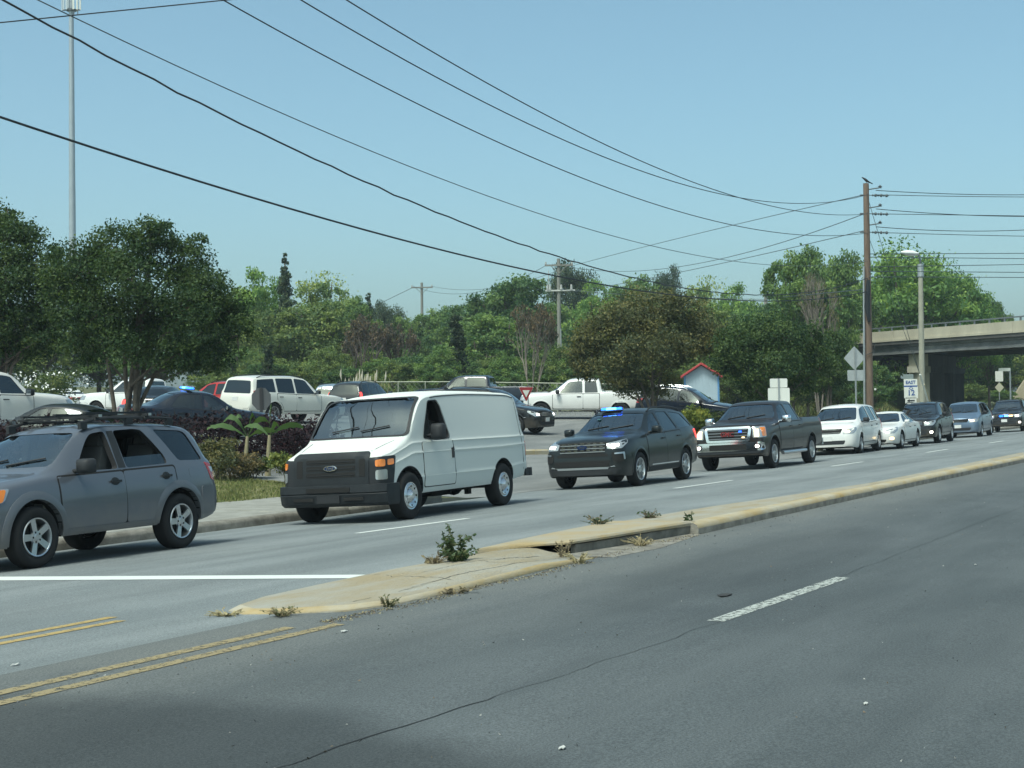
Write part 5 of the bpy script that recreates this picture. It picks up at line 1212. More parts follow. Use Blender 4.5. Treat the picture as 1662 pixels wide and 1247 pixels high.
    k.part('badge_lettering', text_mesh('Ford', .06, MATS['chrome'], (x0 - .016, 0, .885), 'F', italic=.25), b)
    k.mirror(1.56, 1.36, MATS['plastic'], size=(.14, .24, .27), arm=.06, slot=None)
    k.panel('convex_mirror_face', [(1.5, -1.1, 1.3)] * 3, 0, MATS['plastic'], 0, .01, 0) if False else None
    k.panel('tail_light', [(5.44, -.95, .86), (5.44, -.95, 1.14), (5.48, -.84, 1.14), (5.48, -.84, .86)], 150, MATS['lamp_red'], .01, .03, .02, .05)
    rb = MB(); rb.box((5.56, 0, .56), (.10, 1.92, .15)); rb.box((5.46, -.93, .56), (.2, .04, .12)); rb.box((5.46, .93, .56), (.2, .04, .12)); k.mb('rear_bumper', rb, MATS['plastic'])
    # running gear seen under the sill
    ug = MB(); ug.tube([(1.7, -.35, .36), (4.9, -.35, .38)], .05, 8); ug.tube([(1.9, .2, .33), (3.2, .25, .30), (4.2, .3, .36)], .045, 8); ug.box((2.9, -.2, .37), (.7, .5, .18)); ug.tube([(4.305, -.7, .39), (4.305, .7, .39)], .06, 8); ug.sphere((4.305, .05, .38), .17, 12); ug.box((3.55, -.62, .36), (.12, .08, .2))
    k.mb('underframe', ug, MATS['underbody'])
    k.seats(2.02, .92, 1, True); wipers(k, .86)
    pt = MB(); pt.box((2.75, 0, 1.25), (.04, 1.6, 1.4)); k.mb('partition', pt, MATS['interior'])
    return k

def text_mesh(body, size, m, at, face='F', italic=0, extrude=.002, bold=False):
    """lettering as a small mesh; face 'F': read from the front of a vehicle (looking along +x)"""
    c = bpy.data.curves.new('lettering', 'FONT'); c.body = body; c.size = size; c.align_x = 'CENTER'; c.align_y = 'CENTER'; c.extrude = extrude; c.shear = italic; c.resolution_u = 2
    if bold: c.offset = size * .02
    o = bpy.data.objects.new('t', c); COL.objects.link(o); dg = bpy.context.evaluated_depsgraph_get(); dg.update()
    me = bpy.data.meshes.new_from_object(o.evaluated_get(dg), depsgraph=dg); bpy.data.objects.remove(o); me.materials.clear(); me.materials.append(m); me.name = 'lettering'
    if face == 'F': M = Matrix(((0, 0, -1, at[0]), (-1, 0, 0, at[1]), (0, 1, 0, at[2]), (0, 0, 0, 1)))
    else: M = Matrix(((1, 0, 0, at[0]), (0, 0, -1, at[1]), (0, 1, 0, at[2]), (0, 0, 0, 1)))        # read looking along +y
    me.transform(M); return me

def kit_explorer():
    sp = dict(L=5.04, W=2.0, r=.378, wb=2.865, fo=.98, track=1.70, gap=.055, redge=.10, crown=.04, rail=.13,
        top=[(0, .58), (.02, .80), (.05, .95), (.10, 1.03), (.25, 1.09), (.8, 1.165), (1.28, 1.20), (1.40, 1.24), (2.15, 1.64), (2.35, 1.70), (2.8, 1.745), (3.5, 1.745), (4.3, 1.69), (4.55, 1.63), (4.85, 1.20), (4.97, 1.05), (5.02, .8), (5.04, .6)],
        belt=[(0, .86), (.3, .99), (.8, 1.08), (1.35, 1.13), (2.4, 1.15), (3.6, 1.19), (5.04, 1.24)], bot=[(0, .30), (.5, .25), (1.3, .28), (3.5, .30), (5.04, .42)],
        plan=[(0, .70), (.04, .80), (.12, .88), (.3, .945), (.8, .985), (2, .985), (4, .985), (4.7, .93), (4.95, .86), (5.04, .76)],
        roofw=[(0, .6), (.5, .76), (1.3, .82), (2.15, .69), (2.8, .70), (4.3, .69), (4.55, .70), (4.85, .82), (5.04, .7)])
    k = Kit(sp); sh = k.sh; k.mir = set()
    w1 = gw(sh, 1.75, 2.22, 2.52, 2.55); w2 = gw(sh, 2.66, 2.62, 3.30, 3.52); w3 = gw(sh, 3.66, 3.45, 4.25, 4.60, .125)
    fr = screen(sh, 1.36, 2.2); re = screen(sh, 4.85, 4.56, .08, .03, .1, True)
    k.body(True, [w1, w2, w3], fr, re, (1.35, 4.6))
    k.wheels(5, 'twin', 'alloy', .25, .25); k.arch_trim(MATS['plastic'], .05, .008, 'wheel_arch_trim', 'paint')
    k.glaze([w1, w2, w3], fr, re, [MATS['glass_side'], MATS['glass_dark'], MATS['glass_dark']], -.012)
    door_line(k, 1.46, 2.60, .40, handle=2.42); door_line(k, 2.615, 3.62, .40, arc=(3.845, .47), handle=3.42)
    k.panel('sill_trim', [(1.5, -1, .30), (1.5, -1, .40), (3.4, -1, .42), (3.4, -1, .32)], 90, MATS['plastic'], .012, .02, .02, .1)
    k.panel('door_moulding', [(1.62, -1, .43), (1.62, -1, .455), (3.3, -1, .465), (3.3, -1, .44)], 90, MATS['chrome'], .018, .01, 0, .1)
    g = k.panel('grille', sym([(0, -.50, .77), (0, -.55, .88), (0, -.57, 1.01)]), 0, MATS['void_black'], .006, .02, .03, .07, mirror=False)
    for z in (.79, .865, .94): slats(k, 'grille_bar', -.53, .53, z, z + .03, 1, MATS['alloy'], .016, .020, g)
    for z in (.842, .917, .985):
        for y in np.linspace(-.45, .45, 7):
            mb = MB(); p = k.ray((-4, y, z), (1, 0, 0)); mb.box((p.x - .018, y, z), (.02, .085, .022)); k.mb('grille_stud', mb, MATS['chrome'], g)
    bd = MB(); p = k.ray((-4, 0, .90), (1, 0, 0)); bd.add([(p.x - .035, .12 * cos(a), .905 + .05 * sin(a)) for a in np.linspace(0, 2 * pi, 20, False)], [tuple(range(20))]); b = k.mb('badge', bd, MATS['badge_blue'])
    k.part('badge_lettering', text_mesh('Ford', .06, MATS['chrome'], (p.x - .038, 0, .905), 'F', .25), b)
    i = k.panel('headlight', [(.03, -.58, .86), (.04, -.58, .98), (.40, -.94, 1.06), (.36, -.95, .98), (.15, -.88, .86)], 35, MATS['lamp_clear'], .008, .03, .02, .06)
    k.panel('running_light', [(.06, -.66, .895), (.06, -.66, .955), (.14, -.83, .97), (.14, -.83, .91)], 30, MATS['lamp_lit'], .014, .02, .02, .05, i)
    k.panel('lower_grille', sym([(0, -.60, .49), (0, -.66, .61)]), 0, MATS['void_black'], .006, .02, .03, .08, mirror=False)
    k.panel('intake', sym([(0, -.60, .70), (0, -.60, .76)]), 0, MATS['void_black'], .004, .02, .02, .08, mirror=False)
    k.panel('skid_plate', sym([(0, -.74, .50), (0, -.60, .44), (0, -.50, .44), (0, -.42, .40)]) if False else sym([(0, -.76, .47), (0, -.74, .50), (0, -.60, .455), (0, -.60, .425)]), 0, MATS['alloy'], .016, .02, .01, .08, mirror=False)
    k.panel('valance', sym([(0, -.86, .30), (0, -.86, .44)]), 0, MATS['plastic'], .008, .02, .03, .09, mirror=False)
    i = k.panel('fog_lamp', [(.05, -.68, .60), (.05, -.66, .78), (.2, -.92, .80), (.24, -.93, .60), (.1, -.8, .56)], 32, MATS['void_black'], .010, .02, .03, .06)
    k.panel('fog_lens', [(.1, -.70, .74), (.1, -.70, .77), (.22, -.91, .785), (.23, -.915, .62), (.2, -.89, .62), (.19, -.885, .745)], 32, MATS['alloy'], .018, .02, .02, .05, i)
    k.mirror(1.74, 1.20, MATS['plastic'], size=(.14, .22, .17), slot='paint')
    k.panel('tail_light', [(4.9, -.84, .95), (4.84, -.84, 1.20), (4.62, -.92, 1.18), (4.75, -.94, .98)], 125, MATS['lamp_red_lit'], .01, .03, .03, .06)
    rails(k, 2.3, 4.4, 'plastic'); k.seats(2.2, .75, 2, True, .95); wipers(k, 1.36)
    st = MB(); p = k.ray((-4, .33, 1.50), (1, 0, 0)); st.box((p.x + .004, .36, 1.50), (.006, .09, .07), 0, Matrix.Rotation(radians(-58), 3, 'Y')); k.mb('window_sticker', st, mat('sticker', (.12, .35, .40), .5))
    return k
def blue_bar(k, x, y, z, n=4, w=.2, hh=.05):
    """blue flashing lamp strip on the roof"""
    mb = MB(); mb.box((x, y, z), (.16, w * n, .03)); b = k.mb('light_bar', mb, MATS['plastic'])
    for i in range(n):
        m2 = MB(); yy = y + (i - (n - 1) / 2) * w; m2.box((x, yy, z + .045), (.12, w * .86, hh), 0, None, .85); k.mb('blue_lamp', m2, MATS['lamp_blue_core' if i in (1, 2) else 'lamp_blue'], b)

def kit_pickup(L=5.85, W=2.03, H=1.87, wb=3.645, fo=.98, r=.40, cab=(1.42, 2.12, 3.78), front='chrome', hood=1.27, bedz=1.36, doors=2, rimstyle=('twin', 6), wins=None, lit=True):
    xc, xr, xe = cab
    sp = dict(L=L, W=W, r=r, wb=wb, fo=fo, track=W - .30, gap=.085, redge=.10, crown=.03, rail=.13,
        top=[(0, .62), (.015, .9), (.04, hood - .16), (.09, hood - .07), (.22, hood - .03), (xc - .45, hood + .02), (xc - .05, hood + .04), (xc + .06, hood + .09), (xr, H - .10), (xr + .22, H - .03), (xr + .6, H), (xe - .28, H - .005), (xe - .10, H - .06), (xe + .02, bedz + .02), (xe + .06, bedz), (L - .06, bedz), (L - .01, .9), (L, .62)],
        belt=[(0, hood - .28), (.4, hood - .14), (xc - .2, hood - .06), (xc + .2, hood - .035), (xe, hood + .0), (xe + .1, bedz - .05), (L, bedz - .05)], bot=[(0, .40), (.5, .34), (1.4, .42), (3.6, .44), (L, .55)],
        plan=[(0, .86), (.04, .93), (.12, .965), (.4, .985), (1, 1.0), (xe, 1.0), (L - .1, .985), (L, .95)], roofw=[(0, .78), (.5, .86), (xc - .1, .88), (xr, .68), (xr + .6, .70), (xe - .1, .69), (xe + .06, .93), (L, .92)])
    sp['plan'] = [(a, b * W / 2.03) for a, b in sp['plan']]; sp['roofw'] = [(a, b * W / 2.03) for a, b in sp['roofw']]
    k = Kit(sp); sh = k.sh; k.mir = set()
    xm = wins[0] if wins else xr + .62
    w1 = gw(sh, xc + .36, xr + .10, xm - .03, xm, .125); w2 = gw(sh, xm + .10, xm + .09, xe - .26, xe - .16, .125)
    fr = screen(sh, xc + .02, xr + .05); re = ([(-.6, bedz + .1), (-.58, H - .14), (.58, H - .14), (.6, bedz + .1)], xe - .4, L + .2)
    k.body(True, [w1, w2], fr, re, (xc + .05, xe - .12))
    # open load bed
    me = k.parts[0][1]; c = MB(); c.box(((xe + .12 + L - .12) / 2, 0, bedz), (L - .24 - xe, W - .32, 1.0)); c2 = c.mesh('c', MATS['plastic'], 0)
    me2 = bool_diff(me, c2); me2.polygons.foreach_set('use_smooth', [True] * len(me2.polygons)); me2.set_sharp_from_angle(angle=radians(38)); k.parts[0] = ('body', me2, None, 'paint')
    k.wheels(rimstyle[1], rimstyle[0], 'alloy', .25 if r > .38 else .22, .26); k.arch_trim(MATS['plastic'], .06, .010, 'wheel_arch_trim', 'paint')
    k.glaze([w1, w2], fr, re, [MATS['glass_side'], MATS['glass_dark']], -.012)
    door_line(k, xc + .12, xm + .02, .50, handle=xm - .16, hm='plastic'); door_line(k, xm + .035, xe - .10, .50, handle=xe - .32 if doors == 2 else None)
    z0, z1 = .82, hood - .13
    if front == 'chrome':
        k.panel('grille_surround', sym([(0, -.60, z0 - .06), (0, -.66, z1 - .05), (0, -.62, z1 + .03)]), 0, MATS['chrome'], .02, .05, .05, .08, mirror=False)
        g = k.panel('grille', sym([(0, -.53, z0), (0, -.58, z1 - .03)]), 0, MATS['void_black'], .026, .02, .04, .08, mirror=False)
        for z in np.linspace(z0 + .035, z1 - .055, 4): slats(k, 'grille_bar', -.54, .54, z - .012, z + .012, 1, MATS['alloy_dark'], .04, .028, g)
        p = k.ray((-4, 0, .96), (1, 0, 0)); k.part('grille_lettering', text_mesh('GMC', .17, MATS['badge_red'], (p.x - .062, 0, (z0 + z1) / 2 - .01), 'F', 0, .012, True), g)
        for y, m in ((-.36, 'lamp_blue'), (-.44, 'lamp_warm')):
            mb = MB(); mb.box((p.x - .05, y, z0 + .06 if m == 'lamp_warm' else z1 - .1), (.03, .07, .03)); k.mb('grille_flasher', mb, MATS[m], g)
        i = k.panel('headlight', [(.03, -.68, z0 + .03), (.03, -.69, z1 + .01), (.3, -.99, z1 + .02), (.3, -.99, z0 + .05)], 28, MATS['lamp_clear'], .012, .03, .03, .06)
        k.panel('headlamp_bulb', [(.05, -.72, z0 + .06), (.05, -.72, z1 - .05), (.08, -.84, z1 - .05), (.08, -.84, z0 + .06)], 20, MATS['lamp_warm'], .018, .02, .02, .05, i)
        k.panel('turn_signal', [(.12, -.90, z0 + .07), (.12, -.90, z1 - .01), (.3, -.99, z1 - .01), (.3, -.99, z0 + .07)], 50, MATS['lamp_amber'], .018, .02, .02, .05, i)
        bm_ = 'chrome'
    else:
        k.panel('grille', sym([(0, -.60, z0), (0, -.62, z1)]), 0, MATS['plastic'], .02, .05, .05, .08, mirror=False)
        k.panel('headlight', [(.03, -.66, z0 + .03), (.03, -.67, z1 - .02), (.3, -.97, z1 - .02), (.3, -.97, z0 + .03)], 28, MATS['lamp_clear'], .012, .03, .03, .06)
        bm_ = 'alloy'
    b = k.panel('bumper', sym([(0, -.97, .52), (0, -.97, .75)]), 0, MATS[bm_], .05, .08, .06, .08, mirror=False)
    k.panel('valance', sym([(0, -.95, .38), (0, -.95, .515)]), 0, MATS['plastic_grey'], .03, .05, .05, .08, mirror=False)
    k.panel('bumper_intake', sym([(0, -.52, .55), (0, -.52, .70)]), 0, MATS['void_black'], .056, .02, .03, .08, b, mirror=False)
    if front == 'chrome':
        i = k.panel('fog_lamp', [(.05, -.70, .57), (.05, -.70, .70), (.1, -.88, .70), (.1, -.88, .57)], 14, MATS['lamp_housing'], .058, .03, .04, .05)
        k.panel('fog_lens', [(.05, -.74, .595), (.05, -.74, .675), (.08, -.84, .675), (.08, -.84, .595)], 14, MATS['lamp_lit'], .064, .02, .035, .05, i)
        sb = MB(); sb.tube([(1.65, -W / 2 + .02, .40), (3.9, -W / 2 + .02, .40)], .05, 8); k.both('side_step', sb, MATS['alloy'])
    k.mirror(xc + .34, hood + .03, MATS['plastic'], size=(.15, .24, .20), slot='mirror')
    k.panel('tail_light', [(L, -W / 2, bedz - .50), (L, -W / 2, bedz - .06), (L, -W / 2 + .18, bedz - .06), (L, -W / 2 + .18, bedz - .50)], 160, MATS['lamp_red'], .012, .03, .03, .06)
    rb = MB(); rb.box((L + .06, 0, .60), (.16, W - .14, .2)); k.mb('rear_bumper', rb, MATS['chrome' if front == 'chrome' else 'alloy'])
    k.seats(xc + .75, .85, 1, True); wipers(k, xc + .02)
    k.panel('gate_seam', [(L, -.72, bedz - .52), (L, -.72, bedz - .02), (L, .72, bedz - .02), (L, .72, bedz - .52)], 180, MATS['plastic'], .004, .01, .02, .1, None, 'paint', mirror=False)
    return k

def kit_suv(L=5.0, W=1.98, H=1.77, wb=2.95, fo=.95, r=.37, hood=1.10, xc=1.35, xr=2.15, tail=.42, rk=.1, pill=(.46, .66), cut=True, sill=.38, grille='bars', lit=True, rackm='plastic', rimr=.245, tl='lamp_red', chrome=False, mini=False, fogs=None, backlamp='tall', front_detail=True):
    """generic wagon body: SUVs, crossovers and minivans by their numbers"""
    re_x = L - tail
    nose = .55 * hood
    sp = dict(L=L, W=W, r=r, wb=wb, fo=fo, track=W - .29, gap=.055, redge=.10, crown=.04, rail=.13,
        top=[(0, nose - .06), (.02, nose + .12), (.06, hood - .24), (.13, hood - .13), (.32, hood - .065), (xc - .5, hood), (xc - .08, hood + .035), (xc + .05, hood + .085), (xr, H - .12), (xr + .2, H - .055), (xr + .6, H - .01), (xr + 1.2, H), (re_x - .25, H - .05), (re_x, H - .13), (L - .15, hood + .08), (L - .06, hood - .1), (L - .015, .8), (L, .58)],
        belt=[(0, hood - .32), (.3, hood - .15), (.8, hood - .07), (xc, hood - .03), (xr + .3, hood - .01), (L, hood + .08)], bot=[(0, sill - .06), (.5, sill - .12), (1.3, sill - .08), (L - 1.4, sill - .06), (L, sill + .08)],
        plan=[(0, .66), (.04, .76), (.12, .86), (.3, .935), (.8, .975), (2, .985), (L - 1, .98), (L - .3, .92), (L - .1, .86), (L, .78)], roofw=[(0, .55), (.5, .74), (xc - .05, .81), (xr, .675), (xr + .6, .69), (re_x - .2, .68), (re_x, .69), (L - .15, .81), (L, .7)])
    q = W / 1.98; sp['plan'] = [(a, b * q) for a, b in sp['plan']]; sp['roofw'] = [(a, b * q) for a, b in sp['roofw']]
    k = Kit(sp); sh = k.sh; k.mir = set(); sp_ = re_x - xr
    p1, p2 = xr + sp_ * pill[0] * .62, xr + sp_ * pill[1]
    w1 = gw(sh, xc + .40, xr + .08, p1 - .05, p1 - .03); w2 = gw(sh, p1 + .07, p1 + .05, p2 - .06, p2 - .02); w3 = gw(sh, p2 + .09, p2 + .05, re_x - .2, re_x - .02, .125)
    fr = screen(sh, xc + .02, xr + .05); re = screen(sh, L - .13, re_x + .02, .06, -.02, .09, True)
    if cut: k.body(True, [w1, w2, w3], fr, re, (xc + .02, re_x + .05))
    else: k.body(False)
    k.wheels(5, 'twin', 'alloy', rimr, .24); k.arch_trim(MATS['plastic'], .04, .006, 'wheel_arch_trim', 'paint')
    k.glaze([w1, w2, w3], fr, re, [MATS['glass_side' if cut else 'glass_dark'], MATS['glass_dark'], MATS['glass_dark']], -.012 if cut else .004)
    door_line(k, xc + .12, p1 + .01, sill + .06, handle=p1 - .16); ra = fo + wb
    door_line(k, p1 + .025, min(p2 + .03, ra + .1), sill + .06, arc=(ra, r + .13) if p2 + .03 > ra - r - .13 else None, handle=p2 - .16)
    k.mirror(xc + .40, hood + .06, MATS['plastic'], size=(.13, .2, .16), slot='mirror')
    if front_detail:
        g = k.panel('grille', sym([(0, -.44, hood - .34), (0, -.52, hood - .18)]), 0, MATS['void_black'], .008, .02, .04, .07, mirror=False)
        for z in np.linspace(hood - .31, hood - .21, 2 if mini else 3): slats(k, 'grille_bar', -.45, .45, z - .01, z + .01, 1, MATS['chrome'], .018, .026, g)
        i = k.panel('headlight', [(.03, -.52, hood - .36), (.03, -.56, hood - .22), (.42, -.93 * q, hood - .14), (.40, -.95 * q, hood - .22), (.15, -.84 * q, hood - .36)], 35, MATS['lamp_clear'], .008, .03, .03, .06)
        if lit: k.panel('headlamp_bulb', [(.06, -.60, hood - .32), (.06, -.60, hood - .25), (.12, -.74, hood - .23), (.12, -.74, hood - .31)], 30, MATS['lamp_lit' if lit != 'warm' else 'lamp_warm'], .014, .02, .02, .05, i)
        k.panel('lower_grille', sym([(0, -.56, sill + .02), (0, -.62, sill + .15)]), 0, MATS['plastic'], .006, .02, .04, .08, mirror=False)
        if fogs:
            k.panel('fog_lamp', [(.1, -.70, sill + .06), (.1, -.70, sill + .15), (.16, -.82, sill + .15), (.16, -.82, sill + .06)], 28, MATS[fogs], .012, .02, .03, .05)
        plate(k, sill + .22)
    if backlamp == 'tall': k.panel('tail_light', [(L - .1, -.86 * q, hood - .28), (L - .2, -.82 * q, hood + .14), (L - .3, -.9 * q, hood + .12), (L - .25, -.92 * q, hood - .26)], 130, MATS[tl], .012, .03, .03, .06)
    else: k.panel('tail_light', [(L - .05, -.62 * q, hood - .16), (L - .1, -.62 * q, hood + .03), (L - .35, -.92 * q, hood + .05), (L - .3, -.93 * q, hood - .15)], 140, MATS[tl], .012, .03, .03, .06)
    plate(k, hood - .2, True)
    k.panel('bumper_rear', sym([(L, -.86 * q, sill + .06), (L, -.86 * q, sill + .24)]), 180, MATS['plastic'], .015, .03, .04, .09, None, 'bumper', mirror=False)
    if rackm: rails(k, xr + .25, re_x - .25, rackm)
    if cut: k.seats(xc + .82, r + .36, 2, True, .95)
    wipers(k, xc + .02)
    return k
def kit_sedan(L=5.0, W=1.88, H=1.44, wb=2.85, fo=1.0, r=.33, hood=.93, xc=1.42, xr=2.25, re0=3.35, re1=4.15, deck=1.03, cut=True, lit=False, tl='split', rimr=.21):
    sp = dict(L=L, W=W, r=r, wb=wb, fo=fo, track=W - .28, gap=.05, redge=.085, crown=.035, rail=.14,
        top=[(0, .42), (.02, .56), (.07, hood - .24), (.16, hood - .16), (.4, hood - .085), (xc - .4, hood - .01), (xc - .06, hood + .03), (xc + .06, hood + .06), (xr, H - .07), (xr + .25, H - .015), (xr + .6, H), (re0 - .1, H - .03), (re0 + .15, H - .09), (re1, deck + .03), (re1 + .1, deck), (L - .16, deck - .02), (L - .05, deck - .12), (L - .01, .7), (L, .5)],
        belt=[(0, hood - .3), (.4, hood - .15), (xc, hood - .04), (xr + .3, hood - .01), (re1, deck - .07), (L, deck - .1)], bot=[(0, .24), (.5, .2), (1.3, .22), (L - 1.2, .24), (L, .34)],
        plan=[(0, .58), (.04, .68), (.14, .79), (.35, .87), (.8, .92), (2, .935), (3.6, .935), (L - .5, .89), (L - .15, .82), (L, .7)], roofw=[(0, .5), (.5, .68), (xc, .76), (xr, .60), (xr + .5, .60), (re0, .585), (re1, .70), (L, .64)])
    q = W / 1.88; sp['plan'] = [(a, b * q) for a, b in sp['plan']]; sp['roofw'] = [(a, b * q) for a, b in sp['roofw']]
    k = Kit(sp); sh = k.sh; k.mir = set(); p1 = xr + .36
    w1 = gw(sh, xc + .42, xr + .12, p1 - .03, p1, .105, .03); w2 = gw(sh, p1 + .07, p1 + .05, re0 + .0, re0 + .35, .105, .03)
    fr = screen(sh, xc + .03, xr + .03, .035, .025, .05); re = screen(sh, re1 - .02, re0 + .12, .035, .03, .06, True)
    if cut: k.body(True, [w1, w2], fr, re, (xc + .1, re1 - .12))
    else: k.body(False)
    k.wheels(5, 'twin', 'alloy', rimr, .215)
    k.glaze([w1, w2], fr, re, [MATS['glass_side' if cut else 'glass_dark'], MATS['glass_dark']], -.01 if cut else .004)
    door_line(k, xc + .1, p1 + .03, .33, handle=p1 - .14); ra = fo + wb; door_line(k, p1 + .045, re0 + .22, .33, arc=(ra, r + .12), handle=re0 + .0)
    k.mirror(xc + .45, hood + .05, MATS['plastic'], size=(.12, .18, .12), slot='paint', arm=.06)
    k.panel('headlight', [(.06, -.50, hood - .32), (.1, -.50, hood - .22), (.62, -.86 * q, hood - .10), (.5, -.9 * q, hood - .22), (.2, -.8 * q, hood - .33)], 38, MATS['lamp_clear'], .008, .03, .03, .06)
    k.panel('grille', sym([(0, -.36, hood - .36), (0, -.40, hood - .27)]), 0, MATS['void_black'], .006, .02, .03, .07, mirror=False)
    k.panel('lower_grille', sym([(0, -.50, .28), (0, -.55, .38)]), 0, MATS['void_black'], .006, .02, .04, .08, mirror=False)
    if lit: k.panel('fog_lamp', [(.1, -.62, .36), (.1, -.62, .46), (.18, -.78, .46), (.18, -.78, .36)], 28, MATS['lamp_warm'], .012, .02, .04, .05)
    if tl == 'bar':
        k.panel('tail_light', sym([(L, -.80 * q, deck - .26), (L, -.80 * q, deck - .12)]), 180, MATS['lamp_red'], .012, .03, .05, .07, mirror=False)
        k.panel('light_bar_inner', sym([(L, -.55 * q, deck - .225), (L, -.55 * q, deck - .155)]), 180, MATS['lamp_housing'], .018, .02, .03, .07, mirror=False)
    else: k.panel('tail_light', [(L, -.46 * q, deck - .26), (L, -.46 * q, deck - .11), (L - .2, -.88 * q, deck - .11), (L - .15, -.88 * q, deck - .28)], 145, MATS['lamp_red' if tl == 'split' else tl], .012, .03, .03, .06)
    plate(k, deck - .36 if tl == 'bar' else deck - .2, True, 'plate'); wipers(k, xc + .03)
    if cut: k.seats(xc + .9, r + .16, 1, True, .9)
    return k
# ------------------------------------------------------------------ the queue on the far carriageway
PT = dict(grey=paint('paint_grey', (.120, .132, .155), .3, .32, .25, .9), white_van=paint('paint_white', (.68, .69, .69), 0, .3, .8, .9, .62), charcoal=paint('paint_charcoal', (.012, .016, .018), .0, .3, .05, .4), brown=paint('paint_brown', (.020, .017, .017), .0, .3, .2, .4),
    white=paint('paint_bright_white', (.70, .70, .68), 0, .28, .3), pearl=paint('paint_cream_white', (.66, .65, .59), 0, .3, .15), black=paint('paint_black', (.012, .013, .015), .1, .25, .25), blue=paint('paint_slate_blue', (.13, .19, .27), .4, .3, .2), navy=paint('paint_navy', (.009, .014, .026), .0, .25, .1),
    red=paint('paint_red', (.42, .03, .025), .1, .3, .1), silver=paint('paint_silver_blue', (.28, .34, .40), .5, .32, .1), darkgrey=paint('paint_dark_grey', (.022, .025, .028), .0, .3, .1), flare=MATS['plastic_grey'])
FLARE = paint('paint_grey_flare', (.115, .125, .142), .2, .42, .25)
BLACKP = mat('bumper_black', (.021, .025, .029), .55, spec=.28, var=.3, vscale=6)
def queue(k, name, label, mats, s, t, dth, cat='SUV', group=None):
    """near front tyre stands at (s, t)"""
    o = k.inst(name, label, cat, mats, group); ang = RA + dth; fo = k.sp['fo']; y = -(k.sp['track'] / 2 + .12)
    p = P(s, t, 0); c, n = cos(ang), sin(ang); lx, ly = -fo, -y
    x0, y0 = p.x + c * lx - n * ly, p.y + n * lx + c * ly
    s0, t0 = ST(x0 + c * k.L / 2, y0 + n * k.L / 2); zc = zroad(t0)
    put(o, x0, y0, zc, ang, -.0392, 0); return o
CARS = 'vehicles queuing on the far side of the median'
KE = kit_escape(); queue(KE, 'compact_suv', 'grey compact SUV with black roof rack and open windows, nearest car at left edge', dict(paint=PT['grey'], flare=FLARE), 13.50, 13.29, .0093, 'SUV', CARS)
KV = kit_van(); queue(KV, 'cargo_van', 'white windowless cargo van with black grille and bumper, second in the queue', dict(paint=PT['white_van'], black=BLACKP), 21.28, 12.91, .045, 'van', CARS)
KX = kit_explorer(); blue_bar(KX, 2.30, .22, KX.sh.top(2.3) + .012, 4, .125)
queue(KX, 'unmarked_suv', 'dark charcoal SUV with blue flashing lights on its roof, behind the white van', dict(paint=PT['charcoal']), 31.52, 13.22, .0158, 'SUV', CARS)
KG = kit_pickup(); queue(KG, 'pickup_truck', 'dark brown pickup truck with chrome grille and red grille letters', dict(paint=PT['brown'], mirror=MATS['chrome']), 40.44, 13.04, .0139, 'pickup truck', CARS)
KM = kit_suv(L=5.15, W=2.0, H=1.75, wb=3.08, fo=.98, r=.345, hood=1.07, xc=1.05, xr=2.05, tail=.35, pill=(.52, .66), sill=.34, mini=True, lit='warm', rackm=None, rimr=.215)
queue(KM, 'minivan', 'white minivan with black grille waiting behind the brown pickup', dict(paint=PT['white'], bumper=PT['white']), 53.11, 14.01, .0549, 'minivan', CARS)
KS = kit_sedan(L=5.03, W=1.87, H=1.42, wb=2.807, fo=1.05, lit=True)
queue(KS, 'sedan', 'low white sedan with a lit amber fog lamp between minivan and black crossover', dict(paint=PT['white']), 57.80, 13.72, .0245, 'car', CARS)
KC = kit_suv(L=5.1, W=2.0, H=1.77, wb=3.02, fo=1.0, r=.375, hood=1.12, xc=1.4, xr=2.2, lit=False, fogs='lamp_lit')
queue(KC, 'crossover', 'black crossover with chrome grille behind the low white sedan', dict(paint=PT['black']), 65.38, 13.97, .0382, 'SUV', CARS)
KO = kit_suv(L=5.15, W=2.01, H=1.74, wb=3.0, fo=.95, r=.35, hood=1.08, xc=1.1, xr=2.0, tail=.4, mini=True, sill=.33, rackm=None, lit='warm')
queue(KO, 'minivan', 'slate blue minivan ahead of the last SUV, near the bridge pier', dict(paint=PT['blue'], bumper=PT['blue']), 76.71, 14.38, .0383, 'minivan', CARS)
KP = kit_suv(L=4.85, W=1.99, H=1.80, wb=2.775, fo=.95, r=.375, hood=1.16, xc=1.4, xr=2.05, tail=.3, sill=.42, fogs='lamp_lit')
for yy, m in ((-.12, 'lamp_blue_core'), (.14, 'lamp_blue'), (-.36, 'lamp_warm')):
    mb = MB(); p_ = KP.ray((-4, yy, .90), (1, 0, 0)); mb.box((p_.x - .05, yy, .90), (.03, .2, .08)); KP.mb('grille_flasher', mb, MATS[m])
qp = pix(1638, 697, 88); s_, t_ = ST(qp.x, qp.y)
queue(KP, 'dark_suv', 'dark SUV with blue flashing grille lights at the right edge under the bridge', dict(paint=PT['black']), 88.5, 14.3, .05, 'SUV', CARS)
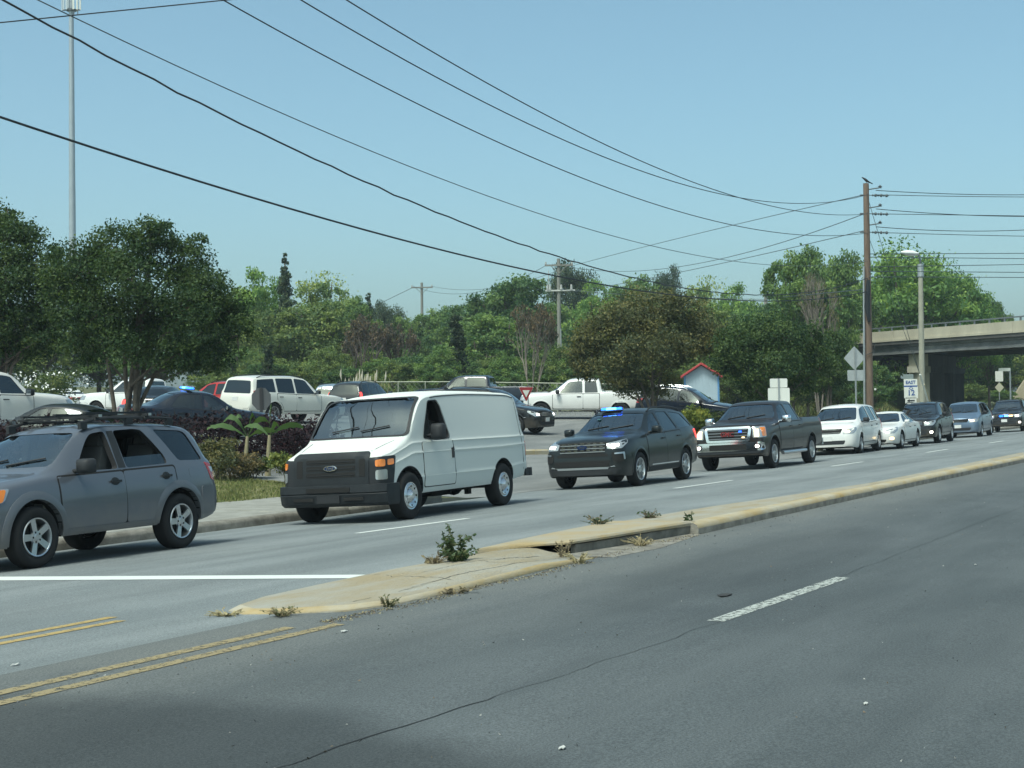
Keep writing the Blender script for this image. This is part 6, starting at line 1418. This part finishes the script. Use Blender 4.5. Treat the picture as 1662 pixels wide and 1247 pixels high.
# ------------------------------------------------------------------ parked vehicles in the lot
def park(k, name, label, mats, px, d, head, cat, group=None, dz=0, ref=.5):
    """body middle under column px at distance d; head: compass of the nose, degrees clockwise from straight away from the camera"""
    o = k.inst(name, label, cat, mats, group); q = pix(px, 640, d); a = radians(head); fx = Vector((sin(a), cos(a), 0)); ang = atan2(-fx.y, -fx.x); ax = Vector((-fx.x, -fx.y, 0)); ay = Vector((fx.y, -fx.x, 0))
    c = Vector((q.x, q.y, 0)); org = c - ax * (k.L * ref); sp = k.sp
    def gz(lx, ly): w_ = org + ax * lx + ay * ly; return zdrive(*ST(w_.x, w_.y)) + .006
    t_ = sp['track'] / 2; zf = (gz(sp['fo'], -t_) + gz(sp['fo'], t_)) / 2; zr = (gz(sp['fo'] + sp['wb'], -t_) + gz(sp['fo'] + sp['wb'], t_)) / 2
    zl = (gz(sp['fo'], -t_) + gz(sp['fo'] + sp['wb'], -t_)) / 2; zR = (gz(sp['fo'], t_) + gz(sp['fo'] + sp['wb'], t_)) / 2
    pt = -atan2(zr - zf, sp['wb']); rl = atan2(zR - zl, 2 * t_); z0 = (zf + zr) / 2 + math.tan(pt) * (sp['fo'] + sp['wb'] / 2)
    put(o, org.x, org.y, z0 + dz, ang, rl, pt); return o
KB = kit_suv(L=5.5, W=2.04, H=1.90, wb=3.3, fo=1.0, r=.41, hood=1.17, xc=1.55, xr=2.25, tail=.28, pill=(.44, .62), sill=.46, rackm='plastic', cut=False, rimr=.29, fogs=None)
KQ = kit_suv(L=4.7, W=1.88, H=1.72, wb=2.7, fo=.92, r=.36, hood=1.08, xc=1.3, xr=2.05, tail=.4, cut=False, tl='lamp_red', fogs=None, rackm='plastic')
KR = kit_suv(L=4.68, W=1.85, H=1.70, wb=2.70, fo=.94, r=.365, hood=1.06, xc=1.32, xr=2.15, tail=.5, cut=True, backlamp='low', rackm='alloy', sill=.40)
KSD = kit_sedan(L=4.9, W=1.85, H=1.46, wb=2.8, cut=True, tl='split'); KSL = kit_sedan(L=4.9, W=1.85, H=1.46, wb=2.8, cut=False, tl='lamp_red_lit'); KCH = kit_sedan(L=5.08, W=1.90, H=1.48, wb=3.05, fo=1.0, r=.36, hood=.98, deck=1.08, cut=False, tl='bar')
KPL = kit_sedan(L=5.0, W=1.9, H=1.50, wb=2.9, cut=True); blue_bar(KPL, 2.95, 0, 1.53, 6, .2)
KTE = kit_pickup(L=5.8, W=1.99, H=1.86, wb=3.6, fo=.98, r=.375, cab=(1.40, 2.12, 3.72), front='plain', hood=1.20, bedz=1.27, doors=1, rimstyle=('spoke', 5), wins=(2.86,))
KTS = kit_pickup(L=5.9, W=2.03, H=2.0, wb=3.7, fo=.95, r=.40, cab=(1.45, 2.05, 3.9), front='plain', hood=1.36, bedz=1.45, rimstyle=('spoke', 5))
park(KTS, 'pickup_truck', 'white pickup truck cut off by the left edge, tall cab with black mirror', dict(paint=PT['white']), 3, 44, 33, 'pickup truck', ref=.305)
park(KSD, 'sedan', 'dark grey sedan low behind the purple hedge at the left', dict(paint=PT['darkgrey']), 85, 35.5, -80, 'car')
park(KCH, 'sedan', 'white sedan with a full width red tail lamp bar seen from behind', dict(paint=PT['white']), 104, 90, -38, 'car')
park(KTE, 'pickup_truck', 'white pickup truck behind the crepe myrtle stems', dict(paint=PT['white']), 232, 72, -70, 'pickup truck')
park(KSL, 'sedan', 'dark sedan with lit red tail lamps behind the crepe myrtle stems', dict(paint=PT['black']), 262, 60, 5, 'car')
park(KPL, 'police_sedan', 'dark navy sedan with blue flashing light bar left of the white SUV', dict(paint=PT['navy']), 322, 49, 62, 'car')
park(KQ, 'suv', 'red SUV partly hidden behind the large white SUV', dict(paint=PT['red']), 358, 70, -60, 'SUV')
park(KB, 'large_suv', 'long white SUV seen from behind beside the stop sign back', dict(paint=PT['pearl'], bumper=PT['pearl']), 460, 62, 36, 'SUV')
park(KQ, 'suv', 'silver blue SUV behind the hood of the long white SUV', dict(paint=PT['silver']), 548, 84, 8, 'SUV')
KQL = kit_suv(L=4.7, W=1.88, H=1.72, wb=2.7, fo=.92, r=.36, hood=1.08, xc=1.3, xr=2.05, tail=.4, cut=False, tl='lamp_red_lit', fogs=None, rackm='plastic')
park(KQL, 'suv', 'dark SUV with lit brake lamps just above the white van windscreen', dict(paint=PT['darkgrey']), 592, 72, 20, 'SUV')
park(KTS, 'pickup_truck', 'dark blue pickup truck whose roof shows above the white van', dict(paint=PT['navy']), 770, 76, -78, 'pickup truck')
park(KQ, 'suv', 'black SUV with its front showing behind the tail of the white van', dict(paint=PT['black']), 800, 61, 118, 'SUV')
park(KTE, 'pickup_truck', 'white extended cab pickup truck parked side on behind the charcoal SUV', dict(paint=PT['white']), 944, 71, -84, 'pickup truck', ref=.48)
park(KR, 'crossover', 'dark blue crossover nose down right of the brownish crepe myrtle', dict(paint=PT['navy']), 1118, 68, 108, 'SUV')
park(KSD, 'sedan', 'dark car behind the trunk of the brownish crepe myrtle', dict(paint=PT['black']), 1022, 76, -84, 'car')
# ================================================================== poles, wires, signs, fence, shed, tower
WOODP = mat('pole_wood_brown', (.13, .085, .06), .9, var=.5, vscale=3, bump=.4, bscale=18, col2=(.20, .145, .11), stretch=(3, 3, .3)); WOODG = mat('pole_wood_grey', (.26, .255, .23), .9, var=.3, vscale=2, bump=.3, bscale=14, stretch=(3, 3, .3))
POLC = mat('pole_concrete', (.36, .35, .28), .85, var=.2, vscale=2); STEEL = mat('galvanised', (.44, .47, .48), .5, .6, var=.15, vscale=3); ALU = mat('sign_back', (.50, .53, .53), .5, .3, var=.12, vscale=3); WIRE = mat('cable', (.014, .018, .022), .6); WIREG = mat('cable_grey', (.08, .10, .11), .6); INSUL = mat('insulator', (.42, .42, .40), .4)
SWHITE = mat('sign_white', (.72, .72, .66), .5); SBLUE = mat('sign_blue', (.03, .09, .30), .5); SBLACK = mat('sign_black', (.02, .02, .02), .5)
def rod(par, name, a, b, r0, r1, m, n=10): mb = MB(); a, b = Vector(a), Vector(b); mb.tube([a, a.lerp(b, .5), b], [r0, (r0 + r1) / 2, r1], n); return mb.build(name, m, par)
# brown utility pole with all its fittings
D1 = 70.0; fp = foot(1411, D1); top = pix(1405.5, 298, D1)
up = thing('utility_pole', 'tall brown wooden utility pole with a bird on top, right of the diamond sign', 'utility pole', fp)
L1 = lambda p: p - fp
rod(up, 'pole', (0, 0, -.5), L1(top), .19, .13, WOODP, 12)
for y0, dx in ((308, .55), (338, .55), (366, .55)):
    q = L1(pix(1408, y0, D1)); a = rod(up, 'insulator_arm', q, q + Vector((dx * .9, -.1, .06)), .03, .03, WIREG, 6); mb = MB(); mb.lathe([(0, -.06), (.09, -.05), (.05, -.01), (.10, .02), (.05, .05), (.02, .09)], 10, 'z', tuple(q + Vector((dx, -.1, .10)))); mb.build('insulator', WIREG, up)
for y0 in (317, 347, 377):
    q = L1(pix(1408, y0, D1)); mb = MB(); e = q + Vector((.95, -.05, -.05))
    for k in range(6): c = q.lerp(e, .25 + .13 * k); mb.sphere(tuple(c), .075 if k % 2 else .05, 8)
    mb.tube([q, e], .02, 6); mb.build('strain_insulator', WIREG, up)
    mb = MB(); e = q + Vector((-.35, -.05, 0)); mb.tube([q, e], .035, 6); mb.build('dead_end_clamp', WIREG, up)
rod(up, 'conduit', L1(pix(1402, 655, D1)) + Vector((-.02, -.16, -.7)), L1(pix(1402, 433, D1)) + Vector((-.04, -.14, 0)), .045, .045, STEEL, 6)
mb = MB(); c0_ = L1(pix(1407, 455, D1)); mb.tube([c0_ + Vector((.02, -.17, 0)), c0_ + Vector((-.05, -.2, -1.2)), c0_ + Vector((.02, -.2, -1.9))], [.08, .13, .07], 8); mb.build('cable_loop', WIRE, up)
mb = MB(); q = L1(pix(1412, 568, D1)); mb.tube([q + Vector((.2, -.15, .25)), q + Vector((.1, -.25, -.1)), q + Vector((-.25, -.2, -.25))], .02, 6); mb.build('cable_tail', WIRE, up)
mb = MB(); q = L1(pix(1419, 632, D1)); mb.lathe([(0, 0), (.05, 0), (.05, .03), (0, .03)], 10, 'y', tuple(q + Vector((0, -.2, 0)))); mb.build('tag', SWHITE, up)
# bird
bd = thing('bird', 'black bird perched on top of the brown utility pole', 'bird', top + Vector((0, 0, .0)))
mb = MB(); pr = [(-.20, .26, .004), (-.17, .265, .022), (-.13, .25, .045), (-.09, .215, .05), (-.03, .17, .075), (.05, .12, .07), (.12, .075, .045), (.2, .03, .03), (.30, -.02, .025)]
vs = []
for x, z, r in pr: vs += [(x, r * .9 * cos(a), z + r * sin(a)) for a in np.linspace(0, 2 * pi, 8, False)]
mb.add(vs, [(i * 8 + j, (i + 1) * 8 + j, (i + 1) * 8 + (j + 1) % 8, i * 8 + (j + 1) % 8) for i in range(len(pr) - 1) for j in range(8)] + [tuple(range(7, -1, -1)), tuple(64 + j for j in range(8))]); mb.tube([(.02, .02, .08), (.02, .02, -.01)], .008, 4); mb.tube([(.02, -.02, .08), (.02, -.02, -.01)], .008, 4); mb.build('body', mat('bird_black', (.012, .012, .014), .6), bd, 60)
# crossarm poles
def xpole(label, px, top_py, d, arms, r0, extra=False, name='utility_pole'):
    f = foot(px, d); t = pix(px - 1.5, top_py, d); o = thing(name, label, 'utility pole', f); rod(o, 'pole', (0, 0, -.4), t - f, r0, r0 * .72, WOODG, 10)
    for (py, wpx) in arms:
        q = pix(px - 1, py, d) - f; w_ = wpx * d / FPX; mb = MB(); mb.box(tuple(q + Vector((0, -.16, 0))), (w_, .12, .14)); a = mb.build('crossarm', WOODG, o)
        for sx in (-1, 1):
            rod(o, 'brace', q + Vector((sx * w_ * .28, -.2, -.05)), q + Vector((0, -.17, -.7)), .03, .03, WOODG, 5)
            mb = MB(); mb.lathe([(0, 0), (.07, 0), (.09, .08), (.05, .14), (.07, .2), (0, .24)], 8, 'z', tuple(q + Vector((sx * w_ * .46, -.16, .07)))); mb.build('insulator', INSUL, o)
    return o, f
xo, xf = xpole('grey utility pole with two crossarms behind the white extended cab truck', 908, 420, 130, [(431, 46)], .21)
q = pix(909, 472, 130) - xf; mb = MB(); mb.box(tuple(q + Vector((0, -.2, 0))), (2.5, .1, .12)); mb.build('crossarm', mat('arm_white', (.55, .55, .52), .6), xo)
for dx in (-1.05, -.85, .1, .95): mb = MB(); mb.tube([tuple(q + Vector((dx, -.2, .05))), tuple(q + Vector((dx, -.2, .5)))], [.11, .07], 8); mb.build('cutout', INSUL, xo)
mb = MB(); mb.tube([tuple(q + Vector((-.95, -.2, .5))), tuple(q + Vector((-.95, -.2, 1.7)))], .035, 6); mb.build('arrester', INSUL, xo); rod(xo, 'riser', (.22, -.16, 1.5), (.2, -.15, 6.6), .05, .05, STEEL, 6)
xpole('smaller grey utility pole with one crossarm left of the dark cypress', 686, 459, 172, [(467, 35)], .2)
xpole('thin grey pole without crossarm before the wood, right of the shed', 1244, 452, 125, [], .18)
# street lamp
fl = foot(1496, 80); tl_ = pix(1494, 432, 80) - fl; la = thing('street_lamp', 'concrete street lamp post with white lamp head before the bridge pier', 'street lamp', fl)
rod(la, 'post', (0, 0, -.4), tl_, .17, .12, POLC, 10); rod(la, 'post_cap', tl_ + Vector((0, 0, -.55)), tl_ + Vector((0, 0, .1)), .16, .15, STEEL, 10)
h0 = pix(1490, 412, 80) - fl; h1 = pix(1462, 410, 80) - fl; mb = MB(); mb.tube([tl_, tl_ + Vector((-.02, -.05, .3)), h0 + Vector((.02, 0, -.06)), h0 + Vector((-.15, 0, .02))], .05, 7); mb.build('arm', WIREG, la)
mb = MB(); mb.tube([h0 + Vector((.03, 0, -.02)), h0.lerp(h1, .35), h0.lerp(h1, .7), h1 + Vector((-.0, 0, .02))], [.07, .16, .14, .05], 10); mb.build('lamp_head', mat('lamp_white', (.70, .71, .70), .4), la)
# guy wires with pale guards
gy = thing('guy_wire', 'pair of guy wires with white guards right of the street lamp', 'guy wire', foot(1520, 78))
for i, (gx, gt) in enumerate(((1521, 1514.5), (1529, 1523))):
    b = foot(gx + 2, 78 + i); b.z -= .1; t_ = pix(1408, 320 + 60 * i, 70); b_ = b - gy.location; t2 = t_ - gy.location; rod(gy, 'wire', b_, t2, .012, .012, WIREG, 5)
    e = b_.lerp(t2, .30); rod(gy, 'guard', b_.lerp(t2, .0), b_.lerp(t2, .29), .05, .05, SWHITE if i == 0 else mat('guard_tan', (.50, .42, .26), .6), 8)
# ---- wires
def wire(label, a, b, mid, r, m=WIRE, group=None, n=40, wob=0):
    """a, b: end points in space; mid: a photograph pixel the hanging curve passes"""
    a, b = Vector(a), Vector(b); h = 0
    if mid is not None:
        lo, hi = 0., 1.
        def prx(p): v = p - Vector((0, 0, ZC)); f_ = v.dot(_f); return 831 + FPX * v.dot(_r) / f_, 623.5 - FPX * v.dot(_up) / f_
        s0 = prx(a)[0] < prx(b)[0]
        for _ in range(50):
            md = (lo + hi) / 2
            if (prx(a.lerp(b, md))[0] < mid[0]) == s0: lo = md
            else: hi = md
        f = (lo + hi) / 2; p = a.lerp(b, f); h = (prx(p)[1] - mid[1]) * (p.y / FPX) / (4 * f * (1 - f))
    pts = []
    for i in range(n + 1):
        f = i / n; p = a.lerp(b, f) + Vector((0, 0, h * 4 * f * (1 - f)))
        if wob: p.z += wob * sin(i * 2.1) * .5 + wob * .5 * sin(i * 3.7)
        pts.append(p)
    mb = MB(); mb.tube(pts, r, 6); o = mb.build('power_line', m, None, 60, False); return tag(o, label, 'wire', group)
PL = lambda py, dx=0: pix(1406.5 + dx, py, D1) + Vector((0, -.15, 0))
def ext(px, py, d, px2, py2, d2, k):       # carry the near end on past the frame edge
    a, b = pix(px, py, d), pix(px2, py2, d2); return a + (a - b) * k
wire('lowest thick black cable sweeping from the left edge to the brown pole', pix(-60, 170, 22), PL(474), (560, 365), .019, WIRE)
wire('wavy black cable leaving the picture at its top left corner', pix(-60, -35, 22), PL(452), (560, 282), .0165, WIRE, None, 90, .018)
wire('thin grey wire between the wavy cable and the three power lines', pix(20, -20, 24), PL(424), (860, 343), .010, WIREG)
wire('lowest of the three power lines crossing the sky', pix(330, -18, 28), PL(379), (900, 272), .013)
wire('middle of the three power lines crossing the sky', pix(455, -20, 28), PL(317), (900, 222), .013)
wire('topmost of the three power lines crossing the sky', pix(530, -20, 28), PL(348), (900, 195), .013)
wire('short cable crossing the top left corner in front of the tower', pix(-40, 41, 36), pix(430, -6, 40), None, .016)
for py0, py1, mid, nm in ((316, 432, (1130, 380), 'upper'), (346, 434, (1180, 418), 'middle'), (374, 474, (1170, 428), 'lower')): wire(nm + ' faint wire running back from the brown pole to the crossarm pole', PL(py0), pix(928 if nm != 'lower' else 930, py1, 129.5), mid, .018, WIREG)
wire('faint low wire from thin grey pole to the brown pole', pix(1242, 485, 124.5), PL(470), None, .022, WIREG)
wire('faint wire from crossarm pole to thin grey pole', pix(908, 470, 129.5), pix(1242, 486, 124.5), (1130, 484), .022, WIREG)
for py, ye, mid, nm in ((310, 314, (1560, 315.5), 'first'), (317, 320, (1560, 319), 'second'), (340, 350, (1560, 349), 'third'), (348, 352, None, 'fourth'), (369, 366, (1545, 375), 'fifth'), (378, 385, (1545, 381), 'sixth')):
    wire('%s wire from the top running right from the brown pole' % nm, PL(py, 14), pix(1760, ye, 76), mid, .017, WIREG if py in (317, 348, 378) else WIRE)
for py, ye, nm in ((413, 411, 'upper'), (418, 421, 'next'), (434, 428, 'middle'), (441, 443, 'lower'), (450, 451, 'lowest')): wire('%s communication cable running right from the brown pole past the lamp post' % nm, PL(py, 3), pix(1760, ye, 84), None, .019, WIREG)
for sx, nm in ((-1, 'left'), (1, 'right')): wire('faint line between the two crossarm poles, %s side' % nm, pix(686 + sx * 15, 465, 172), pix(908 + sx * 20, 430, 130), (790, 470 - sx), .02, WIREG)
wire('faint line leaving the smaller crossarm pole to the left', pix(672, 466, 172), pix(560, 520, 240), None, .03, WIREG)
# ---- monopole tower
MT = mat('tower_steel', (.40, .45, .49), .45, .3, var=.1, vscale=1.5)
tf = foot(119, 200); tt_ = pix(115.5, -14, 200); mp = thing('cell_tower', 'tall grey steel monopole cell tower above the left trees', 'tower', tf)
mb = MB(); K = 6
for k in range(K):
    a, b = k / K, (k + 1) / K; r0, r1 = .52 - .24 * a, .52 - .24 * b; H_ = tt_ - tf; mb = MB(); mb.tube([H_ * a, H_ * b - Vector((0, 0, .02))], [r0, r1 + .015], 14); mb.build('pole_section', MT, mp, 60)
H_ = tt_ - tf
for z0 in (-2.6,):
    mb = MB(); mb.lathe([(.3, 0), (.62, 0), (.62, .25), (.3, .25)], 12, 'z', (H_.x, H_.y, H_.z + z0), closed=True); mb.tube([(H_.x - 1.1, H_.y - .2, H_.z + z0 + .1), (H_.x + 1.2, H_.y - .2, H_.z + z0 + .1)], .09, 6); mb.build('mount_ring', mat('mount_dark', (.10, .11, .12), .5, .5), mp)
    for (dx, dy, ww) in ((-1.15, -.2, .12), (-.85, -.5, .2), (-.45, -.6, .26), (.42, -.55, .24), (.85, -.4, .2), (1.2, -.2, .2), (-.5, .6, .26), (.6, .6, .26)):
        mb = MB(); mb.box((H_.x + dx, H_.y + dy, H_.z + z0 + 1.15), (ww, .14, 2.1)); mb.build('antenna', SWHITE if dx > .3 else mat('antenna_grey', (.5, .56, .6), .5), mp)
    for dx in (.45, .95): mb = MB(); mb.box((H_.x + dx, H_.y - .45, H_.z + z0 - .25), (.1, .1, .6)); mb.build('radio_unit', mat('mount_dark', (.1, .11, .12)), mp)
# ---- signs
def board(par, name, outline, c, m, th=.012, yaw=0):
    rot = Matrix.Rotation(yaw, 3, 'Z'); mb = MB(); mb.prism([rot @ Vector((x, -th / 2, z)) + Vector(c) for x, z in outline], rot @ Vector((0, th, 0))); return mb.build(name, m, par, 20)
def rrect(w_, h, r=.04): return roundpoly([(-w_ / 2, -h / 2), (w_ / 2, -h / 2), (w_ / 2, h / 2), (-w_ / 2, h / 2)], r)
def post(par, top_z, w_=.06, m=STEEL, y=.0):
    mb = MB(); mb.box((0, y, top_z / 2 - .2), (w_, .035, top_z + .4)); mb.box((0, y - .022, top_z / 2 - .2), (w_ * .45, .012, top_z + .4)); return mb.build('post', m, par)
f = foot(1389, 72); dg = thing('warning_sign', 'back of a diamond road sign with a plaque below, left of the brown pole', 'sign', f)
z1 = pix(1387, 581.5, 72).z - f.z; z2 = pix(1387.5, 609.5, 72).z - f.z; post(dg, z1 + .45, .075, STEEL, -.03); board(dg, 'diamond_panel', roundpoly([(0, -.56), (.51, 0), (0, .56), (-.51, 0)], .06), (-.03, .0, z1), ALU, .012, .1); board(dg, 'plaque', rrect(.76, .50), (0, .0, z2), ALU, .012, .1)
f = foot(1264, 55); sb = thing('sign_pair', 'pair of white sign backs stacked on a post behind the brown pickup', 'sign', f)
z1 = pix(1263, 622, 55).z - f.z; z2 = pix(1264, 640, 55).z - f.z; post(sb, z1 + .16, .05, STEEL, -.03); board(sb, 'upper_panel', rrect(.62, .32), (0, 0, z1), SWHITE); board(sb, 'lower_panel', rrect(.77, .60), (0, 0, z2 - .08), SWHITE)
f = foot(1478, 69); es = thing('route_sign', 'EAST 12 route sign with arrow before the bridge pier', 'sign', f)
zz = lambda py: pix(1478, py, 69).z - f.z; post(es, zz(610), .06, STEEL, .04)
board(es, 'grey_plate', rrect(.46, .22, .02), (-.09, .0, zz(611.5)), mat('plate_grey', (.22, .26, .25), .5))
board(es, 'direction_panel', rrect(.60, .30), (0, -.02, zz(621)), SWHITE); i = board(es, 'blue_band', rrect(.60, .06, .01), (0, -.025, zz(627)), SBLUE)
board(es, 'route_panel', rrect(.62, .54), (.015, -.02, zz(637)), SWHITE); board(es, 'arrow_panel', rrect(.50, .27), (.0, -.02, zz(650.5)), SWHITE)
link('lettering', text_mesh('EAST', .20, SBLUE, (0, -.035, zz(621)), 'Y', 0, .002, True), es); link('lettering', text_mesh('12', .34, SBLUE, (.015, -.035, zz(638.0)), 'Y', 0, .002, True), es)
mb = MB(); vs = []
for kk in (.085, .055): vs += [(.015 + kk * 1.2 * cos(a), -.034, zz(630.5) + kk * sin(a)) for a in (0, pi / 2, pi, 3 * pi / 2)]
mb.add(vs, [(i, (i + 1) % 4, 4 + (i + 1) % 4, 4 + i) for i in range(4)]); mb.build('emblem', SBLUE, es, 0)
mb = MB(); za = zz(650.5); mb.prism([(-.18, -.034, za), (-.06, -.034, za + .075), (-.06, -.034, za + .03), (.17, -.034, za + .03), (.17, -.034, za - .03), (-.06, -.034, za - .03), (-.06, -.034, za - .075)], (0, .006, 0)); mb.build('arrow', SBLACK, es, 0)
# octagonal sign seen from behind
f = foot(424, 54); st_ = thing('stop_sign', 'dark back of an octagonal stop sign before the parked white SUV', 'sign', f); z1 = pix(423.5, 648, 54).z - f.z
DKB = mat('sign_back_dark', (.075, .08, .085), .6); board(st_, 'octagon_panel', [(.36 * cos(a) , .42 * sin(a)) for a in np.linspace(pi / 8, 2 * pi + pi / 8, 8, False)], (0, 0, z1), DKB); mb = MB(); mb.box((0, -.03, (z1 + .4) / 2), (.11, .04, z1 + .4)); mb.build('post', mat('post_black', (.025, .025, .028), .6), st_)
# yield sign
f = foot(857, 66); ys = thing('yield_sign', 'red and white yield sign between the white van and the white truck', 'sign', f); z1 = pix(857, 640, 66).z - f.z; SRED = mat('sign_red', (.32, .03, .035), .5)
tri = lambda k: [(-.33 * k, .30 * k), (.33 * k, .30 * k), (.0, -.31 * k)]
yw = .35; board(ys, 'white_rim', roundpoly(tri(1.06), .06), (-.08, 0, z1), SWHITE, .01, yw); board(ys, 'red_panel', roundpoly(tri(1), .05), (-.08, -.012, z1), SRED, .01, yw); board(ys, 'white_center', roundpoly([(x, z + .02) for x, z in tri(.5)], .02), (-.08, -.024, z1), SWHITE, .01, yw); rod(ys, 'post', (0, .05, -.3), (0, .05, z1 + .2), .03, .03, STEEL, 6)
# signs seen through the bridge opening
f = foot(1622, 128); o = thing('sign_pair', 'white sign and diamond sign seen through the bridge opening', 'sign', f); zq = lambda py: pix(1622, py, 128).z - f.z; post(o, zq(600), .08)
board(o, 'white_panel', rrect(.65, .85), (0, -.05, zq(611)), SWHITE); board(o, 'diamond_panel', roundpoly([(0, -.42), (.38, 0), (0, .42), (-.38, 0)], .03), (0, -.05, zq(629)), mat('sign_cream', (.50, .48, .36), .6))
f = foot(1640, 135); o = thing('street_sign', 'tall post with a horizontal name board beyond the bridge', 'sign', f); zq = lambda py: pix(1640, py, 135).z - f.z; post(o, zq(598), .13); mb = MB(); mb.box((-.5, -.05, zq(600)), (1.0, .06, .28)); mb.build('name_board', SWHITE, o)
# ---- chain link fence
FM = mat('fence_metal', (.30, .31, .24), .6, .2); fe = thing('chain_link_fence', 'chain link fence with pale top rail behind the parked vehicles', 'fence', foot(640, 86))
pts = [foot(px, d) for px, d in ((560, 88), (1020, 84), (1075, 83.5))]
NW = MB(); mesh_v = []
fo_ = fe.location
def fenceline(a, b, n, h):
    for i in range(n + 1): p = a.lerp(b, i / n) - fo_; rod(fe, 'fence_post', p - Vector((0, 0, .3)), p + Vector((0, 0, h)), .035, .035, FM, 6)
    rod(fe, 'top_rail', a - fo_ + Vector((0, 0, h)), b - fo_ + Vector((0, 0, h)), .034, .034, FM, 6)
    mb = MB(); L_ = (b - a).length; u_ = (b - a) / L_; m_ = int(L_ / .28)
    for k in range(m_):
        for sgn in (1, -1):
            p0 = a - fo_ + u_ * (k * .28); q0 = p0 + u_ * (sgn * h * .9); 
            if 0 < (q0 - (a - fo_)).dot(u_) < L_: mb.tube([p0, q0 + Vector((0, 0, h))], .006, 3, 0, False)
    o = mb.build('wire_mesh', FM, fe, 0, False); o['kind'] = 'stuff'
for (a, b), n in (((foot(560, 90), foot(735, 88)), 4), ((foot(735, 86), foot(1078, 84)), 6)):
    h_ = pix((640 if n == 4 else 900), 619.5, 86).z - foot(640 if n == 4 else 900, 86).z; fenceline(a, b, n, h_)
# ---- shed
f = foot(1140, 84); d_ = 84; sh_ = thing('garden_shed', 'small pale blue shed with red metal gable roof behind the parked blue crossover', 'shed', f, -.12); s_ = d_ / FPX
wl, wr = (1112 - 1140) * s_, (1166 - 1140) * s_; ze = pix(1140, 610, d_).z - f.z; zr = pix(1140, 592, d_).z - f.z; SW_ = mat('shed_siding', (.40, .50, .56), .6, var=.12, vscale=2); ST_ = mat('shed_trim', (.10, .25, .45), .5); SR_ = mat('shed_roof_red', (.40, .05, .05), .5)
mb = MB(); mb.prism([(wl, 0, -.3), (wr, 0, -.3), (wr, 0, ze), ((wl + wr) / 2, 0, zr - .05), (wl, 0, ze)], (0, 2.6, 0)); wall = mb.build('wall', SW_, sh_)
x = wl + .06
while x < wr - .1:
    mb = MB(); zt_x = ze + (zr - .05 - ze) * (1 - abs(x + .08 - (wl + wr) / 2) / ((wr - wl) / 2)) - .03; mb.box((x + .08, -.012, (zt_x - .3) / 2), (.155, .02, zt_x + .3)); mb.build('siding_board', SW_, wall); x += .18
for xx in (wl, wr): mb = MB(); mb.box((xx, -.03, ze / 2 - .1), (.1, .05, ze + .2)); mb.build('corner_trim', ST_, sh_)
for sx in (-1, 1):
    xm = (wl + wr) / 2; e = Vector((xm + sx * ((wr - wl) / 2 + .22), -.3, ze - .12)); t = Vector((xm, -.3, zr)); mb = MB(); mb.prism([e, t, t + Vector((0, 0, .09)), e + Vector((0, 0, .09))], (0, 3.2, 0)); rf = mb.build('roof_panel', SR_, sh_)
    for k in range(6): mb = MB(); q = e.lerp(t, .0); mb.tube([e + Vector((0, .15 + k * .58, .1)), t + Vector((0, .15 + k * .58, .1))], .022, 4); mb.build('roof_rib', SR_, rf)
mb = MB(); mb.prism([(wr + .001, .2, -.3), (wr + .001, 2.5, -.3), (wr + .001, 2.5, ze - .2), (wr + .001, .2, ze - .2)], (.03, 0, 0)); mb.build('side_panel', mat('shed_side', (.16, .18, .19), .6), sh_)
for k in range(4): mb = MB(); mb.box((wr + .045, .9, ze - .5 - k * .38), (.02, .5, .26)); mb.build('louvre', mat('louvre_grey', (.32, .34, .34), .5), sh_)

# ------------------------------------------------------------------ thin haze in the air
hz = MB(); hz.box((0, 250, 30), (2600, 1500, 68)); ho = hz.build('haze', None, None, 0) if False else None
mh = bpy.data.materials.new('haze_air'); mh.use_nodes = True; _t = mh.node_tree; _t.nodes.clear(); _o = _t.nodes.new('ShaderNodeOutputMaterial'); _v = _t.nodes.new('ShaderNodeVolumePrincipled')
_v.inputs['Color'].default_value = (.80, .92, 1, 1); _v.inputs['Density'].default_value = .00045; _v.inputs['Anisotropy'].default_value = .2; _t.links.new(_v.outputs[0], _o.inputs['Volume'])
ho = hz.build('haze', mh, None, 0); tag(ho, kind='stuff')
S.cycles.volume_bounces = 0
